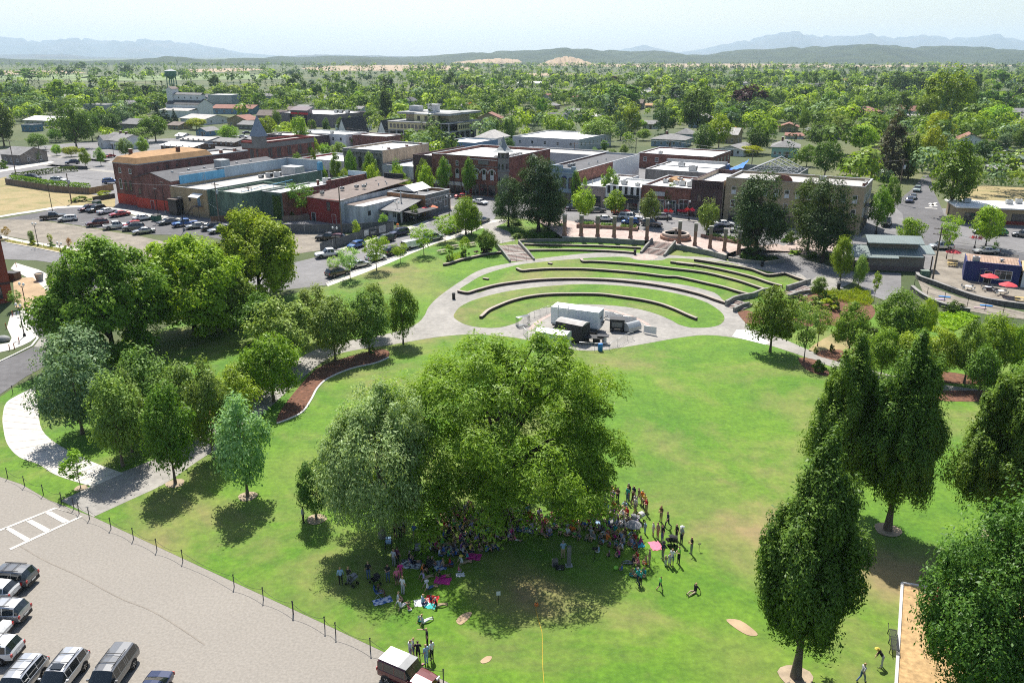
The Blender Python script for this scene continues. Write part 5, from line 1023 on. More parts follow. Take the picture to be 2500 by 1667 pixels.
b=MB(); b.box(3,12,3.2,d-6,z3,z3+.9,0); b.box(w-9.5,w-1.2,2,12,z3,z3+.9,0); b.box(w-8,w-.5,13,d+2,z3+.1,z3+1.0,0); b.box(12.01,w-9.51,3.8,d-3,z3+.001,z3+.5,1); b.box(5,w-8.1,12.01,d-3,z3+.02,z3+.85,1); b.build('roof_slab',[W['conc'],RF['white']],o)
b=MB(); b.box(5,10,10,14,z3+.9,z3+3.3,0); b.box(16,20,9,13,z3+.5,z3+4.0,0); b.box(15.5,21,8.6,13.4,z3+4.001,z3+4.2,0); b.build('stair_head',W['greyl'],o)
# ---- cinema box
o,w,d=bld('mauve_cinema','low mauve cinema box with white roof and red entrance sign',-256,-214,152,182)
landmark_cn=o
walls(o,w,d,6.6,W['mauve']); flatroof(o,w,d,6.2,RF['white']); coping(o,w,d,6.6,W['mauve'])
b=MB(); b.box(14,26,-2.5,2,-.5,8.4,0); b.add([(13.5,-2.9,8.4),(26.5,-2.9,8.4),(26.5,2.4,10.2),(13.5,2.4,10.2),(13.5,-2.9,8.2),(26.5,-2.9,8.2),(26.5,2.4,10),(13.5,2.4,10)],[(0,1,2,3),(7,6,5,4),(0,4,5,1),(1,5,6,2),(3,7,4,0)],0); b.build('entrance_block',W['mauve'],o)
b=MB(); b.box(13.8,15,-3.2,-2.6,-.5,6.4,0); b.box(24.5,25.7,-3.2,-2.6,-.5,6.4,0); b.build('entrance_column',W['black'],o)
b=MB(); b.box(15,27,-3.4,-2.7,6.3,7.3,0); b.build('red_sign',mat('red_sign_face',(.62,.02,.03),.5,var=0),o)
for x in (4,7,10,29,32,36): hvac(o,x,12+x*.2,6.2,2.2)
# ---- blue shop by the unfinished block, red brick square shop, white A-frames
def simple(name,label,u0,u1,v0,v1,h,wall,roof,cap=True,wn=None,right=None,units=0,z=None):
    o,w,d=bld(name,label,u0,u1,v0,v1,z=z); walls(o,w,d,h,wall,right); flatroof(o,w,d,h-.4,roof)
    if cap: coping(o,w,d,h,CAPM)
    if wn: wins(o,w,d,'f',spread(.6,w-.6,wn),max(.8,h-2.6),1.2,1.4,'sash'); wins(o,w,d,'r',spread(.6,d-.6,max(2,int(d/4))),max(.8,h-2.6),1.2,1.4,'sash')
    for i in range(units): hvac(o,w*(.25+.5*((i*37)%10)/10),d*(.2+.6*((i*53)%10)/10),h-.4,1.3)
    return o
simple('steel_blue_shop','steel blue flat-roofed shop below the unfinished block',-93,-78,78,95,5.,W['steel'],RF['white'],wn=None,units=1)
simple('white_flat_hall','big low hall with glaring white roof beyond the brick turret',-78,-48,107,140,5.2,W['greyl'],RF['white2'],wn=5)
simple('grey_flat_warehouse','grey metal warehouse just behind the turret building',-52,-22,62,76,5.2,W['greyl'],RF['pale'],cap=True)
simple('small_brick_shed','small red brick shed with tar roof behind the turret building',-24,-11,36,46,4.2,W['brick'],RF['dark'])
simple('brick_flat_shop','wide brick building with white roof behind the white-roofed hall',-12,14,78,100,5.,W['brick'],RF['white'],wn=6,units=1)
simple('white_motel_block','white flat-roofed block left of the unfinished apartments',-172,-142,78,92,5.2,W['white'],RF['white'],wn=7,units=2)
simple('brick_store_block','dark brick low store left of the steel blue shop',-176,-150,66,77,5.,W['brickd'],RF['white'],units=1)
simple('brick_corner_store','square brick store in front of the unfinished apartments',-140,-122,80,92,5.2,W['brick'],RF['white'])
for u0,lb in ((-182,'white A-frame gable with dark roof, left of the unfinished apartments'),(-158,'second white A-frame gable, nearer the unfinished apartments')):
    o,w,d=bld('a_frame_church',lb,u0,u0+7,118,134); gable(o,0,w,0,d,.1,8.,'y',W['black'],.3,wall=W['white']); door(o,w,d,'f',w/2,1,2.2,W['brown'])
# ---- pavilion with metal roof
base=Vector((67.9,149.2,1.42)); o=thing('metal_roofed_pavilion','block-walled park pavilion with stepped green-grey metal roof','pavilion',base,R(-9))
landmark_pa=o
w,d=10.,7.; walls(o,w,d,2.9,W['cmu']); b=MB(); b.box(-.03,w+.03,-.03,-.003,.0,.9); b.box(w+.003,w+.03,0,d,0,.9); b.build('lower_band',mat('mauve_block',(.16,.115,.11),.9,var=.1,sc=1.),o)
def slope(x0,x1,y0,z0,y1,z1,nm='roof'):
    b=MB(); b.add([(x0,y0,z0),(x1,y0,z0),(x1,y1,z1),(x0,y1,z1),(x0,y0,z0-.15),(x1,y0,z0-.15),(x1,y1,z1-.15),(x0,y1,z1-.15)],[(0,1,2,3),(7,6,5,4),(0,4,5,1),(1,5,6,2),(3,7,4,0),(2,6,7,3)])
    n=int((x1-x0)/.45); 
    for i in range(n+1):
        x=x0+(x1-x0)*i/n; b.add([(x-.02,y0,z0+.05),(x+.02,y0,z0+.05),(x+.02,y1,z1+.05),(x-.02,y1,z1+.05),(x-.02,y0,z0),(x+.02,y0,z0),(x+.02,y1,z1),(x-.02,y1,z1)],[(0,1,2,3),(0,3,7,4),(1,5,6,2),(0,4,5,1)])
    return b.build(nm,RF['metal'],o)
slope(-3.2,5,-1.3,2.75,3.0,4.15); slope(5.01,9.5,-.6,2.95,3.0,4.15); slope(9.51,12.,.8,3.3,4.5,4.2); slope(-3.2,10,7.9,3.,3.6,4.15,'rear_roof')
b=MB(); b.box(.5,9.2,2.2,4.8,3.9,5.5); b.build('clerestory',W['cmu'],o); slope(-.3,9.8,.9,5.1,3.6,6.1,'upper_roof'); slope(-.3,9.8,6,5.1,3.61,6.1,'upper_rear_roof')
door(o,w,d,'r',2,1,2.1,W['greyl']); b=MB()
for x,y in ((-2.9,-1),(-2.9,2.5),(11.7,1.2)): b.cbox(x,y,1.3,.18,.18,3)
b.build('post',W['brown'],o)
# ---- navy shop and neighbours on the right
P0=g('M7',1370,1190); o=thing('navy_cafe','small navy blue cafe with striped metal roof and white-framed doorway','cafe',(P0.x,P0.y,P0.z-.1),R(-27))
landmark_na=o
w,d=8.8,6.5; walls(o,w,d,3.7,W['navy']); slope_m=RF['rust']; b=MB(); b.add([(.1,.1,3.55),(w-.1,.1,3.55),(w-.1,d-.1,3.75),(.1,d-.1,3.75)],[(0,1,2,3)])
for i in range(18): b.box(.2+.47*i,.24+.47*i,.2,d-.2,3.6,3.8)
b.build('roof',RF['rust'],o); hvac(o,1.6,.9,3.6,1.2); vent(o,5.8,2.6,3.7,.3,.25); door(o,w,d,'f',3.9,1.1,2.2,W['black']); wins(o,w,d,'f',[6.2],.9,2.8,1.7,'mull'); b=MB(); b.tube([(2.6,-.15,0),(2.6,-.15,2.6),(3.6,-.15,2.6)],.05,5); b.build('doorway_frame',FRAME,o)
q=o; P1=P0+Vector((math.cos(R(-27))*9.2,math.sin(R(-27))*9.2,0)); o=thing('white_garage','white garage with bare plywood roof beside the navy cafe','garage',(P1.x,P1.y,P0.z-.15),R(-27))
walls(o,6,6.,3.0,W['white']); gable(o,0,6,0,6,3.,4.,'x',mat('plywood_sheet',(.55,.40,.22),.8,var=.06,sc=.6),.3,wall=W['white']); b=MB(); b.box(.8,2.6,-.06,-.003,0,2.3,0); b.box(2.66,4.4,-.06,-.003,0,2.3,0); b.build('door',W['whited'],o)
P0=g('M7',1310,640); o=thing('tan_strip_mall','low tan strip mall with white flat roof and maroon window base','shop',P0,R(-13)); w,d=30,9.5
landmark_sm=o
walls(o,w,d,3.6,W['tan']); b=MB(); b.box(-.8,w,-1.2,d,3.601,3.9); b.build('roof',RF['white'],o); wins(o,w,d,'f',[2.6],.2,2.2,2.2,'mulldark'); wins(o,w,d,'f',spread(11,29,4),.9,3.6,1.6,'mulldark'); b=MB(); b.box(10.5,w,-.05,-.003,0,.8); b.build('maroon_base',W['redd'],o); door(o,w,d,'f',5.4,1.2,2.1,W['black'])
for x,y in ((3,5),(12,5),(14.5,6.5),(18,5),(21,7)): hvac(o,x,y,3.9,1.4)
# ---- new brick apartments at the left edge
P0=g('L1',118,648); o=thing('new_brick_apartments','three-storey new orange-red brick apartments cut by the left edge','apartment building',(P0.x,P0.y,P0.z),R(38))
landmark_ap=o
b=MB(); b.box(-22,0,0,16,-.5,10.8); b.build('wall',W['brickn'],o); b=MB(); b.box(-22.3,.3,-.3,16.3,10.801,11.2); b.build('roof',W['dkg'],o); b=MB(); b.box(-22,.02,-.03,-.003,3.1,3.5); b.box(.003,.03,0,16,3.1,3.5); b.build('band',W['brickd'],o)
for zz in (.9,4.4,7.9):
    for x in (-2.2,-5.5,-9): link('window',winmesh(1.6,1.9,'sashdark'),o,(x,0,zz),0)
    for y in (2.5,6.5,11): link('window',winmesh(1.6,1.9,'sashdark'),o,(0,y,zz),math.pi/2)
# ---- fenced compound office
o,w,d=bld('grey_office','low grey office with shallow white gable roof behind the hedge',-124,-107,-34,-24)
walls(o,w,d,2.9,W['cmu']); gable(o,0,w*.62,0,d,2.9,4.2,'x',RF['white'],.5,wall=W['cmu']); gable(o,w*.62,w,-1,d+1,3.1,5.2,'y',RF['grey'],.3,wall=W['brown']); wins(o,w,d,'f',[1.5,4.5,8],1.6,1.6,.6,'dark'); door(o,w,d,'f',6.2,1,2.1)
# ---- grain elevator, tower and sheds, far left
def at(v,x,y,yaw=None): 
    p=g(v,x,y); return p
p=g('T1',1500,860); o=thing('white_grain_elevator','white grain elevator with tall square headhouse under the water tower','grain elevator',p,R(-22))
landmark_gr=o
w,d=26,13; walls(o,w,d,7.5,W['white']); gable(o,0,w,0,d,7.5,10.5,'x',W['dkg'],.3,wall=W['white']); b=MB(); b.box(3.01,w-1,4.6,8.4,9.5,13.2,0); b.build('upper_storey',W['white'],o); gable(o,3.01,w-1,4.6,8.4,13.2,14.2,'x',RF['grey'],.3); b=MB(); b.box(-1.5,3,3.6,9.4,-.5,16.5,0); b.build('headhouse',W['white'],o); gable(o,-1.5,3,3.6,9.4,16.5,17.8,'y',RF['brown'],.3,wall=W['white'],name='headhouse_roof')
for x in (7,12,17,22): link('window',winmesh(.8,.8,'dark'),o,(x,4.58,11),0)
b=MB(); b.box(2,w-1,-8,-.02,-.5,4.2,0); b.build('lean_to',W['white'],o); b=MB(); b.add([(1.6,-8.3,4.25),(w-.6,-8.3,4.25),(w-.6,-.03,5.6),(1.6,-.03,5.6)],[(0,1,2,3)]); b.build('lean_to_roof',RF['pale'],o)
p=g('T1',1880,795); o=thing('grey_metal_silo_block','tall windowless grey metal mill block','mill',p,R(-15)); w,d=19,13
walls(o,w,d,10.,W['greyl'],mat('grey_corrugated',(.20,.235,.26),.6,var=.12,sc=.5,stretch=(3,3,.2))); flatroof(o,w,d,9.9,RF['white'],t=.1); b=MB(); b.box(-.02,w+.02,-.02,-.003,3.8,4.2); b.build('band',W['dkg'],o)
p=g('T1',1900,840); o=thing('rusty_roofed_shed','long shed with rusty pink roof below the grey mill block','shed',p,R(-12)); w,d=30,14; walls(o,w,d,3.6,W['steel']); gable(o,0,w,0,d,3.6,5.6,'x',RF['red'],.4,wall=W['steel']); wins(o,w,d,'f',spread(1,29,5),1.2,1.4,1.2,'dark')
# ---- generic houses and sheds, placed from the picture
def house(v,cx,base,wp,hp,wall,roof,label,kind='gx',yaw=-29.5,dep=None,cat='house',name='house',win=3,ch=0,storeys=None):
    p=g(v,cx,base); s=VW[v][2]*depth(p)/CF; w=max(4.,wp*s/1.1); hh=max(2.4,hp*s*.8); d=dep or min(w,11); 
    o=thing(name,label,cat,p+Vector((0,0,0)),R(yaw)); ze=hh*.62 if kind!='flat' else hh
    x0=-w/2
    walls(o,w,d,ze,W[wall],x0=x0)
    if kind=='gx': gable(o,x0,x0+w,0,d,ze,hh,'x',RF[roof],.5,wall=W[wall])
    elif kind=='gy': gable(o,x0,x0+w,0,d,ze,hh,'y',RF[roof],.5,wall=W[wall])
    elif kind=='hip': hip(o,x0,x0+w,0,d,ze,hh,RF[roof],.6)
    elif kind=='cross':
        gable(o,x0,x0+w,0,d,ze,hh,'x',RF[roof],.5,wall=W[wall]); b=MB(); b.box(x0+w*.1,x0+w*.45,-2.2,-.01,-.5,ze,0); b.build('front_wing',W[wall],o); gable(o,x0+w*.1,x0+w*.45,-2.2,d*.45,ze,hh*.93,'y',RF[roof],.4,wall=W[wall],name='wing_roof')
    else: flatroof(o,w,d,ze-.3,RF[roof],x0=x0); coping(o,w,d,ze,CAPM,x0=x0)
    zs=[.9] if ze<4.2 else [.9,ze-1.9]
    for zz in zs:
        for a in spread(.4,w-.4,win):
            if kind=='cross' and .05<a/w<.5: link('window',winmesh(1.,1.2,'sash'),o,(x0+a,-2.2,zz)); continue
            link('window',winmesh(1.,1.2,'sash'),o,(x0+a,0,zz))
        for a in spread(.4,d-.4,2): link('window',winmesh(1.,1.2,'sash'),o,(x0+w,a,zz),math.pi/2)
    for k in range(ch): chimney(o,x0+w*(.35+.3*k),d*.5,hh-.6,1.5,.8)
    if name=='house': door(o,w,d,'f',w*.58,1.,2.1) .location.x+=x0
    return o
H_=house
for a in [
 ('T1',1000,1150,400,150,'white','grey','large white house with grey cross-gabled roof and two chimneys','cross',-40,12,'house','house',5,2),
 ('T1',110,1290,260,170,'cmu','grey','grey-roofed house at the left edge behind a utility pole','gx',-20,11),
 ('T1',860,835,270,95,'greyl','pale','long pale grey industrial shed among trees on the left','flat',-15,14,'shed','shed',4),
 ('T1',370,945,440,90,'whited','white','long white-roofed works building at the left','gx',-20,16,'workshop','workshop',6),
 ('T1',250,1000,150,75,'steel','grey','small steel-grey unit in front of the white-roofed works','flat',-20,6,'shed','shed',2),
 ('T1',1950,930,300,95,'white','pale','white shed with grey gable roof below the rusty shed','gy',60,20,'shed','shed',2),
 ('T1',1560,980,150,75,'tan','brown','small house with brown roof left of a yellow-green tree','gx',-25,9),
 ('T1',1810,1040,130,90,'steel','grey','small pale blue gabled cottage','gy',-20,9),
 ('T1',2210,980,190,85,'cmu','grey','low grey shop with shingled roof beside the street','gx',-20,10,'shop','shop',3),
 ('T1',1610,1065,90,50,'white','white2','tiny white shed behind a purple shrub','gx',-25,5,'shed','shed',1),
 ('T1',1740,1105,360,55,'greyl','pale','long low pale roof behind the orange-roofed warehouse','gx',-25,12,'shop','shop',5),
 ('T1',1590,1165,430,70,'brown','white2','shop with dazzling metal roof and three roof vents','gx',-25,12,'shop','shop',5,0),
 ('T1',2010,1130,280,75,'brown','grey','brown shop with long grey roof left of the brick hall','gx',-25,11,'shop','shop',4),
 ('T1',1000,710,140,40,'tan','brown','far brown-roofed house left of a purple tree','gx',-20,10),
 ('T1',720,745,70,50,'white','white2','far small white barn','gy',-20,9,'barn','barn',1),
 ('T2',240,670,240,60,'tan','red','far house with long salmon-red roof','gx',-15,12),
 ('T2',920,825,110,60,'white','grey','white house with grey roof left of the great dark fir','gx',-20,9),
 ('T2',90,770,170,50,'greyl','grey','grey-roofed house at far left of the cinema','gx',-20,10),
 ('T2',430,800,130,45,'white','grey','white house behind the cinema','gx',-20,9),
 ('T2',1890,800,130,65,'steel','grey','grey gabled house behind the unfinished apartments','gx',-20,10),
 ('T2',2070,800,100,65,'brown','grey','dark gabled house right of the orange-tinged tree','gy',-20,10),
 ('T2',2225,930,80,60,'tan','pale','small tan house between two tall olive poplars','gy',-20,8),
 ('T2',560,720,190,45,'white','grey','long house with grey roof in the trees behind the cinema','gx',-15,9),
 ('T2',850,990,320,55,'white','pale','pale flat-roofed motel wing in front of the cinema','flat',-25,9,'motel','motel',6),
 ('T3',680,910,220,85,'mint','pale','mint green gabled house with pale roof','gy',-25,13),
 ('T3',385,800,110,70,'tan','grey','tan house with steep pyramid roof','hip',-20,9),
 ('T3',575,835,140,55,'white','grey','white house with broad grey hipped roof','hip',-20,10),
 ('T3',430,905,170,85,'greyl','dark','house with tall dark roof by a yellow-green tree','gx',-25,10),
 ('T3',1340,890,90,75,'steel','grey','blue timbered gabled house','gy',-20,8),
 ('T3',1270,975,140,85,'white','grey','white two-storey house left of a dark tree','gx',-25,9),
 ('T3',1430,1135,330,130,'slate','grey','blue-grey Victorian house with hipped porch roof','hip',-25,13,'house','house',5,1),
 ('T3',1570,1090,150,140,'slate','grey','taller blue-grey house behind the Victorian','hip',-25,9),
 ('T3',1990,1215,260,110,'white','grey','white cottage with grey gable facing the street','gy',-35,16),
 ('T3',120,850,170,55,'cmu','grey','grey-roofed bungalow left of a yellow-green tree','gx',-20,9),
 ('T3',210,585,270,38,'white','white2','far long white-roofed barn','gx',-8,20,'barn','barn',5),
 ('T3',1265,790,70,50,'tan','orange','far house with tan roof','gx',-15,9),
 ('T3',460,590,90,35,'greyl','grey','far grey barn right of the long white barn','gx',-10,9,'barn','barn',2),
 ('T3',2265,665,70,40,'greyl','grey','far grey house right of the purple tree','gx',-10,9),
 ('T4',870,885,430,130,'brickr','red','long brick school with red hipped roof and white windows','hip',-12,16,'school','school',9),
 ('T4',235,1005,180,95,'tan','red','craftsman house with brown roof and green gable','gy',-20,10),
 ('T4',200,1230,250,180,'mint','grey','two-storey Victorian with grey hip roof and front gable','hip',-20,12,'house','house',5,1),
 ('T4',290,1065,170,55,'whited','red','red-roofed bungalow behind the Victorian','gx',-20,8),
 ('T4',2240,1290,270,95,'dkg','greenr','house with dull green roof and brick chimney at the right','hip',-15,11,'house','house',3,1),
 ('T4',2250,1380,330,80,'cmu','grey','grey hip-roofed house behind the dark clipped hedge','hip',-15,11),
 ('T4',190,810,180,50,'white','grey','grey-roofed house at centre right among trees','gx',-15,10),
 ('T4',430,790,130,55,'greyl','grey','pale house with grey roof near a dark conical tree','gx',-15,9),
 ('T4',900,645,60,35,'white','white2','tiny white-roofed house in the far trees','gx',-15,8),
 ('T4',530,665,70,30,'white','grey','far white house left of a dark fir','gx',-15,8),
 ('T4',2150,1170,110,50,'white','pale','pale house glimpsed behind blue-green shrubs','gx',-15,8),
 ]: house(*a)
def suburb():
    q=random.Random(4); cnt=0; tries=0; cols=[('white','white'),('greyl','pale grey'),('tan','tan'),('slate','slate blue'),('cmu','brown-grey'),('mint','mint')]; rfs=[('grey','grey'),('dark','dark'),('brown','brown'),('red','reddish'),('pale','pale')]; find_blocks()
    while cnt<64 and tries<4000:
        tries+=1; y=330+900*q.random()**1.3; x=(q.random()*2-1)*.66*y
        if x<-.15*y and y>800: continue
        if blocked(x,y) or any(abs(x-a)<16 and abs(y-b)<22 for a,b in SUB): continue
        SUB.append((x,y)); cnt+=1; a,b=P((x,y,TOWN)); s=px('F',0,0)[0]; k=depth((x,y,TOWN)); w=10+7*q.random(); hh=5.2+2*q.random(); c=q.choice(cols); r=q.choice(rfs); kd=q.choice(['gx','gx','hip','gy'])
        o=house('F',a/VW['F'][2],b/VW['F'][2],w*1.1*CF/k/VW['F'][2],hh/.8*CF/k/VW['F'][2],c[0],r[0],'',kd,q.choice([-29,-20,-10,60,0]),9); o['label']=f"{c[1]} house with {r[1]} {'hipped' if kd=='hip' else 'gabled'} roof among the town trees"; o['group']='houses among the trees'
SUB=[]
def landmarks():
    for nm,oo in (('orange-roofed warehouse',landmark_wh),('brick turret building',landmark_tu),('brick civic hall',landmark_ci),('blue false-fronted shop',landmark_bl),('striped storefront',landmark_st),('tan hotel',landmark_ho),('bare roof trusses',landmark_tr),('unfinished apartments',landmark_un),('mauve cinema',landmark_cn),('metal-roofed pavilion',landmark_pa),('navy cafe',landmark_na),('tan strip mall',landmark_sm),('white grain elevator',landmark_gr)):
        landmark(nm,oo.location+Vector((0,0,4)))
    for o in COL.objects:
        if o.parent is None and o.get('category') in('house','school','barn','motel','workshop') : 
            lb=o['label']; nm={'long brick school with red hipped roof and white windows':'brick school','large white house with grey cross-gabled roof and two chimneys':'big white house','mint green gabled house with pale roof':'mint green house','two-storey Victorian with grey hip roof and front gable':'two-storey Victorian','white cottage with grey gable facing the street':'white cottage','blue-grey Victorian house with hipped porch roof':'blue-grey Victorian','far long white-roofed barn':'far white barn','long white-roofed works building at the left':'white-roofed works','far house with long salmon-red roof':'salmon-roofed house','house with dull green roof and brick chimney at the right':'green-roofed house','grey-roofed house at the left edge behind a utility pole':'grey house at left edge'}.get(lb)
            if nm: landmark(nm,o.location+Vector((0,0,4)))
# ================================================================ vehicles
TYRE=mat('tyre_rubber',(.015,.015,.015),.85,var=0); RIM=mat('alloy_rim',(.35,.36,.37),.35,var=0,metal=.7); CGLASS=mat('car_glass',(.012,.016,.018),.08,var=0,spec=.9); PLASTIC=mat('black_car_plastic',(.018,.018,.019),.6,var=0)
HLM=mat('headlamp_lens',(.62,.64,.66),.15,var=0,spec=.8); TLM=mat('tail_lamp_red',(.42,.012,.012),.25,var=0,spec=.7)
def paint(n,c,metal=.25): 
    m=mat('car_paint_'+n,c,.28,var=0,metal=metal,spec=.6); m.node_tree.nodes['Principled BSDF'].inputs['Coat Weight'].default_value=.6; return m
PT={n:paint(n,c,me) for n,c,me in (('white',(.72,.72,.71),0),('silver',(.45,.46,.47),.6),('grey',(.17,.175,.18),.5),('black',(.012,.012,.014),.2),('navy',(.015,.025,.07),.3),('blue',(.015,.09,.30),.3),('red',(.36,.012,.018),.2),('maroon',(.09,.010,.014),.3),('green',(.06,.30,.09),.2),('brown',(.10,.075,.06),.4),('palegreen',(.33,.40,.37),.3))}
# stations: x, belt z, roof z, half width, half width at the roof ; greenhouse where roof>belt+.2
CARS=dict(
 sedan=(4.7,.33,[(-2.33,.78,.84,.72,.6),(-2.2,.98,1.02,.84,.7),(-1.55,1.0,1.06,.89,.72),(-.85,.98,1.40,.9,.60),(-.2,.97,1.46,.91,.62),(.45,.96,1.40,.91,.60),(1.1,.95,1.0,.9,.74),(1.8,.86,.90,.88,.72),(2.25,.72,.77,.8,.66),(2.36,.55,.6,.7,.6)],.32,1.40,-1.38),
 hatch=(4.2,.33,[(-2.08,.88,.95,.74,.6),(-1.98,1.0,1.12,.84,.64),(-1.55,1.0,1.45,.88,.62),(-.7,.98,1.53,.89,.64),(.1,.97,1.52,.9,.64),(.55,.96,1.42,.9,.62),(1.2,.95,1.02,.89,.73),(1.75,.86,.92,.87,.7),(2.05,.7,.76,.78,.64),(2.12,.55,.6,.7,.6)],.31,1.28,-1.25),
 suv=(4.75,.38,[(-2.35,.95,1.02,.8,.68),(-2.27,1.08,1.2,.88,.7),(-1.95,1.08,1.66,.92,.70),(-1.,1.06,1.74,.94,.71),(0.,1.05,1.74,.94,.71),(.55,1.04,1.66,.94,.70),(1.15,1.04,1.12,.93,.8),(1.85,.98,1.04,.91,.78),(2.28,.82,.88,.84,.72),(2.38,.6,.66,.76,.66)],.37,1.42,-1.40),
 van=(4.8,.36,[(-2.4,.95,1.0,.84,.72),(-2.36,1.1,1.7,.9,.76),(-1.9,1.1,1.82,.92,.78),(-1.,1.08,1.85,.93,.78),(.3,1.06,1.85,.93,.78),(.95,1.05,1.72,.92,.74),(1.7,1.03,1.12,.9,.78),(2.1,.92,.98,.87,.74),(2.36,.75,.82,.8,.68),(2.44,.55,.6,.72,.62)],.33,1.5,-1.45),
 pickup=(5.6,.42,[(-2.8,1.0,1.04,.9,.84),(-2.72,1.08,1.1,.95,.9),(-1.2,1.08,1.1,.96,.9),(-.95,1.08,1.12,.96,.8),(-.85,1.08,1.78,.96,.72),(-.1,1.07,1.84,.96,.73),(.5,1.06,1.78,.96,.72),(1.15,1.06,1.16,.95,.84),(2.3,1.02,1.08,.94,.82),(2.72,.85,.9,.86,.74),(2.8,.6,.66,.8,.7)],.40,1.8,-1.75))
CARS['canopy_pickup']=(5.6,.42,[(-2.8,1.0,1.04,.9,.84),(-2.72,1.08,1.5,.95,.75),(-2.5,1.08,1.78,.95,.74),(-1.2,1.08,1.80,.96,.74),(-1.0,1.08,1.80,.96,.73),(-.85,1.08,1.80,.96,.72),(-.1,1.07,1.86,.96,.73),(.5,1.06,1.78,.96,.72),(1.15,1.06,1.16,.95,.84),(2.3,1.02,1.08,.94,.82),(2.72,.85,.9,.86,.74),(2.8,.6,.66,.8,.7)],.40,1.8,-1.75)
CARS['jeep']=(4.2,.5,[(-2.0,1.1,1.14,.8,.74),(-1.95,1.14,1.80,.82,.74),(-1.5,1.14,1.86,.83,.75),(-.6,1.14,1.87,.83,.75),(.3,1.14,1.84,.83,.75),(.62,1.13,1.20,.83,.75),(1.4,1.1,1.15,.8,.72),(1.95,1.05,1.1,.72,.64),(2.05,.8,.84,.7,.62)],.40,1.3,-1.25)
CMESH={}
def wheelmesh(r):
    k=('w',r)
    if k not in CMESH:
        t=MB(); n=20; pr=[(r*.62,.0),(r*.95,.0),(r,.03),(r,.19),(r*.95,.22),(r*.62,.22)]
        vs=[];fs=[]
        for a,y in pr:
            for i in range(n): c=2*math.pi*i/n; vs.append((a*math.cos(c),y-.11,a*math.sin(c)))
        for j in range(5):
            for i in range(n): fs.append((j*n+i,(j+1)*n+i,(j+1)*n+(i+1)%n,j*n+(i+1)%n))
        t.add(vs,fs,0,True); q=MB(); vs=[(r*.62*math.cos(2*math.pi*i/n),.075,r*.62*math.sin(2*math.pi*i/n)) for i in range(n)]
        q.add(vs,[tuple(range(n-1,-1,-1))],1); q.add([(x,-.075,z) for x,y,z in vs],[tuple(range(n))],1)
        for i in range(5):
            c=2*math.pi*i/5; M=Matrix.Rotation(-c,4,'Y'); q.box(.05,r*.6,.076,.10,-.035,.035,0,M); q.box(.05,r*.6,-.10,-.076,-.035,.035,0,M)
        CMESH[k]=(t.mesh('wheel',TYRE),q.mesh('rim',[RIM,TYRE]))
    return CMESH[k]
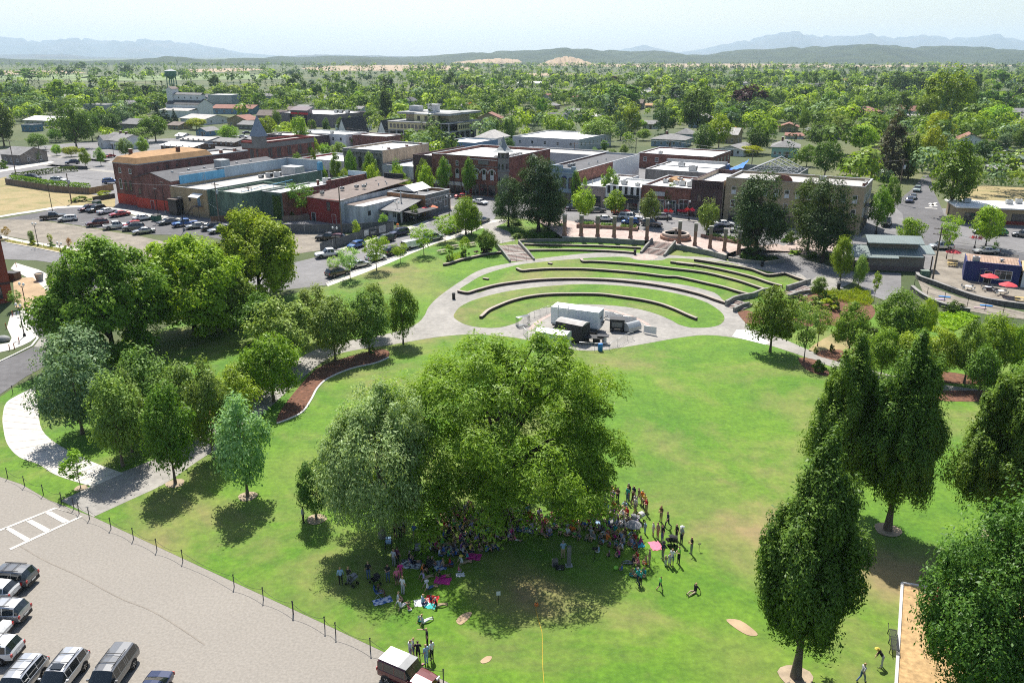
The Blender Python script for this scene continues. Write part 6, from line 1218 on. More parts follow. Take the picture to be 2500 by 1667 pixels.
def carmesh(kind):
    if kind in CMESH: return CMESH[kind]
    L_,cl,st,wr,wf,wb=CARS[kind]; b=MB(); gl_=MB(); rows=[]
    for (x,zb,zr,wd,wrf) in st:
        gh=zr>zb+.2
        h=[(0,cl),(wd*.86,cl),(wd*.97,cl+.12),(wd,cl+(zb-cl)*.5),(wd*.985,zb-.03),(wd*.955 if gh else wd*.93,zb)]
        h+=[(wd*.955-(wd*.955-wrf)*.9,zr-.09) if gh else (wd*.86,zb+(zr-zb)*.5),(wrf*.86 if gh else wd*.6,zr-.015),(0,zr+.015)]
        rows.append([(x,y,z) for y,z in h])
    N=9; ghs=[s[2]>s[1]+.2 for s in st]; K=len(st)
    def mir(p): return (p[0],-p[1],p[2])
    for i in range(K-1):
        for j in range(N-1):
            q=[rows[i][j],rows[i+1][j],rows[i+1][j+1],rows[i][j+1]]
            both=ghs[i] and ghs[i+1]; one=ghs[i]!=ghs[i+1]
            front=st[i][0]>0
            glass=(j==5 and both and not(kind=='van' and st[i][0]<.2)) or (one and j>=6 and (front or kind not in('pickup','canopy_pickup') or True)) or (one and j==5)
            if kind=='pickup' and one and not front: glass=j>=5
            tgt=gl_ if glass else b
            mi=1 if (j<=1 and not glass) else 0
            tgt.add([Vector(p) for p in q],[(0,1,2,3)],0 if glass else mi,True); tgt.add([Vector(mir(p)) for p in q],[(3,2,1,0)],0 if glass else mi,True)
    for e,rev in ((0,False),(K-1,True)):
        r=rows[e]; loop=r+[mir(p) for p in reversed(r[1:-1])]; idx=tuple(range(len(loop))); b.add(loop,[idx if not rev else tuple(reversed(idx))],0)
    # pillars between the side windows
    g0=[i for i in range(K) if ghs[i]]
    for i in g0:
        for sgn in (1,-1):
            a=rows[i][5]; c=rows[i][6]; s_=.035
            b.add([(a[0]-s_,sgn*(a[1]+.004),a[2]),(a[0]+s_,sgn*(a[1]+.004),a[2]),(c[0]+s_,sgn*(c[1]+.006),c[2]),(c[0]-s_,sgn*(c[1]+.006),c[2])],[(0,1,2,3) if sgn<0 else (3,2,1,0)],0)
    for wx in (wf,wb):                 # wheel-arch linings
        wd=max(s[3] for s in st)
        for sgn in (1,-1):
            n=14; vs=[(wx+(wr+.07)*math.cos(math.pi*k/n),sgn*(wd+.004),wr+(wr+.07)*math.sin(math.pi*k/n)) for k in range(n+1)]; vs+=[(wx-(wr+.07),sgn*(wd+.004),cl),(wx+(wr+.07),sgn*(wd+.004),cl)]
            b.add(vs,[tuple(range(len(vs))) if sgn<0 else tuple(reversed(range(len(vs))))],1)
    wd=st[len(st)//2][3]; mx=[s for s in st if s[2]>s[1]+.2][-1]
    for sgn in (1,-1): b.cbox(mx[0]+.25,sgn*(wd+.09),mx[1]+.07,.14,.18,.13,0)
    b.box(-L_/2-.02,-L_/2+.2,-wd*.8,wd*.8,cl-.02,cl+.22,1); b.box(L_/2-.2,L_/2+.03,-wd*.78,wd*.78,cl-.02,cl+.16,1)
    b.box(-L_/2-.035,-L_/2-.021,-.26,.26,cl+.25,cl+.38,2)
    if kind in('suv','canopy_pickup'):
        zt=max(s[2] for s in st)
        for sgn in (1,-1): b.box(-1.6,.35,sgn*.6-.02,sgn*.6+.02,zt+.02,zt+.07,1)
        for x in (-1.1,-.2): b.box(x,x+.05,-.6,.6,zt+.071,zt+.10,1)
    if kind=='pickup': b.box(-2.62,-1.02,-.78,.78,1.085,1.13,1)
    if kind=='jeep': b.cbox(-2.18,0,1.0,.22,.62,.62,1)
    bm_=b.mesh('body',[PT['white'],PLASTIC,FRAME]); bm_.set_sharp_from_angle(angle=R(38)); gm=gl_.mesh('windows',CGLASS)
    l=MB(); l.box(-.05,.05,-.17,.17,-.06,.06); hm=l.mesh('headlight',HLM); l=MB(); l.box(-.03,.03,-.09,.09,-.13,.13); tm=l.mesh('taillight',TLM)
    CMESH[kind]=(bm_,gm,hm,tm,wd); return CMESH[kind]
def car(p,rz,kind,col,label,group=None,detail=True,roofcol=None,cat=None):
    L_,cl,st,wr,wf,wb=CARS[kind]; bm_,gm,hm,tm,wd=carmesh(kind)
    o=thing({'pickup':'pickup_truck','canopy_pickup':'pickup_truck','van':'parked_van','jeep':'off_road_vehicle'}.get(kind,'parked_car'),label,cat or ({'pickup':'pickup','canopy_pickup':'pickup','van':'van'}.get(kind,'car')),p,rz,group)
    o.location.z+=.02
    q=link('body',bm_,o); recolor(q,[PT[col]]); link('windows',gm,o)
    tmh,rmh=wheelmesh(wr)
    for x in (wf,wb):
        for s in (1,-1):
            w_=link('wheel',tmh,o,(x,s*(wd-.09),wr)); link('rim',rmh,w_)
    for s in (1,-1):
        link('headlight',hm,o,(L_/2-.07,s*wd*.66,st[-2][1]-.04)); link('taillight',tm,o,(-L_/2+.03,s*wd*.84,st[0][1]-.05))
    if roofcol:
        b=MB(); b.box(-1.9,-.3,-.70,.70,1.878,1.90,0); b.box(-.299,.35,-.70,.70,1.874,1.895,1); b.build('roof_panel',[RF['white2'],W['conc']],o)
    return o
def car2(v,x0,y0,x1,y1,kind,col,label,group=None,front=1,**kw):
    a=g(v,x0,y0);c=g(v,x1,y1); d=(c-a)*front; rz=math.atan2(d.y,d.x); m=(a+c)/2
    n=Vector((-d.y,d.x,0)).normalized(); n=n if n.y>0 else -n        # the measured line is the near sill
    return car(m+n*.8,rz,kind,col,label,group,**kw)
G1='cars in the worn lower lot'
car(g('L5',60,900),R(176),'suv','grey','dark grey SUV with silver roof, topmost in the lower lot',G1)
car(g('L5',-45,990),R(177),'hatch','white','white hatchback poking in between the grey and silver SUVs',G1)
car(g('L5',-5,1140),R(178),'suv','silver','silver SUV with red tail lamps below the grey SUV',G1)
car(g('L5',-135,1255),R(178),'sedan','white','sliver of white car at left edge under the silver SUV',G1)
car(g('L5',-65,1395),R(178),'suv','white','white SUV cut by the left edge, lowest of the left column',G1)
d=g('L5',380,1560)-g('L5',540,1360); a1=math.atan2(d.y,d.x)
car(g('L5',140,1620),a1,'suv','silver','silver SUV with roof rails at the bottom, left of the sunroof SUV',G1)
q=car(g('L5',425,1575),a1,'suv','silver','silver SUV with dark sunroof and roof bars at the bottom',G1)
b=MB(); b.box(-.1,.45,-.42,.42,1.76,1.772); b.build('sunroof',CGLASS,q)
car(g('L5',745,1585),a1,'canopy_pickup','grey','dark pickup with matching canopy and roof bars at the bottom',G1)
car(g('L5',1010,1715),a1,'sedan','navy','roof of a navy car at the bottom edge',G1)
car(g('L6',905,1580),R(-29),'jeep','maroon','dark red boxy off-roader with white roof panel by the chain posts',None,roofcol=True,cat='car')
for o in COL.objects:
    if o.parent is None and o.get('group')==G1: o.scale=(.93,)*3
G2='cars in the upper town lot'
for a in [(930,757,1045,742,'suv','maroon','dark red SUV at the far end of the upper lot',-1),(990,770,1165,738,'suv','black','black SUV beside the dark red SUV in the upper lot',-1),(1105,790,1280,758,'sedan','white','white sedan between black SUV and red coupe',1),(1245,818,1405,793,'sedan','red','low bright red coupe in the upper lot',-1),(1490,860,1665,838,'sedan','white','white sedan beside the green dumpster',1),(490,845,680,828,'pickup','black','black pickup under the lot lamp post',1),(660,866,825,852,'hatch','white','white hatchback beside the black pickup by the gravel',-1),(985,922,1165,898,'suv','maroon','maroon SUV at the gravel edge of the upper lot',-1),(1155,955,1410,925,'pickup','white','white crew pickup beside the maroon SUV',1),(1395,935,1530,915,'hatch','red','red car mostly hidden behind dark green wagon',-1),(1350,968,1575,950,'suv','grey','dark wagon right of the white crew pickup',-1),(1500,1006,1665,984,'sedan','silver','pale silver sedan nearest the big maple',-1),(1785,902,1930,876,'sedan','grey','charcoal sedan left of the blue pickup',-1),(1920,928,2145,895,'pickup','blue','bright blue pickup in front of the tan hall',-1),(2085,948,2240,928,'sedan','silver','silver sedan right of the blue pickup',-1),
  (2260,965,2400,945,'suv','black','black SUV between the silver sedan and the silver truck',-1),(2330,1000,2500,970,'suv','silver','pale SUV at the lot corner by the power pole',-1),(290,402,405,402,'suv','black','dark SUV behind the clipped hedge',1),(570,430,683,432,'suv','white','white SUV behind the clipped hedge',1),(1170,448,1260,442,'suv','blue','pale blue car by the fence of the warehouse',1),(722,237,870,228,'suv','navy','navy SUV driving at the upper left junction',-1),(1172,167,1268,153,'sedan','red','red car on the upper left street',1)]:
    car2('M1',*a[:4],a[4],a[5],a[6],G2 if a[1]>600 else None,a[7])
G3='cars parked along the park street'
for a in [(355,450,470,452,'pickup','black','black pickup inside the banner fence',-1),(440,450,540,450,'hatch','maroon','maroon tailgate just behind the black pickup',-1),(960,480,1070,452,'suv','black','black SUV second along the banner fence',-1),(1080,415,1228,385,'suv','navy','navy crossover with glinting bonnet at the fence corner',-1),(690,535,770,508,'hatch','blue','blue car half hidden behind a locust by the banner fence',-1),(350,628,525,605,'pickup','white','white pickup on the far side near the maples',-1),(665,742,845,700,'sedan','silver','silver sedan parked on the park side',1),(455,830,625,785,'suv','brown','bronze SUV on the park side nearest the maples',1),(850,668,990,640,'hatch','white','white car behind the second locust',1),(1035,605,1190,572,'suv','black','black SUV behind the small locust',1),(1215,545,1370,508,'van','white','white delivery van on the park side',1),(1430,465,1575,430,'suv','palegreen','pale green SUV ahead of the white van',1),(1640,392,1760,352,'sedan','black','dark car under the dense locust',1),(1955,283,2035,253,'sedan','grey','grey car at the top of the park street',1)]:
    car2('L2',*a[:4],a[4],a[5],a[6],G3,a[7])
G4='cars along the plaza street'
for a in [(170,968,310,968,'sedan','navy','dark sedan before the blue shop',1),(400,992,570,985,'sedan','grey','grey sedan parked by the pink shop',1),(690,1012,830,1000,'sedan','red','red car in front of the striped shop',1),(505,1085,650,1086,'sedan','white','white sedan on the plaza side behind the third column',1),(725,1060,960,1078,'canopy_pickup','white','old white truck with canopy in the plaza street',1),(750,1112,935,1122,'hatch','blue','blue hatchback nearest the flower beds',-1),(985,1128,1150,1148,'suv','grey','dark grey SUV left of the fountain',1),(1130,1060,1285,1060,'hatch','silver','pale hatchback before the glass-fronted store',1),(1740,1205,1860,1200,'suv','navy','navy SUV right of the plaza street tree',-1),(1830,1140,1930,1140,'sedan','white','white car roof behind the navy SUV',1),(1960,1205,2150,1215,'sedan','silver','silver car hidden behind the dark pine',1)]:
    car2('M5',*a[:4],a[4],a[5],a[6],G4,a[7])
for a in [('M4',320,835,400,835,'sedan','red','red car at the brick turret building',1),('M4',470,885,580,905,'sedan','white','white car at the intersection behind the pine',1),('M7',1070,905,1280,910,'suv','silver','silver SUV crossing behind the pavilion',-1),('M7',1500,945,1720,950,'sedan','silver','silver car passing the navy cafe',-1),('M7',1535,755,1645,760,'sedan','white','white car parked at the tan strip mall',-1),('M7',1672,768,1757,770,'hatch','green','bright green car at the strip mall',-1),('M7',1912,785,2010,795,'suv','grey','dark SUV at right edge by the strip mall',-1),('T2',795,975,860,972,'sedan','silver','silver car in the cinema lot',1),('T2',890,972,945,970,'hatch','navy','blue car in the cinema lot',1),('T1',2190,1022,2250,1020,'sedan','navy','dark car in the lot behind the slate pyramid',1),('T1',2150,1058,2200,1058,'sedan','silver','silver car behind the slate pyramid',1),('T3',1485,1180,1550,1178,'suv','white','white SUV beside the Victorian house',1),('T3',1410,1192,1450,1192,'sedan','red','red car by the brick flat-roofed shop',1),('T2',1280,1012,1330,1010,'sedan','white','white car left of the unfinished apartments',1)]:
    car2(a[0],*a[1:5],a[5],a[6],a[7],None,a[8])
for x,y,c,k,lb in ((643,672,'black','suv','black SUV stopped beside the tan hotel, facing the plaza'),(862,448,'navy','hatch','dark hatchback parked on the right-hand street, nearest of three'),(893,415,'grey','sedan','grey car second of three on the right-hand street'),(935,345,'palegreen','suv','pale SUV farthest of three on the right-hand street')):
    car(g('M7',x,y),math.atan2(-UX,UY),k,c,lb)
# ================================================================ people
def skinmesh(name,J,B):
    """J: joint -> (x,y,z,r); B: bones (a,b,region). One continuous skinned surface; regions become material slots"""
    names=list(J); idx={n:i for i,n in enumerate(names)}
    me=bpy.data.meshes.new('sk'); me.from_pydata([J[n][:3] for n in names],[(idx[a],idx[b]) for a,b,_ in B],[])
    o=bpy.data.objects.new('sk',me); COL.objects.link(o); o.modifiers.new('s','SKIN'); me.skin_vertices or me.skin_vertices.new() if hasattr(me.skin_vertices,'new') else None
    sv=me.skin_vertices[0].data
    for n in names: sv[idx[n]].radius=(J[n][3],J[n][3]*(J[n][4] if len(J[n])>4 else 1)); sv[idx[n]].use_root=(n=='pelvis')
    o.modifiers.new('u','SUBSURF').levels=1
    dg=bpy.context.evaluated_depsgraph_get(); m2=bpy.data.meshes.new_from_object(o.evaluated_get(dg)); bpy.data.objects.remove(o)
    segs=[(Vector(J[a][:3]),Vector(J[b][:3]),r) for a,b,r in B]; hd=Vector(J['head'][:3])
    R_=[]
    for p in m2.polygons:
        c=p.center; best=(9,0)
        for a,b,r in segs:
            d=b-a; t=max(0,min(1,(c-a).dot(d)/max(d.length_squared,1e-9))); q=(c-a-d*t).length
            if q<best[0]: best=(q,r)
        r=best[1]
        if r==9: r=4 if (c.z>hd.z+.035 or c.y<J['head'][1]-.015) else 0
        R_.append(r)
    return [tuple(v.co) for v in m2.vertices],[tuple(p.vertices) for p in m2.polygons],R_
def body(name,pel,neck,kn,an,el,wr,toe=None,hd=None,hip=.09,sh=.165):
    """poses given by pelvis, neck, and L/R knees, ankles, elbows, wrists; facing +Y"""
    V=Vector; pel=V(pel);neck=V(neck); ax=(neck-pel).normalized(); J={}
    def j(n,p,r,k=1.): J[n]=(p[0],p[1],p[2],r,k)
    j('pelvis',pel,.145,.8); j('waist',pel+ax*.2,.125,.78); j('chest',pel+ax*.40,.155,.72); j('neck0',neck-ax*.03,.06); 
    h0=neck+V((0,.015,.05)) if hd is None else V(hd)-V((0,.01,.11)); h1=neck+V((0,.03,.15)) if hd is None else V(hd)
    j('neck',h0,.055); j('head',h1,.092,1.12); j('crown',h1+V((0,-.005,.075)),.078,1.05)
    B=[('pelvis','waist',1),('waist','chest',1),('chest','neck0',1),('neck0','neck',0),('neck','head',9),('head','crown',9)]
    for s,n in ((1,'l'),(-1,'r')):
        i=0 if s==1 else 1
        S=pel+ax*.46+V((s*sh,0,0)); j('sh'+n,S,.062); j('el'+n,el[i],.045); j('wr'+n,wr[i],.030); 
        d=(V(wr[i])-V(el[i])).normalized(); hp=V(wr[i])+d*.085; j('pm'+n,hp,.034,.55)
        j('hp'+n,pel+V((s*hip,0,-.05)),.095); j('kn'+n,kn[i],.066); j('an'+n,an[i],.042); t=V(an[i])+V((0,.16,-.05)) if toe is None else V(toe[i]); j('he'+n,V(an[i])+V((0,.0,-.045)),.042); j('to'+n,t,.036)
        B+=[('chest','sh'+n,1),('sh'+n,'el'+n,1),('el'+n,'wr'+n,6),('wr'+n,'pm'+n,0),('pelvis','hp'+n,2),('hp'+n,'kn'+n,2),('kn'+n,'an'+n,3),('an'+n,'he'+n,5),('he'+n,'to'+n,5)]
    v,f,r=skinmesh(name,J,B); mb=MB()
    for ff,rr in zip(f,r): mb.f.append(list(ff)); mb.m.append(rr); mb.smooth.append(True)
    mb.v=list(v)
    for s,n in ((1,'l'),(-1,'r')):        # four fingers and a thumb, rooted in the palm and slightly curled
        i=0 if s==1 else 1; d=(V(wr[i])-V(el[i])).normalized(); pm=V(J['pm'+n][:3]); sd=d.cross(V((0,1,0)) if abs(d.y)<.8 else V((0,0,1))).normalized(); cu=d.cross(sd)*(-s)
        for k,(o_,l_) in enumerate(((-.026,.068),(-.009,.078),(.009,.074),(.026,.058))):
            a=pm+sd*o_+d*.01; mb.tube([a,a+d*l_*.5+cu*.006,a+d*l_*.85+cu*.03],[.0095,.009,.007],5,0)
        a=pm-sd*.03-d*.03; mb.tube([a,a-sd*.03+d*.025,a-sd*.035+d*.055+cu*.012],[.011,.010,.008],5,0)
    h=V(J['head'][:3]); fy=.092*1.1
    mb.tube([h+V((0,fy*.8,.02)),h+V((0,fy+.022,-.02)),h+V((0,fy*.85,-.03))],[.010,.015,.012],5,0)
    for s in (1,-1):
        mb.sphere((h.x+s*.033,h.y+fy*.93,h.z+.018),.011,6,4,7); mb.sphere((h.x+s*.094,h.y-.005,h.z),.026,6,4,0,(.45,.8,1.2))
    mb.cbox(h.x,h.y+fy*.96,h.z-.05,.045,.012,.010,8)
    for p in ('el',): pass
    return mb.mesh('person_body',[SK['a'],CL['white'],CL['navy'],CL['navy'],HA['brown'],SHOE,SK['a'],EYE,LIP])
SK={k:mat('skin_'+k,c,.6,var=0) for k,c in dict(a=(.50,.29,.20),b=(.40,.22,.14),c=(.58,.36,.26),d=(.16,.08,.05)).items()}
HA={k:mat('hair_'+k,c,.6,var=0) for k,c in dict(brown=(.06,.032,.018),black=(.012,.01,.009),blond=(.36,.24,.11),grey=(.30,.29,.28),red=(.16,.05,.02)).items()}
CL={k:mat('cloth_'+k,c,.85,var=.12,sc=6) for k,c in dict(white=(.66,.66,.65),black=(.018,.018,.02),navy=(.022,.03,.08),blue=(.04,.13,.40),lightblue=(.28,.42,.58),grey=(.22,.22,.23),lightgrey=(.42,.42,.43),pink=(.62,.16,.24),magenta=(.50,.03,.22),red=(.48,.02,.025),teal=(.03,.33,.32),green=(.10,.42,.08),lime=(.30,.62,.08),orange=(.75,.20,.03),yellow=(.62,.48,.08),tan=(.38,.28,.18),khaki=(.33,.27,.18),denim=(.08,.13,.24),purple=(.16,.06,.26),brown=(.13,.07,.045),lavender=(.40,.34,.52),plum=(.10,.03,.06)).items()}
SHOE=mat('shoe_dark',(.05,.045,.045),.7,var=0); EYE=mat('eye_dark',(.02,.015,.012),.3,var=0); LIP=mat('lip_tone',(.35,.13,.11),.6,var=0)
POSE=dict(
 stand=body('stand',(0,0,.94),(0,0,1.46),[(.095,.01,.50),(-.095,.01,.50)],[(.10,-.02,.085),(-.10,-.02,.085)],[(.235,-.03,1.15),(-.235,-.03,1.15)],[(.25,.06,.90),(-.25,.06,.90)]),
 arms=body('arms',(0,0,.94),(0,-.01,1.46),[(.10,.02,.50),(-.09,.0,.50)],[(.12,-.01,.085),(-.10,-.03,.085)],[(.24,.04,1.16),(-.24,.04,1.16)],[(.06,.24,1.17),(-.05,.23,1.13)]),
 walk=body('walk',(0,0,.92),(0,.04,1.44),[(.09,.16,.52),(-.09,-.04,.49)],[(.09,.22,.09),(-.09,-.36,.14)],[(.22,-.12,1.15),(-.22,.08,1.15)],[(.23,-.10,.90),(-.23,.24,.95)]),
 point=body('point',(0,0,.94),(0,0,1.46),[(.095,.01,.50),(-.11,.01,.50)],[(.11,-.02,.085),(-.13,-.02,.085)],[(.33,.22,1.34),(-.235,-.02,1.15)],[(.40,.46,1.36),(-.25,.08,.91)]),
 cross=body('cross',(0,0,.14),(0,.05,.66),[(.30,.26,.17),(-.30,.26,.17)],[(-.06,.34,.09),(.07,.40,.09)],[(.26,.1,.36),(-.26,.1,.36)],[(.13,.29,.27),(-.13,.29,.27)],toe=[(-.18,.30,.06),(.19,.36,.06)]),
 legs=body('legs',(0,0,.14),(0,-.12,.65),[(.12,.42,.24),(-.11,.43,.14)],[(.12,.78,.09),(-.11,.84,.09)],[(.28,-.22,.36),(-.28,-.22,.36)],[(.27,-.34,.13),(-.27,-.34,.13)],toe=[(.13,.84,.2),(-.12,.9,.2)]),
 knees=body('knees',(0,0,.14),(0,.08,.65),[(.13,.34,.46),(-.13,.34,.46)],[(.12,.5,.09),(-.12,.5,.09)],[(.27,.2,.38),(-.27,.2,.38)],[(.08,.40,.40),(-.08,.42,.38)]),
 chair=body('chair',(0,0,.45),(0,-.03,.97),[(.12,.42,.46),(-.12,.42,.46)],[(.12,.46,.09),(-.12,.46,.09)],[(.26,.06,.66),(-.26,.06,.66)],[(.16,.30,.56),(-.16,.30,.56)]),
 bend=body('bend',(0,0,.92),(0,.36,1.28),[(.1,.02,.5),(-.1,.02,.5)],[(.11,-.02,.085),(-.11,-.02,.085)],[(.22,.36,1.02),(-.22,.36,1.02)],[(.16,.46,.8),(-.16,.46,.8)],hd=(0,.46,1.36)))
PEOPLE=[]; PRNG=random.Random(21)
SPK=g('L7',683,835)
POSEW=dict(stand='standing',arms='standing with folded arms',walk='walking',point='standing with one arm out',cross='sitting cross-legged',legs='sitting with legs out',knees='sitting with knees up',chair='in a folding chair',bend='bending forward')
def person(p,pose,shirt,pants,where='',rz=None,s=1.,hair=None,shorts=None,sleeve=False,hat=None,label=None,group=None):
    sk=PRNG.choice('aaabccd' if rz is None else 'aabc'); hair=hair or PRNG.choice(['brown','brown','black','blond','blond','grey'])
    if rz is None:
        d=SPK-p; rz=math.atan2(d.y,d.x)-math.pi/2+PRNG.uniform(-.35,.35)
    o=link('person',POSE[pose],None,(p.x,p.y,p.z+.01),rz,(s*(1.05 if s<.8 else 1),)*2+(s,))
    if shorts is None: shorts=PRNG.random()<.5
    S=SK[sk]; recolor(o,[S,CL[shirt],CL[pants],S if shorts else CL[pants],HA[hair],None,CL[shirt] if sleeve else S])
    ht=f' and {hat[0]} hat' if hat else ''
    lb=label or f"{'child' if s<.8 else 'person'} in {shirt} top and {pants} {'shorts' if shorts else 'trousers'}{ht} {POSEW[pose]} {where}"
    tag(o,' '.join(lb.split()[:16]),'person',group)
    if hat:
        me=POSE[pose]; zt=max(v.co.z for v in me.vertices); hv=max(me.vertices,key=lambda v:v.co.z).co
        b=MB(); b.lathe([(.19,0),(.2,.012),(.1,.02),(.095,.09),(.05,.115)],12,0,(hv.x,hv.y-.01,zt-.075)); q=b.build('hat',CL[hat[1]],o)
    PEOPLE.append(o); return o
# --- people one can tell apart
ST_='standing on the lawn'
for (v,x,y,ps,sh,pa,wh,rz,s,kw) in [
 ('L6',125,382,'stand','lightgrey','black','under the small dark tree',None,1,dict(sleeve=True,shorts=False)),
 ('L6',403,842,'stand','lightblue','black','in the maple shade beside a stroller',0.3,1,dict(shorts=False,sleeve=True)),
 ('L6',462,838,'arms','black','grey','pushing the shaded stroller',-.4,1,{}),
 ('L6',608,800,'stand','black','denim','at the dark stroller in the maple shade',.2,1,{}),
 ('L6',752,818,'arms','black','denim','with light jeans in the shade edge',3.0,1,dict(shorts=False)),
 ('L6',818,845,'stand','pink','plum','left of the second pink top',.4,.97,{}),
 ('L6',846,800,'stand','magenta','pink','right behind the pink top',.2,.97,{}),
 ('L6',862,912,'stand','white','lightgrey','in pale dress holding a toddler',-.5,1,dict(shorts=False)),
 ('L6',948,512,'arms','blue','tan','carrying a toddler in pink',-.3,1.02,{}),
 ('L6',868,458,'stand','white','black','left of the stroller with white hood',-.5,1,{}),
 ('L6',843,488,'stand','grey','black','with dark trousers near the silver tree',-.4,1,dict(shorts=False)),
 ('L6',806,490,'stand','brown','black','beside the silver tree trunk',-.4,1,{}),
 ('L6',955,332,'stand','black','grey','with red hair band behind the silver tree',-.4,1,dict(hat=('red','red'))),
 ('L6',1010,300,'stand','black','black','in all black at the walnut edge',-.6,1,dict(shorts=False)),
 ('L6',1115,472,'stand','grey','tan','at the sunlit gap between both trees',-.8,1,{}),
 ('L6',1560,515,'walk','lime','lavender','crossing before the walnut trunk',1.9,.8,{}),
 ('L6',795,705,'stand','lightgrey','grey','in the maple shade behind the pink tops',-.4,1,{}),
 ('L6',822,690,'stand','plum','black','in the maple shade near the strollers',-.4,1,{}),
 ('L6',917,1392,'stand','white','lavender','with long blond hair in the chatting group',-1.0,.98,dict(hair='blond')),
 ('L6',940,1370,'stand','lightgrey','denim','second blond in the chatting group',-1.2,.95,dict(hair='blond')),
 ('L6',1042,1302,'point','black','black','reaching an arm out in the chatting group',1.9,1,dict(shorts=False)),
 ('L6',975,1402,'arms','black','black','in dark dress amid the chatting group',.0,1,dict(hair='brown')),
 ('L6',1035,1428,'stand','lightblue','lightblue','in pale blue in the chatting group',.8,1,dict(shorts=False)),
 ('L6',1076,1398,'stand','white','black','right end of the chatting group',.9,1,dict(shorts=False)),
 ('L7',1620,485,'arms','brown','tan','in long brown hair, right of the crowd',2.1,1,dict(hair='red')),
 ('L7',1685,542,'walk','navy','navy','with small backpack at the right of the crowd',1.8,1,{}),
 ('L7',1545,622,'stand','white','white','small fair figure at the crowd edge',1.8,.85,dict(hair='blond')),
 ('L7',1588,645,'stand','tan','tan','at the crowd edge before the towel',2.0,.98,{}),
 ('L7',1632,672,'stand','black','denim','at the crowd edge beside the towel',2.0,1,dict(shorts=False)),
 ('L7',1468,598,'stand','lightblue','lightblue','small figure beside the grey umbrella',2.0,.72,{}),
 ('L7',1768,650,'stand','black','black','behind the pile of strollers',2.,.9,{}),
 ('L7',1815,692,'stand','lightgrey','navy','right of the strollers',2.,1.05,dict(hat=('white','white'))),
 ('L7',1910,792,'arms','black','grey','alone at the far right, fair hair',1.7,1,dict(hair='blond')),
 ('L7',1636,842,'stand','navy','grey','under a dark cap, right of the towel',1.9,1.02,dict(hat=('black','black'))),
 ('L7',1724,902,'stand','white','denim','with long fair hair at the right',2.6,.98,dict(hair='blond')),
 ('L7',1788,885,'arms','lime','black','in bright lime',1.9,1,{}),
 ('L7',1700,915,'stand','lightgrey','white','small figure by the lime top',2.2,.75,{}),
 ('L7',1664,905,'stand','tan','white','smallest figure by the lime top',2.2,.62,{}),
 ('L7',1508,912,'stand','tan','tan','with patterned trousers at the crowd front',1.6,1.02,dict(shorts=False)),
 ('L7',1400,1085,'walk','teal','navy','walking in front of the teal pair',.6,.95,{}),
 ('L7',1425,1090,'stand','teal','black','tucked behind the walking teal figure',.6,.8,{}),
 ('L7',1610,1138,'walk','green','navy','in green walking on open grass',-1.2,.75,{}),
 ('L7',1480,412,'arms','red','tan','in red at the back right of the crowd',1.9,1,{}),
 ('L8',828,1478,'bend','black','lightgrey','in straw hat by the playground bench',1.0,1,dict(hat=('straw','yellow'))),
 ('L8',712,1562,'walk','lightgrey','denim','with backpack walking near the playground',-1.3,.95,dict(hair='blond')),
 ('L1',423,862,'walk','purple','navy','on the roadway under the big maple',.5,1,{}),
 ('M4',395,805,'stand','lightblue','denim','on the pavement outside the turret building',.4,1,{}),
 ('M4',495,800,'stand','grey','navy','by the shop door of the turret building',.4,1,{}),
 ('M7',640,692,'stand','black','black','at the kerb by the tan hotel',1.,.01,{})]:
    if s<.1: continue
    person(g(v,x,y),ps,sh,pa,wh,rz,s,**kw)
q=person(SPK,'arms','lightblue','tan','',0.05,1.05,shorts=False,sleeve=True,label='performer in pale checked shirt and tan trousers facing the crowd beside the loudspeakers')
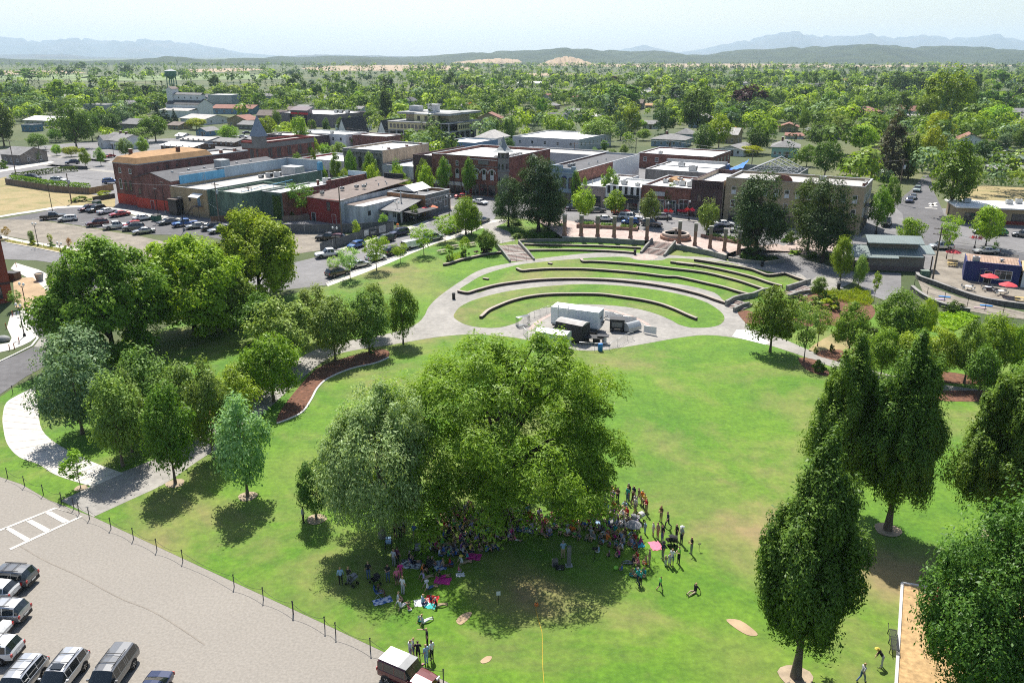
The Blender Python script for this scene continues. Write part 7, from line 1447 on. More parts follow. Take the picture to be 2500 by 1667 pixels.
for (x,y,ps,sh,pa,wh,s) in [(822,962,'cross','white','tan','left of the white pair',1),(845,1010,'legs','white','white','on the grass with another in white',1),(902,1032,'cross','pink','white','toddler-sized beside the white pair',.62),(1005,982,'cross','lightblue','navy','on the white blanket',1),(1066,962,'cross','navy','red','on the red blanket',.7),(1112,1003,'legs','black','tan','at the red blanket edge',1),(976,1112,'cross','teal','teal','behind a grey-topped figure',.62),(1010,1125,'legs','lightgrey','white','alone with a small child on open grass',1),(682,928,'chair','black','grey','in the blue camp chair',1),(1000,745,'knees','orange','black','in bright orange vest',1),(1020,800,'legs','lavender','tan','below the orange vest',1),(1048,872,'legs','white','denim','under a white cap',1),(1140,792,'legs','black','magenta','on the magenta blanket',1),(1165,705,'legs','tan','brown','left of the red top',.95),(1205,690,'cross','red','blue','left of the straw hat',.85),(1302,685,'legs','white','tan','in straw hat at the sunlit edge',1),(1272,742,'cross','pink','lightgrey','before the straw hat',.65),(1062,592,'knees','lightgrey','black','left of the patterned blanket',1),(1128,592,'cross','red','navy','by the patterned blanket',.8),(1158,492,'cross','blue','navy','in vivid blue at the sunlit gap',1),(1190,470,'knees','black','navy','beside the vivid blue top',1),(1230,532,'cross','yellow','grey','in yellow at the sunlit gap',.8),(1268,345,'knees','magenta','black','in magenta under the walnut',1),(1410,395,'legs','pink','black','in floral pink under the walnut',1),(1440,472,'cross','white','navy','white-topped under the walnut',1),(1400,522,'cross','lavender','black','at the shade edge',.9),(1450,545,'knees','tan','brown','striped at the shade edge',1),(1500,425,'chair','lightgrey','tan','in a folding chair by the walnut',1),(905,655,'cross','black','purple','on the grey patterned blanket',1),(928,684,'legs','navy','black','on the grey patterned blanket edge',.9),(1040,692,'knees','black','black','behind the orange vest',1),(1072,695,'cross','black','grey','behind the orange vest at right',1),(1340,535,'cross','green','black','mid crowd at left',.8),(1300,472,'cross','black','denim','mid crowd at left',1),(1242,420,'knees','green','black','near the trunk at left',1),(1282,432,'cross','blue','white','near the trunk at left',.9),(1345,645,'legs','teal','magenta','on the pink cloth',.8),(1355,485,'knees','grey','black','mid crowd left, knees drawn up',1)]:
    person(g('L6',x,y),ps,sh,pa,wh,None,s,hat=('straw','yellow') if 'straw hat' in wh and ps=='legs' and sh=='white' else (('white','white') if 'white cap' in wh else None))
for (x,y,ps,sh,pa,wh,s,rz) in [(1945,1160,'legs','black','khaki','alone on open grass at right',1,2.2),(1396,995,'cross','teal','tan','in the teal pair at the crowd front',1,2.4),(1466,1002,'cross','teal','tan','in the teal pair, right one',1,2.0),(1352,992,'cross','tan','teal','left of the teal pair',.8,2.2),(1028,772,'cross','lightblue','white','by the music stand',.8,None),(1222,812,'cross','magenta','navy','in magenta at the crowd front',.95,None),(1252,752,'knees','white','tan','fair-haired at the crowd front',1,None),(1412,905,'knees','pink','tan','in pale pink near the teal pair',1,None),(1482,885,'cross','tan','orange','curly-haired near the teal pair',.9,None),(1400,842,'cross','red','black','in red near the crowd front',1,None),(1345,885,'legs','black','grey','at the crowd front, legs stretched',1,None),(1250,945,'cross','blue','grey','in blue beside the green bag',.62,None),(1130,810,'cross','plum','black','alone before the crowd front',.62,None)]:
    person(g('L7',x,y),ps,sh,pa,wh,rz,s)
# --- the packed, shaded crowd
def inpoly(x,y,P_):
    c=False; n=len(P_)
    for i in range(n):
        (x1,y1),(x2,y2)=P_[i],P_[(i+1)%n]
        if (y1>y)!=(y2>y) and x<(x2-x1)*(y-y1)/(y2-y1)+x1: c=not c
    return c
POLY=[(-560,560),(-600,470),(-350,330),(-250,330),(0,420),(300,390),(800,440),(1250,330),(1440,470),(1450,640),(1400,760),(1200,740),(1020,690),(880,650),(620,620),(300,585),(0,540),(-300,520)]
pts=[o.location.copy() for o in PEOPLE]; CR='listeners packed under the walnut'; tries=0; cnt=0
while cnt<150 and tries<14000:
    tries+=1; x=PRNG.uniform(-600,1450); y=PRNG.uniform(330,760)
    if not inpoly(x,y,POLY): continue
    p=g('L7',x,y)
    if min((p-q).length for q in pts)<.52: continue
    pts.append(p); cnt+=1; ch=PRNG.random()<.42
    zone='under the right of the walnut' if x>900 else ('in the front row' if y>540 else ('beneath the middle boughs' if x>300 else 'left of the trunk'))
    person(p,PRNG.choice(['cross','cross','knees','legs']),PRNG.choice(list(CL)),PRNG.choice(['black','navy','denim','tan','grey','khaki','white','brown']),zone,None,PRNG.uniform(.58,.78) if ch else PRNG.uniform(.94,1.04),group=CR)
SP='onlookers standing at the back of the crowd'
tries=cnt=0
while cnt<20 and tries<4000:
    tries+=1; x=PRNG.uniform(980,1510); y=PRNG.uniform(190,400)
    if not inpoly(x,y,[(990,170),(1100,200),(1260,250),(1420,300),(1510,350),(1490,410),(1300,410),(1000,300)]): continue
    p=g('L7',x,y)
    if min((p-q).length for q in pts)<.55: continue
    pts.append(p); cnt+=1
    person(p,PRNG.choice(['stand','arms','arms','walk']),PRNG.choice(list(CL)),PRNG.choice(['black','navy','denim','tan','grey','khaki']),'at the back right of the crowd',None,PRNG.uniform(.92,1.04),group=SP)
tries=cnt=0
while cnt<34 and tries<5000:
    tries+=1; x=PRNG.uniform(1030,1720); y=PRNG.uniform(400,660)
    if not inpoly(x,y,[(1060,470),(1250,400),(1450,420),(1700,440),(1700,520),(1480,600),(1330,640),(1120,660),(1040,600)]): continue
    p=g('L6',x,y)
    if min((p-q).length for q in pts)<.5: continue
    pts.append(p); cnt+=1; ch=PRNG.random()<.45
    person(p,PRNG.choice(['cross','cross','knees','legs']),PRNG.choice(list(CL)),PRNG.choice(['black','navy','denim','tan','grey','khaki','white']),'in the half shade at left',None,PRNG.uniform(.58,.78) if ch else PRNG.uniform(.94,1.04),group='families seated left of the walnut')
# ================================================================ amphitheatre
m_seat=mat('dark_seatwall_brick',(.075,.05,.045),.92,var=.2,sc=1.2,fine=4); m_cap=mat('pale_pinkish_cap',(.35,.295,.25),.85,var=.1,sc=1.)
m_rw=mat('grey_retaining_wall',(.23,.225,.205),.92,var=.2,sc=.6,fine=2,stretch=(1,1,.4)); m_nose=mat('red_brick_tread',(.29,.14,.115),.9,var=.15,sc=1.)
def band(mb,pts,h0,h1,w0,w1,mi=0,zf=None):
    rb=ribbon(pts,-w0,w1); n=len(pts); bot=[];top=[]
    for i,p in enumerate(rb):
        k=i if i<n else 2*n-1-i; zz=pts[k].z; a=h0(k/(n-1)) if callable(h0) else h0; c=h1(k/(n-1)) if callable(h1) else h1
        bot.append((p.x,p.y,zz+a)); top.append((p.x,p.y,zz+c))
    N=2*n; mb.add(bot+top,[(i,(i+1)%N,N+(i+1)%N,N+i) for i in range(N)],mi)
    for i in range(n-1): mb.add([top[i],top[i+1],top[N-2-i],top[N-1-i]],[(0,1,2,3)],mi)
def zpts(pts): return [Vector((p.x,p.y,H(p.x,p.y))) for p in pts]
def seatwall(pts,label,h=.5,t=.42,name='seat_wall',body=None,cap=None,group='curved seat walls of the amphitheatre',sm=5,lift=0,cat='wall'):
    pts=zpts(smooth(pts,sm,False) if sm else pts)
    if lift: pts=[p+Vector((0,0,lift)) for p in pts]
    mb=MB(); band(mb,pts,-.5,h-.085,.0,t); o=mb.build(name,body or m_seat); tag(o,label,cat,group)
    mb=MB(); band(mb,pts,h-.08,h,.05,t+.05); mb.build('wall_cap',cap or m_cap,o); return o
A_=lambda v,s: gl(v,s)
seatwall(A_('L3','275,865 300,845 345,805 430,765 530,725 650,693 780,672 920,662 1060,660 1200,660 1340,665 1500,685 1680,712 1840,748 1970,795 2080,845 2165,880'),'innermost curved seat wall, closest to the stage trailers')
seatwall(A_('L3','60,634 150,650 240,625 400,583 560,558 740,538 920,528 1100,525 1250,528 1400,535 1560,548 1750,570 1930,600')+A_('L4','60,597 130,614 250,647 360,687 480,727'),'long curved seat wall beside the concrete walk, second from the stage')
seatwall(A_('L3','575,432 630,454 720,446 850,438 1000,436 1150,437 1300,445 1500,460 1700,480 1900,505')+A_('L4','0,472 150,502 300,537 450,572 600,617 720,647'),'curved seat wall, third from the stage')
seatwall(A_('L3','1142,347 1165,370 1250,371 1400,379 1550,390 1700,404 1900,428')+A_('L4','0,397 150,414 300,437 450,472 600,512 750,562 860,600'),'curved seat wall beginning at the round paving, fourth from the stage')
seatwall(A_('L3','1940,376 2050,388 2150,398')+A_('L4','0,333 150,352 300,377 450,407 600,442 750,482 880,527 1010,562'),'shorter seat wall on the right, fifth from the stage')
seatwall(A_('L4','172,308 300,328 450,353 600,378 720,403 800,433 890,458 1040,440'),'low wall along the upper walk on the right',h=.55)
seatwall(A_('L4','1040,440 1140,480 1235,512'),'short kinked end of the upper right wall',h=.55,sm=0)
seatwall(A_('L3','650,217 900,224 1100,227 1300,232 1500,240 1680,250'),'upper seat wall of the back terrace',h=.45)
seatwall(A_('L3','690,270 1000,268 1200,270 1400,277 1620,292'),'lower seat wall of the back terrace',h=.45)
seatwall(A_('L2','1580,702 1640,692 1750,657 1900,622 2050,592 2185,577'),'curved wall holding the planter left of the stairs',h=.5)
for s,lb in (('283,516 332,524','small wall stub at the left of the third terrace'),('857,380 890,388','small wall stub at the left of the fourth terrace')): seatwall(A_('L3',s),lb,h=.35,sm=0)
LIFT=.95
seatwall(A_('L3','985,182 1200,186 1400,194 1600,206 1712,212'),'grey concrete retaining wall under the left columns',h=1.05,t=.5,name='retaining_wall',body=m_rw,cap=mat('grey_cap',(.36,.345,.31),.9,var=.1),group=None)
seatwall(A_('L3','600,190 750,184 985,182'),'lower grey wall in pine shade above the back terrace',h=.6,t=.45,name='retaining_wall',body=m_rw,group=None)
seatwall(A_('L3','1962,246 2100,268 2352,312')+A_('L4','150,213 300,248 470,296'),'grey concrete retaining wall under the right columns',h=1.05,t=.5,name='retaining_wall',body=m_rw,cap=mat('grey_cap',(.36,.345,.31),.9,var=.1),group=None)
seatwall(A_('L4','500,300 650,325 850,348 1040,320'),'low grey planter wall under the dark pine',h=.75,t=.4,name='retaining_wall',body=m_rw,group=None,sm=0)
# raised plaza deck
def deck():
    fr=A_('L3','985,178 1200,181 1400,189 1600,200 1712,207 1960,238 2100,260 2352,304')+A_('L4','300,240 470,285 620,230 960,180'); bk=[UV(u,-18.5) for u in (62,54,44,34,24,14,6,-2)]
    bm=bmesh.new(); loop=[(p,LIFT) for p in fr]+[(p,.06) for p in bk]; vs=[bm.verts.new((p.x,p.y,H(p.x,p.y)+l)) for p,l in loop]
    for t in tessellate_polygon([[Vector((p.x,p.y,0)) for p,_ in loop]]):
        try: bm.faces.new([vs[i] for i in t])
        except ValueError: pass
    for f in bm.faces:
        f.normal_update()
        if f.normal.z<0: f.normal_flip()
    me=bpy.data.meshes.new('plaza_deck'); bm.to_mesh(me); bm.free(); me.materials.append(m_brickp); o=link('plaza_deck',me); o['kind']='structure'
deck()
def deckz(p):
    u,v=toUV(p); return LIFT if v<-28 else max(.06,LIFT*(-18.5-v)/10.)
# columns
cm=MB(); cm.box(-.42,.42,-.42,.42,-.3,.45,0); cm.add([(-.42,-.42,.45),(.42,-.42,.45),(.42,.42,.45),(-.42,.42,.45),(-.33,-.33,.62),(.33,-.33,.62),(.33,.33,.62),(-.33,.33,.62)],[(0,1,5,4),(1,2,6,5),(2,3,7,6),(3,0,4,7)],0); cm.box(-.33,.33,-.33,.33,.62,2.9,0)
shaft=cm.mesh('shaft',mat('column_brick',(.27,.16,.115),.92,var=.2,sc=1.5,fine=5)); cm=MB(); cm.box(-.36,.36,-.36,.36,2.901,4.35); upm=cm.mesh('upper_shaft',mat('column_stone',(.225,.19,.16),.9,var=.15,sc=1.5)); cm=MB(); cm.box(-.44,.44,-.44,.44,4.351,4.5); cm.box(-.38,.38,-.38,.38,4.501,4.6); capm=cm.mesh('capital',mat('grey_cap',(.36,.345,.31),.9))
cols=[(125,1232),(307,1240),(487,1247),(667,1253),(847,1263),(1025,1275),(1378,1312),(1550,1338),(1715,1370),(1873,1400),(2028,1425)]
for i,(x,y) in enumerate(cols):
    p=g('M5',x,y,LIFT); o=thing('brick_column',['leftmost brick column, half under the dark pine','second brick column from the left','third brick column from the left','fourth brick column from the left','fifth brick column from the left','brick column at the left of the plaza stairs','brick column in front of the fountain','brick column just right of the fountain','third brick column right of the stairs','brick column beside the pine at right','last brick column at right, by the pine trunk'][i],'column',p,R(-25+i*1.5),'freestanding brick columns on the plaza'); link('shaft',shaft,o); link('upper_shaft',upm,o); link('capital',capm,o)
# stairs
def stairs(b0,t0,w,n,label,dzt=0.,cheek=True):
    d=t0-b0; L_=math.hypot(d.x,d.y); rz=math.atan2(d.y,d.x)-math.pi/2; rise=t0.z+dzt-b0.z
    o=thing('stairway',label,'stairs',b0,rz); b=MB(); r=L_/(n+1.2)
    k2=0.
    for i in range(n):
        y=r*(i+(1.2 if i>=n//2 else 0)); y1=r*(i+1+(1.2 if i+1>=n//2 else 0)); z=rise*(i+1)/n
        b.box(-w/2,w/2,y,max(y1,y+r),-.6,z-.06,0); b.box(-w/2,w/2,y-.03,y+.12,z-.06,z-.0,1); b.box(-w/2,w/2,y+.121,max(y1,y+r)-.031,z-.06,z-.003,2)
    b.build('steps',[m_rw,m_nose,m_conc],o)
    if cheek:
        for s in (-1,1):
            b=MB(); x0,x1=(s*w/2,s*(w/2+.35)) if s>0 else (-(w/2+.35),-w/2)
            prof=[(-.5,-.5),(L_+.3,-.5),(L_+.3,rise+.75),(L_*.62,rise*.55+.75),(L_*.45,rise*.5+.7),(0,.55),(-.5,.5)]
            b.add([(x,y,z) for x in (x0,x1) for y,z in prof],[tuple(range(7)),tuple(range(13,6,-1))]+[(i,(i+1)%7,7+(i+1)%7,7+i) for i in range(7)]); b.build('cheek_wall',m_rw,o)
    b=MB()
    for x in (-w*.22,w*.22):
        b.tube([(x,0,0),(x,0,.9),(x,L_*.45,rise*.5+.95)],.025,6); b.tube([(x,L_*.6,rise*.55+.2),(x,L_*.6,rise*.55+1.0),(x,L_,rise+.95),(x,L_+.3,rise+.95),(x,L_+.3,rise+.1)],.025,6)
    b.build('handrail',DARKM,o); return o
stairs(g('M5',1095,1440),g('M5',1205,1312,LIFT),4.6,10,'central brick-edged stairway from the round paving up to the fountain plaza')
stairs(g('M4',1000,1510),g('M4',850,1335,LIFT*.5),4.6,12,'left brick-edged stairway beside the planter')
def sl(v,s,lb,h=.95):
    pts=A_(v,s); seatwall(pts,lb,h=h,t=.35,name='stair_wall',body=m_rw,cap=m_rw,group=None,sm=0)
sl('L4','485,737 560,695 640,674 740,658 830,620 905,607','long cheek wall of the right stairway, upper-left run'); sl('L4','1065,590 1180,555 1290,520','cheek wall at the top of the right stairway')
sl('L4','562,795 640,757 705,740','short cheek wall at the foot of the right stairway',.8); sl('L4','1085,670 1180,635 1290,618 1350,602','lower cheek wall behind the round park tree',.8)
stairs(g('L4',552,757),g('L4',655,712),3.2,4,'lowest flight of the right stairway',.35,False); stairs(g('L4',1090,632),g('L4',1280,562),4.2,7,'upper flight of the right stairway',.3,False)
# fountain
p=g('M5',1340,1250,.7); o=thing('fountain','round two-ring stone fountain with central spout on the plaza','fountain',p); b=MB()
b.lathe([(3.3,-.3),(3.3,.35),(2.9,.36),(2.9,.1)],28,0,sm=False); b.build('brick_base',mat('column_brick',(.27,.16,.115)),o); b=MB(); vs=[(2.9,.1),(2.9,.95),(2.35,.96),(2.35,.3)]; b.lathe(vs,28,0,sm=False); b.build('basin',m_cap,o)
b=MB(); b.lathe([(.01,.62),(2.3,.62)],28,0,sm=False); b.build('water',mat('fountain_water',(.30,.42,.45),.1,var=.1,sc=2,spec=.6),o); b=MB(); b.lathe([(.4,.3),(.3,1.0),(.22,1.6),(.9,1.75),(.9,1.85),(.05,2.1)],14,0); b.build('spout',m_cap,o)
# planters along the plaza street
def bush(p,wd,hh,leaf,label,name='shrub',group=None,k=None):
    o=plant(p,hh,wd,'shrub',leaf,label,group,lod=0,k=k,cat='shrub'); o.name=name; return o
PG='clipped beds along the plaza street'
for i,(s,lb) in enumerate((('280,1165 470,1165','leftmost planter'),('500,1168 690,1172','second planter'),('710,1178 920,1192','third planter'),('1640,1255 1800,1290','planter right of the fountain'),('1810,1290 1960,1320','planter before the pine'),('1970,1320 2200,1360','rightmost planter'))):
    a,c=A_('M5',s); a.z+=deckz(a);c.z+=deckz(c); d=(c-a); rz=math.atan2(d.y,d.x); o=thing('planter',f'{lb} with low green plants behind a brick ledge on the plaza','planter',a,rz,PG); L_=d.length
    b=MB(); b.box(0,L_,0,.35,-.5,.55,0); b.box(0,L_,2.3,2.6,-.5,.45,0); b.box(0,.35,.36,2.29,-.5,.5,0); b.box(L_-.35,L_,.36,2.29,-.5,.5,0); b.box(-.5,.5,-.2,-.01,-.3,.7,0); b.build('ledge',mat('planter_brick',(.22,.14,.11),.9,var=.15,sc=2),o); b=MB(); b.box(.36,L_-.36,.36,2.29,-.2,.38); b.build('soil',m_bark,o)
    r_=np.random.RandomState(40+i); n=420; P_=np.stack([.4+(L_-.8)*r_.rand(n),.4+1.85*r_.rand(n),.4+.5*r_.rand(n)],1); link('plants',quadmesh('plants',quads(P_,unit(r_.randn(n,3)*.6+np.array([0,0,1])),np.full(n,.16),.6,r_),LM['olive' if i%2 else 'mid']),o)
# planting in the park
for v,x,y,w_,hh,lf,lb in [('L2',1640,650,1.9,1.3,'mid','rounded shrub at the planter end under a sapling'),('L2',1790,610,1.8,1.5,'dark','dark shrub in the middle of the planter'),('L2',1990,570,3.6,1.3,'purple','reddish shrub beside the left stairway'),('M4',960,1255,3.6,1.0,'dark','dark shrub mass under the plaza-corner pine'),('M4',1060,1262,4,.9,'dark','low dark hedge under the plaza-corner pine'),('M4',1330,1240,4,1.0,'dark','dark shrub at the foot of the first column'),('M4',930,1110,4,1.1,'dark','dark shrub behind the pine trunks'),('M4',1400,1140,3,1.0,'olive','pale grassy shrub near the first column'),
  ('L4',680,240,3.4,1.3,'dark','rounded dark shrub left of the pine by the columns'),('L4',790,300,3.6,1.2,'dark','low shrub under the pine by the columns'),('L4',930,300,3.4,1.0,'dark','low shrub right of the pine by the columns'),('L4',1130,235,3.2,.8,'bright','bright low shrub by the hotel pines'),('L4',1300,270,3,1.2,'dark','dark shrub between the two hotel pines'),('L4',1440,265,3,1.1,'olive','olive shrub right of the hotel pines'),('L4',1080,130,3.6,2.2,'dark','dark open shrub in the plaza behind the pine'),
  ('L4',1410,690,2.2,1.6,'dark','dark mounded grass clump on the bank'),('L4',1500,690,1.6,1.3,'mid','small mounded grass clump on the bank'),('L4',1190,670,1.6,1.0,'olive','small grey-green shrub at the stair wall'),('L4',1180,820,4.5,2.,'olive','loose olive shrub below the stair wall'),('L4',1290,760,4,2.2,'olive','straggly shrub behind the half-bare tree'),('L4',1430,760,3,1.8,'yellow','yellowish shrub on the bark slope'),('L4',1520,770,2,1.6,'dark','dark upright shrub on the bark slope'),
  ('N3',692,850,1.3,1.1,'mid','upper clipped globe shrub by the right path'),('N3',710,880,1.9,1.7,'dark','lower clipped globe shrub by the right path'),('N3',685,750,.8,1.,'olive','small clipped shrub at the edge of the bark bed'),('N3',800,735,.9,1.2,'dark','small dark shrub behind the clipped one'),('N1',1750,735,1.2,.9,'dark','small dark shrub beside a bark-bed trunk'),('N1',890,1150,2.4,2.2,'dark','dark shrub under the middle park trees'),
  ('M3',60,1040,1.6,1.4,'dark','round clipped shrub by the wooden fence'),('M1',570,1125,1.6,1.,'olive','ornamental grass at the lamp post, left'),('M1',720,1190,2.4,1.3,'bright','large ornamental grass at the street corner'),('M1',360,1110,1.8,1.,'yellow','ornamental grass at the upper street edge'),('M1',880,640,5,1.5,'olive','brushy scrub beside the dry field'),('M1',1140,560,5,1.,'yellow','dry yellow scrub under the warehouse fence'),('T1',40,1330,3.5,2.8,'mid','large green shrub at the left edge by the road'),
  ('N3',1640,450,3.5,1.6,'dark','dark ivy mound below the fence'),('M4',320,1165,2.4,1.1,'dark','shade shrub beside the upper sidewalk')]:
    bush(g(v,x,y),w_,hh,lf,lb)
def groundcover(name,poly,n,sz,leaf,hh,label,asp=.6,up=None,cat='ground cover'):
    P0=[(p.x,p.y) for p in poly]; r_=np.random.RandomState(len(name)+n); xs_=[p[0] for p in P0]; ys_=[p[1] for p in P0]; out=[]
    while len(out)<n:
        x=r_.uniform(min(xs_),max(xs_)); y=r_.uniform(min(ys_),max(ys_))
        if inpoly(x,y,P0): out.append((x,y,H(x,y)+hh*r_.rand()*(.55+.45*math.sin(x*1.7)*math.sin(y*1.3))))
    v=quads(np.array(out),unit(r_.randn(n,3)*.7+np.array([0,0,.9 if up is None else .1])),np.full(n,sz),asp,r_,None if up is None else np.tile(np.array(up,float),(n,1)))
    o=link(name,quadmesh(name,v,LM[leaf])); tag(o,label,cat,kind='stuff')
groundcover('ornamental_grass',A_('L4','1330,600 1450,590 1690,600 1740,555 1830,600 1900,690 1850,740 1600,700 1400,660'),5200,.28,'yellow',.9,'bright yellow-green ornamental grass on the bank',.12,(0,0,1.6))
groundcover('ornamental_grass',A_('L2','1600,660 1660,600 1760,560 1800,610 1700,650'),900,.25,'yellow',.7,'yellow-green grass tuft in the planter',.12,(0,0,1.6))
groundcover('ivy_bank',A_('N3','1530,480 1600,462 1760,470 1830,500 1720,560 1640,600 1560,560'),4200,.2,'bright',.5,'glossy ivy bank below the fenced yard')
groundcover('ivy_bank',A_('N3','1880,500 2000,540 2130,600 2138,700 2060,680 1950,560'),2400,.2,'mid',.5,'ivy and scrub on the bank at the right edge')
groundcover('strip_grass',A_('M1','60,1060 400,1115 640,1150 880,1190 700,1195 400,1130 60,1075'),1500,.2,'yellow',.5,'dry yellowish planting along the upper street',.12,(0,0,1.6))
groundcover('bed_plants',A_('L4','600,250 760,250 960,290 900,320 640,290'),1600,.22,'dark',.5,'dark planting under the pine by the columns')
groundcover('bed_plants',A_('M4','860,1180 1100,1210 1440,1220 1430,1250 1000,1280 900,1240'),2200,.22,'dark',.5,'shade planting under the big pines')
# hedges
def hedge(pts,wd,hh,leaf,label):
    o_=[]; r_=np.random.RandomState(int(hh*100)); n=int(sum((pts[i+1]-pts[i]).length for i in range(len(pts)-1))*95)
    for i in range(len(pts)-1):
        a,c=pts[i],pts[i+1]; k=int(n*(c-a).length/sum((pts[j+1]-pts[j]).length for j in range(len(pts)-1))); d=(c-a); nn=Vector((-d.y,d.x,0)).normalized()
        for _ in range(k):
            t=r_.rand(); face=r_.randint(3); lat=(r_.rand()-.5)*wd if face==0 else (wd/2 if face==1 else -wd/2); z=hh if face==0 else hh*r_.rand(); p=a+d*t+nn*lat; o_.append((p.x+.1*r_.randn(),p.y+.1*r_.randn(),p.z+z+.07*r_.randn()))
    P_=np.array(o_); v=quads(P_,unit(r_.randn(len(P_),3)*.8+np.array([0,-.3,.7])),np.full(len(P_),.2),.7,r_); tag(link('hedge',quadmesh('hedge',v,LM[leaf])),label,'hedge')
hedge(A_('M1','130,405 300,425 560,470 980,505'),1.3,1.5,'mid','clipped green hedge behind the weathered board fence')
hedge(A_('M1','140,390 290,370 560,330 850,305'),1.2,1.6,'dark','clipped dark hedge along the far side of the office lot')
hedge(A_('T4','1960,1470 2150,1480 2330,1490 2600,1500'),2.2,3.2,'dark','tall dark clipped hedge before the grey hip-roofed house')
# fences
def fence(pts,hh,label,mats,board=True,name='fence',posts=2.4,open_=False):
    o=thing(name,label,'fence',pts[0]); O_=pts[0]; b=MB(); pb=MB(); k=0
    for i in range(len(pts)-1):
        a,c=pts[i]-O_,pts[i+1]-O_; d=c-a; L_=math.hypot(d.x,d.y); n=max(1,int(L_/posts)); 
        for j in range(n+1):
            p=a+d*(j/n); pb.tube([(p.x,p.y,p.z-.3),(p.x,p.y,p.z+hh+.05)],.045,6)
        nn=Vector((-d.y,d.x,0)).normalized()*.02
        if not open_: b.add([a-nn,c-nn,c-nn+Vector((0,0,hh)),a-nn+Vector((0,0,hh)),a+nn,c+nn,c+nn+Vector((0,0,hh)),a+nn+Vector((0,0,hh))],[(0,1,2,3),(7,6,5,4),(3,2,6,7)])
        else:
            for z in (.05,hh*.5,hh): b.tube([a+Vector((0,0,z)),c+Vector((0,0,z))],.022,5)
    b.build('panel' if not open_ else 'rail',mats[0],o); pb.build('posts',mats[1],o); return o
WD=(W['wood'],W['wood'])
fence(A_('M1','65,450 600,535 980,560'),1.8,'weathered grey board fence round the hedge',WD); fence(A_('M1','980,560 1245,512'),1.8,'newer tan board fence right of the weathered one',(mat('tan_boards',(.33,.22,.12),.9,var=.2,sc=1.,stretch=(2,2,.3)),W['wood']))
fence(A_('M1','1020,640 1260,600'),1.3,'dark mesh barrier below the tan board fence',(W['dkg'],DARKM)); fence(A_('M1','660,275 860,285 960,290'),1.2,'dark low fence by the navy SUV at the junction',(W['dkg'],DARKM))
fence(A_('M2','1190,960 1430,945 1560,930'),1.5,'brown board fence behind the power pole',(W['brown'],W['wood'])); fence(A_('M3','-40,1085 120,1075 250,1065'),1.4,'grey board fence beside the dark red end wall',WD)
fence(A_('M3','600,1075 700,1085 870,1095'),1.5,'rust-brown board fence below the white wall',(mat('rust_boards',(.26,.12,.06),.9,var=.2,sc=1.),W['wood']))
scr=mat('grey_mesh_screen',(.11,.115,.12),.9,var=.12,sc=1.)
fence(A_('M3','-100,1205 350,1210 700,1200 1170,1170'),2.0,'grey screened site fence running behind the black pickup',(scr,METAL)); fence(A_('M3','370,1420 640,1340 880,1260 1170,1190'),2.0,'grey screened site fence along the sidewalk with white notices',(scr,METAL))
def notice(v,x,y,w_,h_,m,lb,z=.6):
    p=g(v,x,y); p2=g('M3',1170,1190)-g('M3',640,1340); rz=math.atan2(p2.y,p2.x); o=thing('notice_board',lb,'sign',p+Vector((.1,-.12,0)),rz); b=MB(); b.box(-w_/2,w_/2,-.03,.0,z,z+h_); b.build('board',m,o)
    for i in range(4): 
        b=MB(); b.box(-w_*.35,w_*.3-(i%2)*w_*.2,-.036,-.031,z+h_*(.8-.2*i)-.04,z+h_*(.8-.2*i)); b.build('printed_line',W['dkg'] if m!=W['dkg'] else W['white'],o)
notice('M3',872,1262,1.3,1.2,W['white'],'white square notice on the screened fence'); notice('M3',950,1245,2.6,.8,W['dkg'],'dark banner with pale lines on the screened fence'); notice('M3',1045,1225,2.0,1.4,W['greyl'],'pale blue notice on the screened fence near the corner')
rail_=fence(A_('N3','1370,300 1460,360 1580,395 1740,430 1990,480 2138,510'),1.7,'black wire fence below the cafe yard',(DARKM,DARKM),open_=True,posts=2.6,name='wire_fence')
def stonewall(pts,hh,lb):
    o=seatwall(pts,lb,h=hh,t=.5,name='stone_wall',body=mat('dark_rubble_stone',(.12,.115,.11),.95,var=.4,sc=2.5,fine=5),cap=mat('stone_cap',(.26,.25,.235),.9,var=.15,sc=1.5),group=None,sm=4)
stonewall(A_('N3','1380,215 1400,240 1500,275 1620,320 1760,370 1900,405 2138,440'),.9,'curving dark stone wall round the cafe yard'); stonewall(A_('N3','1345,305 1400,350 1500,405 1620,445 1760,470'),.8,'lower dark stone wall beneath the wire fence')
# planter left pot etc
p=g('L1',340,470); o=thing('concrete_planter','large grey tapered concrete planter on the pavement','planter',p); b=MB(); b.lathe([(.55,0),(.75,1.2),(.85,1.25),(.85,1.35),(.7,1.35),(.65,1.2)],14,0,sm=False); b.build('pot',W['conc'],o); b=MB(); b.lathe([(.01,1.2),(.64,1.21)],14,0); b.build('soil',m_dirt,o)
p=g('L1',110,460); o=thing('brown_site_container','brown timber bin beside the new brick apartments','container',p,R(-12)); b=MB(); b.box(-1.2,1.2,-.8,.8,0,1.3,0); b.box(-1.25,1.25,-.85,.85,1.301,1.4,1); b.build('box',[W['brown'],W['dkg']],o)
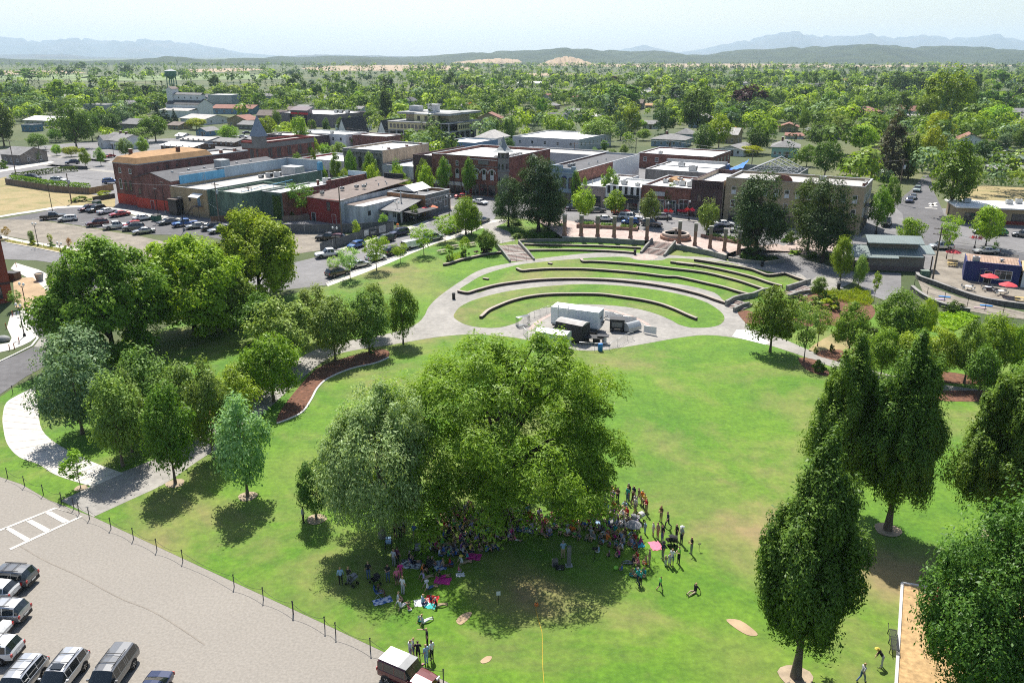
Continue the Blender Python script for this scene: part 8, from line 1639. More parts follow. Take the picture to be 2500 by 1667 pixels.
# ================================================================ stage trailers
o=thing('white_stage_trailer','large white box trailer, biggest unit on the round stage paving','trailer',g('L3',905,955),R(-12)); 
a=g('L3',885,945);c=g('L3',1300,1005); d=c-a; o.location=a; o.rotation_euler.z=math.atan2(d.y,d.x); Lw=d.length
b=MB(); b.box(0,Lw,0,2.6,.75,3.45,0); b.box(.2,Lw-.2,.1,2.5,.45,.749,1); b.box(.0,Lw,-.012,-.002,.75,1.0,2); b.build('box_body',[mat('white_trailer_skin',(.82,.83,.84),.5,var=.03),DARKM,W['greyl']],o); b=MB(); b.box(-.02,Lw+.02,-.02,2.62,3.451,3.53); b.build('roof',RF['white2'],o)
b=MB(); b.box(Lw+.002,Lw+.03,.2,2.4,.85,3.35); b.build('rear_door',W['whited'],o); b=MB(); b.box(Lw+.031,Lw+.04,.8,1.8,2.2,2.5); b.build('door_lettering',W['grey'],o)
for x in (1.3,2.9):
    b=MB(); b.tube([(0,-.2,0),(0,-.2,1.8)],.05,6); 
    for k in range(3): b.sphere((0,-.2,1.9+.28*k),.14,8,6)
    b.build('lamp_bracket',W['white'],o,(x,-.1,1.4))
for x in (Lw*.62,Lw*.75):
    for y in (.1,2.5): link('wheel',wheelmesh(.4)[0],o,(x,y,.4))
b=MB(); b.box(Lw*.55,Lw*.98,-.6,-.03,.0,.85,0); b.box(Lw*.52,Lw,-1.5,-.61,.7,.8,0); b.build('folded_steps',PLASTIC,o)
a=g('L3',905,1000);c=g('L3',1160,1090); 
def trailer(v,x0,y0,x1,y1,dep,h0,hh,roofm,bodym,label,arch=False,endm=None):
    a=g(v,x0,y0);c=g(v,x1,y1); d=c-a; o=thing('box_trailer',label,'trailer',a,math.atan2(d.y,d.x)); L_=d.length; b=MB(); b.box(0,L_,0,dep,h0,hh,0); b.box(.1,L_-.1,.1,dep-.1,.3,h0-.002,1); b.build('box_body',[bodym,DARKM],o)
    b=MB(); n=8; 
    prof=[(-.04,hh+.002)]+[(dep*i/n,hh+.01+.28*math.sin(math.pi*i/n)) for i in range(n+1)]+[(dep+.04,hh+.002)]; m=len(prof)
    b.add([(x,y,z) for x in (-.03,L_+.03) for y,z in prof],[tuple(range(m)),tuple(range(2*m-1,m-1,-1))]+[(i,i+1,m+i+1,m+i) for i in range(m-1)],0,False); b.build('roof',roofm,o)
    for x in (L_*.4,L_*.6):
        for y in (.12,dep-.12): link('wheel',wheelmesh(.35)[0],o,(x,y,.35))
    b=MB(); b.box(L_+.002,L_+.03,.15,dep-.15,h0+.05,hh-.05); b.build('rear_door',endm or bodym,o); return o
trailer('L3',745,1125,1020,1165,2.2,.55,2.6,RF['white2'],mat('pale_grey_trailer_skin',(.45,.50,.52),.5,var=.06),'small pale grey trailer with rounded white roof nearest the walnut',endm=W['greyl'])
trailer('L3',925,1045,1160,1095,2.3,.45,2.9,RF['pale'],W['black'],'black-sided trailer with rounded roof between the two pale ones')
o=thing('generator_cart','black generator cart with folded ramp and ladder right of the white trailer','generator',g('L3',1470,965),R(-10)); b=MB(); b.box(-1.1,1.1,-.8,.8,.5,1.9,0); b.box(-1.15,1.15,-.85,.85,1.901,2.0,1); b.box(-.8,.8,-.82,-.801,.8,1.6,2); b.build('housing',[W['black'],W['dkg'],W['grey']],o); b=MB()
for k in range(5): b.box(-2.2-.28*k,-1.95-.28*k,-1.2,.2,1.4-.28*k,1.46-.28*k)
b.tube([(-1.5,-1.3,2.2),(-3.4,-1.3,.9)],.05,6); b.tube([(-1.5,.3,2.2),(-3.4,.3,.9)],.05,6); b.build('ramp_steps',DARKM,o)
for x in (-.8,.8):
    for y in (-.7,.7): link('wheel',wheelmesh(.3)[0],o,(x,y,.3))
o=thing('black_equipment_stack','black staging table and boxes under the white trailer','equipment',g('L3',1240,1075),R(-12)); b=MB(); b.box(-1.9,1.9,-.9,.9,.95,1.05,0); b.box(.9,2.6,-.5,.6,1.2,1.3,0)
for x in (-1.8,1.8):
    for y in (-.8,.8): b.tube([(x,y,0),(x,y,.95)],.04,6)
b.box(-1.2,-.3,-.5,.5,0,.7,1); b.box(.3,1.3,-.4,.6,0,.8,1); b.build('table',[DARKM,PLASTIC],o)
o=thing('blue_barrel','bright blue barrel at the stage barrier','barrel',g('L3',1322,1145)); b=MB(); b.lathe([(.3,0),(.36,.1),(.36,1.0),(.33,1.1),(.3,1.12)],14,0); b.build('drum',mat('blue_plastic',(.02,.20,.55),.4,var=0),o); b=MB(); b.lathe([(.34,1.121),(.02,1.17)],14,0); b.build('lid',mat('blue_plastic',(.02,.20,.55)),o)
o=thing('white_barrel','white drum beside the black equipment','barrel',g('L3',1358,1070)); b=MB(); b.lathe([(.3,0),(.34,.1),(.34,1.0),(.3,1.05)],12,0); b.build('drum',W['white'],o)
SFG='wire barrier panels round the stage'
def barrier(pts,lb,solid=None,hh=1.25):
    for i in range(len(pts)-1):
        a,c=pts[i],pts[i+1]; d=c-a; L_=math.hypot(d.x,d.y); o=thing('crowd_barrier',lb,'barrier',a,math.atan2(d.y,d.x),SFG); b=MB()
        b.tube([(0,0,0),(0,0,hh),(L_,0,hh),(L_,0,0)],.03,6); b.tube([(0,0,.2),(L_,0,.2)],.025,5); 
        if not solid:
            for k in range(1,int(L_/.22)): b.tube([(.22*k,0,.2),(.22*k,0,hh)],.008,4)
        b.build('frame',METAL,o)
        if solid: q=MB(); q.box(.05,L_-.05,-.012,.012,.25,hh-.04); q.build('cover',solid,o)
barrier(A_('L3','640,935 700,875 740,858 790,840 850,815 885,805'),'wire barrier left of the white trailer'); barrier(A_('L3','640,1000 680,1045 735,1075'),'wire barrier at left front of the stage'); barrier(A_('L3','1135,1138 1270,1150 1405,1148 1475,1110 1560,1060 1610,1045'),'wire barrier along the stage front')
barrier(A_('L3','1360,860 1440,880 1520,905 1640,920'),'white-covered barrier behind the generator',W['white'],1.3); barrier(A_('L3','1705,990 1815,1012'),'white-covered barrier panel standing out to the right',W['white'],1.3)
for x,y,rz,lb in ((650,925,R(35),'bundle of stacked barrier panels left of the stage'),(1630,985,R(35),'pale rounded cover unit at the right of the stage')):
    o=thing('barrier_stack',lb,'barrier stack',g('L3',x,y),rz); b=MB()
    if 'bundle' in lb:
        for k in range(7): b.tube([(-1.1,.12*k,0),(-1.1,.12*k,1.5),(1.1,.12*k,1.5),(1.1,.12*k,0),(-1.1,.12*k,.15)],.035,5)
        b.build('frame',METAL,o)
    else:
        n=8; pr=[(0,.3)]+[(1.5*i/n,.9+.7*math.sin(math.pi*i/n)) for i in range(n+1)]+[(1.5,.3)]; m=len(pr); b.add([(x_,y_,z_) for x_ in (-1.3,1.3) for y_,z_ in pr],[tuple(range(m)),tuple(range(2*m-1,m-1,-1))]+[(i,i+1,m+i+1,m+i) for i in range(m-1)]); b.build('cover',METAL,o)
# ================================================================ lamp posts, poles, wires
def lamp(p,label,hh=4.2,group='twin-globe lamp posts',twin=True,basket=False):
    o=thing('street_lamp',label,'street lamp',p,YAW,group); b=MB(); b.lathe([(.22,0),(.2,.35),(.1,.5),(.075,.7),(.06,hh)],10,0)
    if twin: b.tube([(-.55,0,hh+.15),(-.5,0,hh-.1),(-.3,0,hh-.2),(0,0,hh-.05),(.3,0,hh-.2),(.5,0,hh-.1),(.55,0,hh+.15)],.035,6)
    b.build('post',DARKM,o); gm=mat('frosted_lamp_globe',(.78,.77,.74),.35,var=0)
    for x in ((-.55,.55) if twin else (0,)):
        q=MB(); q.sphere((x,0,hh+.36),.2,10,8,0,(1,1,1.25)); q.build('globe',gm,o)
    if basket:
        for x in (-.6,.6):
            r_=np.random.RandomState(5); P_=r_.randn(160,3)*np.array([.28,.28,.2])+np.array([x,0,hh*.62]); link('flower_basket',quadmesh('flower_basket',quads(P_,unit(r_.randn(160,3)),np.full(160,.09),.8,r_),leafmat('pink_red_flowers',(.40,.02,.05),(.62,.06,.12),.3)),o)
    return o
for v,x,y,hh,lb,tw,bk in [('L1',327,178,4.4,'twin-globe lamp post on the upper planting strip',1,0),('L1',232,738,4.4,'twin-globe lamp post by the staked tree at the left',1,0),('L1',210,945,4.6,'twin-globe lamp post nearest, on the left corner walk',1,0),('L1',540,350,4.2,'lamp post poking above the big maple',1,0),('L2',500,545,4.4,'twin-globe lamp post in front of the screened fence',1,0),('L2',1118,250,4.2,'twin-globe lamp post by the patio',1,0),('M5',1250,1075,3.9,'lamp post with red flower baskets behind the fountain',0,1),('M5',1485,1062,4.,'lamp post by the glass-fronted store',0,1),('M5',300,1030,3.,'single lamp behind the second column',0,0),('M5',935,1165,3.6,'lamp post between the middle columns',0,0),('M7',1485,885,3.6,'lamp post with red flower baskets by the tan strip mall',0,1),('M7',340,720,4.2,'lamp post with hanging flowers at the hotel corner',0,1),('M6',1182,1320,5,'tall single lamp among the hotel pines',0,0),('M1',520,165,4.,'twin lamps on the upper left street',1,0),('M1',1245,130,4.,'twin lamps behind the red car on the upper left street',1,0),('M4',210,1010,4.2,'twin-globe lamp by the corner brick building',1,0)]:
    lamp(g(v,x,y),lb,hh,'town lamp posts',bool(tw),bool(bk))
def lotlamp(p,lb,hh=8.):
    o=thing('parking_lot_light',lb,'lot light',p,YAW,'slim parking lot lights'); b=MB(); b.lathe([(.3,0),(.3,.7)],10,0,sm=False); b.build('base',W['conc'],o); b=MB(); b.tube([(0,0,.7),(0,0,hh)],[.09,.06],8); b.build('post',DARKM,o); b=MB(); b.box(-.65,.65,-.18,.18,hh,hh+.14); b.build('lamp_head',DARKM,o)
for x,y,lb in ((583,785,'slim lot light at the black pickup'),(1740,850,'slim lot light beside the green dumpster'),(1815,770,'slim light at the annex wall'),(2015,960,'slim lot light in front of the blue pickup')): lotlamp(g('M1',x,y),lb,7.5)
def pole(p,hh,lb,arms=1,tr=False,lean=0.):
    o=thing('utility_pole',lb,'utility pole',p,YAW,'wooden utility poles'); b=MB(); b.tube([(0,0,-.3),(lean,0,hh)],[.17,.11],8); b.build('pole',W['wood'],o)
    for k in range(arms): 
        q=MB(); q.box(-1.2+lean,1.2+lean,-.06,.06,hh-.5-1.0*k,hh-.38-1.0*k)
        for x in (-1.1,-.5,.5,1.1): q.tube([(x+lean,0,hh-.38-k),(x+lean,0,hh-.22-k)],.035,6)
        q.build('crossarm',W['wood'],o)
    if tr: q=MB(); q.lathe([(.28,0),(.28,.85),(.2,.95)],10,0,(.42,0,hh-2.6)); q.build('transformer',METAL,o)
    return o.location+Vector((0,0,hh-.3))
tops={}
for k,(v,x,y,t,lb,ar,tr) in dict(a=('M1',172,330,-40,'leaning utility pole at the upper left road',1,0),b=('M1',785,660,330,'utility pole beside the dry scrub',0,1),c=('M2',1280,955,520,'tall utility pole with transformer before the green wall',1,1),d=('M2',1625,870,560,'utility pole before the ivy wall',1,0),e=('M3',608,1270,700,'brown utility pole beside the white walled restaurant',0,0),f=('M7',745,460,30,'utility pole with transformer on the right-hand street',1,1),g_=('M7',1080,1215,680,'utility pole with double crossarms by the navy cafe',2,0),h=('M4',1575,450,215,'dark utility pole between turret building and blue shop',1,0),i=('M5',1280,360,190,'utility pole behind the white-roofed hall',1,0),j=('M5',2170,500,290,'utility pole in front of the bare trusses',1,0),k=('M5',905,330,235,'utility pole by the wide brick building',1,0),l=('M6',1680,590,500,'short utility pole behind the tan hotel',1,0),m=('T2',850,1090,960,'utility pole behind the grey arcaded store',1,0),n=('T2',1245,1110,990,'utility pole before the brick corner store',1,0),o=('T2',525,1060,940,'utility pole near the brick civic hall',1,0),p=('T2',2035,1100,900,'utility pole before the unfinished apartments',1,0),q=('T3',765,900,790,'utility pole by the mint house',1,0)).items():
    p=g(v,x,y); hh=max(6.,min(15.,topz(v,x,t,p))); tops[k]=pole(p,hh,lb,ar,tr)
def wire(a,c,lb,r=.022,sag=.8,m=None,name='overhead_wire',bulbs=False):
    b=MB(); pts=[]; O_=a.copy()
    for i in range(15): t=i/14; pts.append(a.lerp(c,t)+Vector((0,0,-sag*4*t*(1-t)))-O_)
    b.tube(pts,r,4); o=b.build(name,m or mat('wire_grey',(.16,.16,.17),.6,var=0),None,O_); tag(o,lb,'wire','overhead wires')
    if bulbs:
        q=MB()
        for i in range(26): t=i/25; q.sphere(a.lerp(c,t)+Vector((0,0,-sag*4*t*(1-t)-.1))-O_,.09,6,4)
        q.build('light_bulbs',mat('white_bulb',(.8,.8,.78),.4,var=0),o)
for a,c,lb,s in (('b','c','wire crossing in front of the red warehouse',1.2),('c','d','wire between the two poles at the green wall',.5),('d','e','wire from the ivy wall pole to the restaurant pole',.8),('a','b','wire across the dry field',1.5),('h','k','pale wire over the grey warehouse roof',.8),('k','i','pale wire behind the white-roofed hall',.5),('i','j','pale wire before the bare trusses',.5),('j','l','wire behind the tan hotel',.6),('l','f','wire from hotel to the right-hand street',.7),('m','n','wire behind the grey arcaded store',.6),('n','p','wire before the unfinished apartments',.6)): wire(tops[a],tops[c],lb,.03,s,mat('wire_pale',(.42,.43,.44),.5,var=0) if lb[0]=='p' else None)
p=tops['e']; wire(tops['g_'],tops['g_']+Vector((22,-14,-5.5)),'pale cable running from the cafe pole over the yard',.035,.4,mat('wire_pale',(.42,.43,.44)))
for k,(x,y) in enumerate(((1640,900),(1830,850),(1500,940))): wire(UV(-70,-58)+Vector((0,0,4.6)),g('M2',x,y)+Vector((0,0,1.6-.4*k)),['upper','middle','lower'][k]+' strand of festoon bulbs at the tan hall',.02,.5,None,'string_lights',True)
# water tower
p=g('T1',1560,700); hh=topz('T1',1560,440,p); o=thing('water_tower','old green water tower with pale conical cap above the grain elevator','water tower',p); gm_=mat('copper_green_steel',(.13,.26,.19),.7,var=.25,sc=.4); b=MB()
for k in range(4):
    a=R(45+90*k); b.tube([(5.2*math.cos(a),5.2*math.sin(a),0),(3.9*math.cos(a),3.9*math.sin(a),hh*.78)],.42,6)
for z in (.25,.5):
    rr=5.2-1.3*z/.78
    for k in range(4):
        a,c=R(45+90*k),R(135+90*k); b.tube([(rr*math.cos(a),rr*math.sin(a),hh*z),(rr*math.cos(c),rr*math.sin(c),hh*z)],.15,4); b.tube([(rr*math.cos(a),rr*math.sin(a),hh*z),((rr-.45)*math.cos(c),(rr-.45)*math.sin(c),hh*(z+.25))],.09,4)
b.tube([(0,0,0),(0,0,hh*.7)],.5,8); b.build('legs',gm_,o); b=MB(); b.lathe([(.8,hh*.66),(3.5,hh*.72),(4.9,hh*.80),(5.0,hh*.95)],20,0); b.build('tank',gm_,o); b=MB(); b.lathe([(5.3,hh*.95),(.3,hh),(.05,hh*1.02)],20,0); b.build('conical_cap',W['whited'],o); b=MB()
for k in range(28): a=6.283*k/28; b.tube([(5.6*math.cos(a),5.6*math.sin(a),hh*.76),(5.7*math.cos(a),5.7*math.sin(a),hh*.84)],.08,4)
b.lathe([(5.0,hh*.755),(5.9,hh*.76),(5.9,hh*.765)],20,0); b.build('gallery',gm_,o)
# ================================================================ small street things
for i,(v,s) in enumerate((('F','18,1098'),('F','57,1117'),('F','100,1137'),('F','142,1155'),('F','170,1168'),('L5','535,425'),('L5','605,462'),('L5','750,527'),('L5','902,598'),('L5','1060,672'),('L5','1235,748'),('F','538,1347'),('F','605,1377'),('F','673,1409'),('L6','50,1060'),('L6','283,1172'),('L6','363,1215'),('L6','620,1332'),('L6','880,1445'),('L6','1160,1567'),('F','30,905'),('F','75,880'))):
    x,y=map(float,s.split(',')); p=g(v,x,y)
    o=thing('chain_post','dark post of the chain barrier along the lower lot edge' if i<20 else 'dark chain post on the lawn edge by the curving street','post',p,0,'posts of the chain barrier'); b=MB(); b.tube([(0,0,-.1),(.02,0,1.12)],.038,8); b.build('shaft',W['dkg'],o); b=MB(); b.lathe([(.07,1.12),(.05,1.17),(.01,1.19)],8,0,(.02,0,0)); b.build('post_cap',DARKM,o)
    globals().setdefault('CP',[]).append(p)
for i in range(len(CP)-1):
    if i in (19,13): continue
    a,c=CP[i]+Vector((0,0,1.)),CP[i+1]+Vector((0,0,1.))
    if (c-a).length<9: wire(a,c,'sagging chain between posts at the lower lot edge' if i<19 else 'sagging chain by the curving street',.016,.35,DARKM,'barrier_chain')
def bin_(v,x,y,lb,h=1.0):
    o=thing('litter_bin',lb,'litter bin',g(v,x,y)); b=MB(); b.lathe([(.24,0),(.28,.05),(.28,h*.85),(.32,h*.88),(.32,h)],12,0); b.build('drum',DARKM,o); b=MB(); b.lathe([(.3,h+.002),(.22,h+.12),(.1,h+.14)],12,0); b.build('lid',W['dkg'],o)
for v,x,y,lb in (('L3',28,688,'black litter bin at the left end of the ring walk'),('L3',1628,297,'black litter bin at the foot of the central stairs'),('L4',825,358,'black litter bin by the planter wall in shade'),('L4',1555,568,'black litter bin on the paved spur'),('M6',1960,1235,'black bin at the hotel corner')): bin_(v,x,y,lb)
for v,x,y,rz,lb in (('M1',1715,850,-30,'green dumpster in the upper lot'),('M1',1065,690,-30,'dark green dumpster behind the black SUV')):
    o=thing('dumpster',lb,'dumpster',g(v,x,y),R(rz)); b=MB(); b.box(-1.,1.,-.7,.7,.15,1.35); b.build('bin',mat('dumpster_green',(.03,.11,.07),.6,var=.1,sc=2),o); b=MB(); b.add([(-1.05,-.75,1.36),(1.05,-.75,1.36),(1.05,.75,1.6),(-1.05,.75,1.6)],[(0,1,2,3)]); b.build('lid',PLASTIC,o)
def picnic(p,rz,lb,m=None,group='picnic tables'):
    o=thing('picnic_table',lb,'picnic table',p,rz,group); m=m or mat('greyed_timber',(.33,.29,.23),.9,var=.2,sc=3); b=MB()
    for k in range(4): b.box(-.9,.9,-.36+.18*k,-.2+.18*k,.72,.76)
    b.build('table_top',m,o)
    for s in (-1,1):
        b=MB(); b.box(-.9,.9,s*.72-.13,s*.72+.13,.42,.46); b.build('bench_seat',m,o)
    for x in (-.6,.6): b=MB(); b.tube([(x,-.7,0),(x,-.2,.72)],.05,5); b.tube([(x,.7,0),(x,.2,.72)],.05,5); b.box(x-.03,x+.03,-.75,.75,.36,.415); b.build('leg_frame',m,o)
for v,x,y,lb in (('L2',1565,572,'nearest picnic table by the planter sapling'),('L2',1690,525,'middle picnic table by the planter'),('L2',1860,500,'upper picnic table in locust shade'),('M7',1270,1035,'yellowish picnic table under the red umbrella by the pole'),('M7',1270,1060,'second yellowish picnic table by the pole'),('M7',1920,1395,'pale yellow picnic table at the lower right yard')): picnic(g(v,x,y),R(38) if v=='L2' else R(-25),lb,mat('yellow_timber',(.55,.42,.18),.85,var=.12,sc=3) if 'yellow' in lb else None)
def umbrella(p,col,lb,r=1.5):
    o=thing('patio_umbrella',lb,'umbrella',p); b=MB(); b.tube([(0,0,0),(0,0,2.5)],.03,6); b.build('pole',METAL,o); b=MB(); b.lathe([(r,2.0),(r*.5,2.35),(.03,2.6)],8,0,sm=False); b.build('canopy',col,o)
RU=mat('red_canvas',(.58,.06,.07),.8,var=.06,sc=2); OU=mat('orange_canvas',(.62,.17,.08),.8,var=.06,sc=2)
for v,x,y,m_,lb in (('M3',1510,1035,RU,'dark pink-red umbrella on the patio by the orange brick wall'),('M3',1595,1015,OU,'orange-red umbrella on the patio, right of the pink-red one'),('M7',1268,1020,RU,'red umbrella over the picnic tables by the pole'),('M7',1610,1260,RU,'big red umbrella before the navy cafe door'),('M7',1785,1345,RU,'tilted-looking red umbrella by the white garage')): umbrella(g(v,x,y),m_,lb)
def roundtable(p,lb,m):
    o=thing('round_table',lb,'table',p); b=MB(); b.lathe([(.55,.70),(.55,.74)],14,0,sm=False); b.build('table_top',m,o); b=MB(); b.tube([(0,0,0),(0,0,.7)],.05,6); b.lathe([(.3,0),(.28,.05)],10,0); b.build('pedestal',DARKM,o)
    for k in range(4):
        a=1.57*k+.5; q=thing('patio_chair','metal patio chair '+['on the near side of','on the right of','on the far side of','on the left of'][(k+3)%4]+' the '+' '.join(lb.split()[:7]),'chair',p+Vector((1.0*math.cos(a),1.0*math.sin(a),0)),a+math.pi/2,'patio chairs'); b=MB(); b.box(-.2,.2,-.2,.2,.42,.46); b.build('seat',METAL,q); b=MB(); b.box(-.2,.2,-.22,-.19,.5,.85); b.build('backrest',METAL,q)
        for sx in (-.17,.17):
            for sy in (-.17,.17): b=MB(); b.tube([(sx,sy,0),(sx,sy,.42)],.018,5); b.build('leg',DARKM,q)
for v,x,y,lb in (('M7',1420,1285,'round white table left in the gravel yard'),('M7',1610,1290,'round table under the big red umbrella'),('M7',1735,1330,'round white table near the white garage'),('M3',1290,1050,'patio table nearest the sapling'),('M3',1370,1060,'patio table right of the sapling'),('M3',1330,1020,'patio table before the dark awning'),('M3',1430,1030,'patio table beside the umbrellas')): roundtable(g(v,x,y),lb,W['white'])
for v,x,y,m_,lb in (('M7',1200,1355,mat('blue_plastic',(.02,.20,.55)),'blue play board lying in the fenced strip'),('M7',1155,1380,mat('lilac_plastic',(.45,.35,.50),.5,var=0),'lilac play board left of the blue one'),('M7',1600,1440,mat('blue_plastic',(.02,.20,.55)),'second blue play board farther right'),('M7',1540,1462,mat('pinkish_plastic',(.42,.30,.32),.5,var=0),'pinkish play board under the second blue one')):
    o=thing('play_board',lb,'play board',g(v,x,y),R(-18)); b=MB(); b.prism([(-.9,-.25),(.75,-.25),(.95,0),(.75,.25),(-.9,.25),(-1.0,0)],.05,.16); b.build('deck',m_,o)
    b=MB(); b.box(-.6,-.4,-.2,.2,0,.049); b.box(.4,.6,-.2,.2,0,.049); b.build('feet',PLASTIC,o)
o=thing('utility_cabinet','green electrical cabinet on the grass beside the stone wall','cabinet',g('M7',1005,1150),R(-10)); b=MB(); b.box(-.7,.7,-.5,.5,0,1.0); b.build('housing',mat('cabinet_green',(.10,.17,.12),.6,var=.05),o); b=MB(); b.box(-.75,.75,-.55,.55,1.001,1.08); b.build('lid',mat('cabinet_lid',(.22,.27,.22),.6,var=.05),o)
# playground: swing frame, bench
p=g('L8',1125,1150); o=thing('swing_frame','red tubular swing frame on the wood chips','swing frame',p,R(-20)); b=MB(); rm=mat('red_tube',(.40,.015,.03),.4,var=0); b.tube([(0,-.8,0),(0,0,2.5),(0,.8,0)],.06,8); b.tube([(3.4,-.8,0),(3.4,0,2.5),(3.4,.8,0)],.06,8); b.build('legs',rm,o); b=MB(); b.tube([(-.1,0,2.52),(3.5,0,2.52)],.06,8); b.build('top_bar',rm,o); b=MB()
for x in (.6,1.2): b.tube([(x,0,2.5),(x,0,.6)],.01,4)
b.box(.58,1.22,-.12,.12,.55,.6); b.build('swing',PLASTIC,o)
p=g('L8',880,1405); q=g('L8',870,1290); d=q-p; o=thing('park_bench','black mesh park bench facing the wood-chip playground','bench',p,math.atan2(d.y,d.x)); L_=2.4; b=MB()
for k in range(10): b.box(0,L_,-.5+.05*k,-.47+.05*k,.44,.46)
b.build('seat',DARKM,o); b=MB()
for k in range(9): b.box(0,L_,.06+.012*k,.08+.012*k,.5+.05*k,.53+.05*k)
b.build('backrest',DARKM,o)
for x in (.1,1.2,2.3): b=MB(); b.tube([(x,-.45,0),(x,-.45,.44),(x,.05,.44),(x,.18,.98)],.03,6); b.tube([(x,.1,0),(x,.05,.44)],.03,6); b.build('leg',DARKM,o)
# by the crowd
o=thing('column_loudspeaker','tall grey column loudspeaker standing beside the performer','loudspeaker',g('L7',740,905),R(5)); b=MB(); b.box(-.3,.3,-.25,.25,0,.08,0); b.build('base',METAL,o); b=MB(); b.box(-.16,.16,-.13,.13,.081,1.9); b.build('cabinet',W['grey'],o)
o=thing('amplifier_box','grey amplifier box on the grass left of the performer','amplifier',g('L7',607,905),R(5)); b=MB(); b.box(-.24,.24,-.2,.2,0,.62); b.build('cabinet',W['cmu'],o); b=MB(); b.box(-.2,.2,-.215,-.201,.05,.5); b.build('grille',W['dkg'],o)
o=thing('equipment_case','black equipment case behind the performer','case',g('L7',655,935),R(-5)); b=MB(); b.box(-.35,.35,-.2,.2,0,.3); b.build('case_body',PLASTIC,o); b=MB(); b.box(-.1,.1,-.23,-.201,.12,.18); b.build('handle',METAL,o)
o=thing('music_stand','thin black music stand in front of the seated children','music stand',g('L7',985,855)); b=MB(); b.tube([(0,0,.2),(0,0,1.1)],.018,6)
for k in range(3): b.tube([(0,0,.3),(.3*math.cos(2.1*k),.3*math.sin(2.1*k),0)],.015,5)
b.build('tripod',DARKM,o); b=MB(); b.box(-.25,.25,-.02,.0,1.05,1.35); b.build('desk',DARKM,o)
o=thing('grass_sign','small white notice on a thin stake in the lawn','sign',g('L6',1568,985),R(10)); b=MB(); b.tube([(0,0,0),(0,0,1.0)],.02,6); b.build('stake',DARKM,o); b=MB(); b.box(-.16,.16,-.02,0,.85,1.2); b.build('board',W['white'],o)
o=thing('small_stake_sign','small pale sign on a stake near the lone figure at right','sign',g('L7',1985,760),R(10)); b=MB(); b.tube([(0,0,0),(0,0,.7)],.018,6); b.build('stake',DARKM,o); b=MB(); b.box(-.14,.14,-.02,0,.6,.8); b.build('board',W['yellow'] if 'yellow' in W else W['cream'],o)
pts=A_('L7','430,1290 425,1330 435,1370 450,1430 470,1500 485,1568')+A_('F','1246,1520 1250,1575'); b=MB(); b.tube([(p.x,p.y,.05) for p in smooth(pts,4,False)],.016,5); tag(b.build('extension_cord',mat('yellow_cord',(.62,.40,.03),.6,var=0)),'yellow extension cord running down the lawn','cord')
o=thing('orange_reel','small orange cord reel where the yellow cord begins','reel',g('L7',430,1285)); b=MB(); b.lathe([(.16,0),(.16,.03),(.08,.04),(.08,.14),(.16,.15),(.16,.18)],12,0); b.build('spool',mat('orange_plastic',(.65,.18,.03),.5,var=0),o); b=MB(); b.tube([(0,0,.18),(0,0,.26)],.03,6); b.build('handle',PLASTIC,o)
def blanket(v,x,y,w_,h_,m,lb,rz=0):
    p=g(v,x,y); w_*=.78; h_*=.78; b=MB(); n=6; vs=[(-w_/2+w_*i/n+.04*math.sin(j*2+i),-h_/2+h_*j/n+.04*math.sin(i*2.3),.045+.025*math.sin(i*1.9+j*2.7)) for i in range(n+1) for j in range(n+1)]; b.add(vs,[(i*(n+1)+j,(i+1)*(n+1)+j,(i+1)*(n+1)+j+1,i*(n+1)+j+1) for i in range(n) for j in range(n)],0,True); tag(b.build('picnic_blanket',m,None,p,R(rz)),lb,'blanket','picnic blankets on the grass')
chk=mat('patterned_blanket',(.08,.09,.11),.9,sc=3.5,col2=(.55,.56,.57),ramp=(.45,.55),detail=1)
bchk=mat('blue_patterned_blanket',(.05,.12,.30),.9,sc=4,col2=(.5,.55,.62),ramp=(.45,.55),detail=1)
for a in [('L6',1205,580,1.9,1.7,chk,'round-looking grey patterned blanket at the sunlit gap',20),('L6',920,690,2.2,1.6,chk,'grey patterned blanket in the maple shade',-5),('L6',1155,812,1.7,1.2,CL['magenta'],'magenta blanket below the front group',-10),('L6',1000,975,1.5,1.1,CL['white'],'white blanket under the pale blue top',10),('L6',1075,950,1.3,1.2,CL['red'],'red blanket at the front left',-10),('L6',1065,998,1.1,.9,CL['teal'],'teal blanket below the red one',-10),('L6',710,962,1.9,1.,bchk,'blue checked blanket by the camp chair',25),('L6',1385,635,1.6,1.2,CL['magenta'],'pink-red cloth at the left shade edge',-10),('L6',1130,700,1.2,1.8,bchk,'pale blue cloth left of the red top',20),('L6',1285,770,.9,.7,CL['white'],'small white cloth before the straw hat',10),('L6',1755,430,2.0,1.2,bchk,'blue blanket by the walnut trunk',-15),('L7',1395,710,1.5,1.,mat('cyan_cloth',(.05,.50,.62),.85,var=0),'cyan cloth at the right crowd edge',15),('L7',1572,715,1.3,1.7,CL['pink'],'pink towel spread at the right of the crowd',10),('L7',1005,480,2.2,1.2,CL['lightblue'],'pale blue blanket inside the crowd',-10),('L7',1190,500,2.4,1.6,CL['grey'],'grey blanket inside the crowd at right',0),('L7',340,565,2.2,1.2,bchk,'blue blanket at the front row left',-12)]: blanket(*a[:7],rz=a[7])
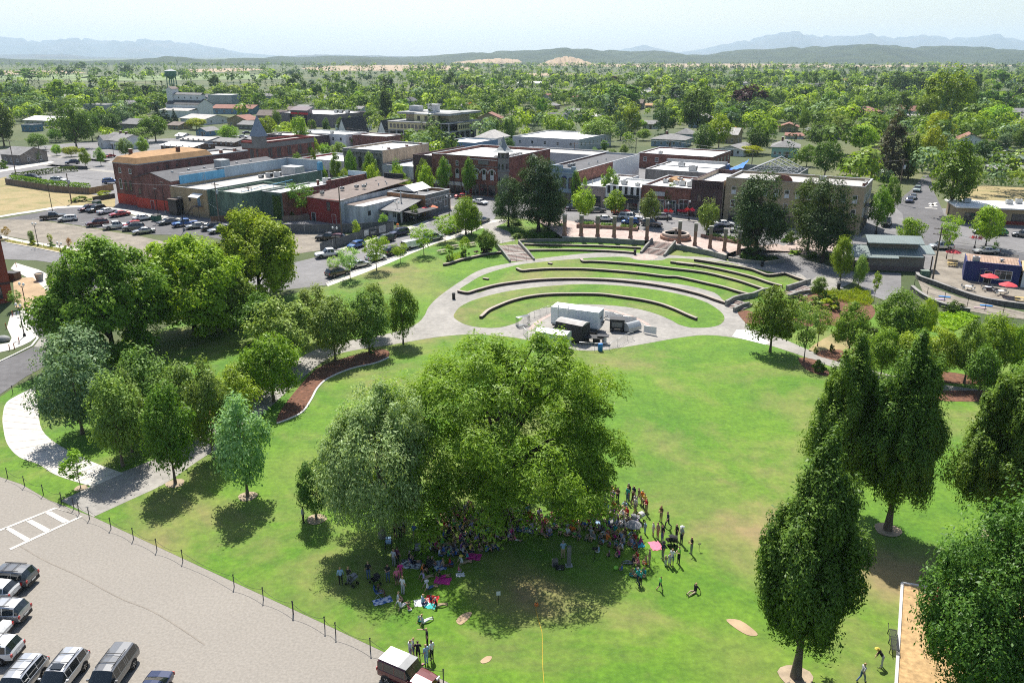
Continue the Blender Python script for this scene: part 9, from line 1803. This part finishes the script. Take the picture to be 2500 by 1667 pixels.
def stroller(p,rz,lb,col):
    o=thing('stroller',lb,'stroller',p,rz,'strollers among the crowd'); b=MB(); b.tube([(.28,-.45,1.0),(.25,0,.5),(.22,.35,.2)],.022,6); b.tube([(-.28,-.45,1.0),(-.25,0,.5),(-.22,.35,.2)],.022,6); b.tube([(-.28,-.45,1.0),(.28,-.45,1.0)],.022,6); b.tube([(-.25,0,.5),(-.26,-.4,.14)],.02,5); b.tube([(.25,0,.5),(.26,-.4,.14)],.02,5); b.build('frame',DARKM,o)
    b=MB(); b.add([(-.22,-.2,.45),(.22,-.2,.45),(.22,.3,.5),(-.22,.3,.5),(-.22,-.3,.9),(.22,-.3,.9)],[(0,1,2,3),(0,4,5,1),(3,2,1,0)]); b.box(-.22,.22,-.2,.3,.38,.449); b.build('seat',CL[col],o)
    b=MB(); n=6; b.add([(x,-.3+.34*math.cos(R(170-120*i/n))+.1,.72+.34*math.sin(R(170-120*i/n))) for i in range(n+1) for x in (-.24,.24)],[(2*i,2*i+1,2*i+3,2*i+2) for i in range(n)]); b.build('hood',CL[col],o)
    for x in (-.27,.27):
        for y,r in ((-.4,.14),(.36,.11)): link('wheel',wheelmesh(.14)[0],o,(x,y,r),math.pi/2,(r/.14,.35,r/.14))
for v,x,y,rz,lb,c in (('L6',655,835,40,'black stroller in the maple shade at left','black'),('L6',480,838,60,'dark stroller beside the pale blue figure','grey'),('L6',1015,470,-60,'stroller with white hood near the silver tree','white'),('L6',965,605,20,'stroller above the grey patterned blanket','grey'),('L6',755,555,10,'blue-trimmed stroller at the silver tree trunk','lightblue'),('L6',1050,735,30,'dark stroller behind the orange vest','black'),('L7',1700,700,20,'dark stroller left in the group at right','black'),('L7',1745,705,-10,'dark stroller right in the group at right','black'),('L7',1410,480,40,'pale stroller at the crowd back right','lightgrey'),('L7',1345,500,10,'grey stroller at the crowd back right','grey')): stroller(g(v,x,y),R(rz),lb,c)
def campchair(p,rz,lb,col):
    o=thing('camp_chair',lb,'chair',p,rz); b=MB(); b.add([(-.25,-.2,.42),(.25,-.2,.42),(.25,.28,.46),(-.25,.28,.46)],[(0,1,2,3)]); b.build('seat',CL[col],o); b=MB(); b.add([(-.25,-.22,.42),(.25,-.22,.42),(.26,-.38,.95),(-.26,-.38,.95)],[(0,1,2,3)]); b.build('backrest',CL[col],o)
    for s in (-1,1):
        for y in (-.25,.28): b=MB(); b.tube([(s*.27,y,0),(s*.25,-y*.4,.5)],.015,5); b.build('leg',METAL,o)
for o_ in PEOPLE:
    if 'folding chair' in o_['label']: campchair(Vector(o_.location),o_.rotation_euler.z,'blue camp chair at the left shade edge' if 'blue camp' in o_['label'] else 'pale folding chair by the walnut trunk','blue' if 'blue camp' in o_['label'] else 'lightgrey')
o=thing('grey_umbrella','open grey-black umbrella shading people at the right of the crowd','umbrella',g('L7',1350,640)); b=MB(); b.tube([(0,0,.2),(0,0,1.7)],.02,6); b.build('handle',DARKM,o); b=MB(); b.lathe([(.75,1.35),(.5,1.55),(.02,1.72)],10,0,sm=False); b.build('canopy',CL['grey'],o)
o=thing('green_bag','bright green bag on the grass before the crowd','bag',g('L7',1190,940)); b=MB(); b.sphere((0,0,.18),.22,10,6,0,(1,.7,.85)); b.build('bag_body',CL['lime'],o); b=MB(); b.tube([(-.1,0,.33),(0,0,.45),(.1,0,.33)],.015,5); b.build('handle',CL['green'],o)
# survey stakes, site bits at the left
for x,y in ((55,880),(165,1000),(85,1065),(125,1055),(110,775),(140,355),(245,770)):
    o=thing('marker_stake','orange-red marker stake at the left building site','stake',g('L1',x,y),0,'marker stakes'); b=MB(); b.box(-.05,.05,-.03,.03,-.1,.8); b.build('stake_body',W['brickn'],o); b=MB(); b.box(-.055,.055,-.035,.035,.8,.9); b.build('stake_tip',CL['orange'],o)
p=g('L1',30,985); o=thing('boulder','grey boulder at the left edge of the building site','boulder',p); b=MB(); b.sphere((0,0,.35),.9,9,6,0,(1.2,.8,.6)); b.build('rock',W['conc'],o)
for v,x,y,kd,lf,t,wp,lb in (('L1',65,115,'sapling','orange',10,80,'orange-tinged sapling on the upper strip, leftmost'),('L1',275,155,'poplar','olive',35,50,'thin olive sapling beside the upper strip lamp'),('L1',435,175,'sapling','yellow',65,55,'yellowish sapling in the middle of the upper strip'),('L1',600,225,'sapling','orange',98,50,'orange sapling nearest the street corner'),('L1',150,720,'sapling','olive',540,140,'staked young tree by the left lamp posts'),('L1',455,600,'poplar','olive',380,70,'thin bare sapling on the pavement by the pot')):
    tree_px(v,x,y,t,wp,kd,lf,lb)
for i,s in enumerate(('605,1430','640,1075','760,770','930,790','1250,1088','180,1110')): 
    x,y=map(float,s.split(',')); 
p=g('M3',1215,1150); o=thing('orange_cones','orange traffic barrel at the fence corner','traffic barrel',p); b=MB(); b.lathe([(.35,0),(.3,.1),(.22,1.0),(.1,1.05)],10,0); b.build('barrel_body',CL['orange'],o); b=MB(); b.lathe([(.275,.4),(.26,.6)],10,0); b.build('reflective_band',W['white'],o); o.name='traffic_barrel'
# ================================================================ labels that single things out
LAND=[]
def landmark(name,p): LAND.append((name,P(p)))
KADJ={'round':'round','oval':'upright','column':'columnar','spread':'spreading','poplar':'tall narrow','vase':'airy','pine':'clumpy pine','conifer':'pointed conifer','sapling':'slender young','shrub':'low'}
LADJ=dict(bright='bright green',mid='mid-green',dark='dark green',olive='olive-green',yellow='yellow-green',blue='grey-green',silver='silvery',horn='deep green',purple='purple-leaved',orange='orange-tinged',pine='blackish-green',rust='brownish',fir='bluish dark')
def kind_of(o):
    ch=[c for c in o.children if c.name.startswith(('crown','foliage'))]
    m=ch[0].material_slots[0].material; lf=[k for k,v in LM.items() if v==m][0]
    return lf
ADJK={}
def auto_tree_labels():
    for o in TREES:
        if 'label' in o and o['label']: continue
        q=P(o.location+Vector((0,0,3))); best=None
        for nm,lp in LAND:
            dx=q[0]-lp[0]; dy=(q[1]-lp[1])*2.2; d=dx*dx+dy*dy
            if best is None or d<best[0]: best=(d,nm,dx,dy)
        if best is None: o['label']='tree in the town'; continue
        rel=('behind' if best[3]<-60 else 'in front of') if abs(best[3])>abs(best[2]) else ('left of' if best[2]<0 else 'right of')
        kd=[k for k,v in KIND.items() if o.name.split('.')[0]==v][0]
        o['label']=f"{KADJ[kd]} {LADJ[kind_of(o)]} tree {rel} the {best[1]}"
def dedupe():
    by={}
    for o in COL.objects:
        if o.parent is None and 'label' in o: by.setdefault(o['label'],[]).append(o)
    W=['first','second','third','fourth','fifth','sixth','seventh','eighth','ninth','tenth','eleventh','twelfth']
    for lb,os_ in by.items():
        if len(os_)<2: continue
        os_.sort(key=lambda o:P(o.location)[0]); n=len(os_)
        for i,o in enumerate(os_):
            if n==2: wd='left one of two such'if i==0 else 'right one of two such'
            elif i==0: wd=f'leftmost of {n} such'
            elif i==n-1: wd=f'rightmost of {n} such'
            else: wd=f'{W[i] if i<12 else str(i+1)+"th"} from left of {n} such'
            o['label']=' '.join((lb+', '+wd).split()[:16])
suburb(); BLD.clear(); find_blocks(); forest()
landmarks()
bpy.context.view_layer.update()
auto_tree_labels(); dedupe()
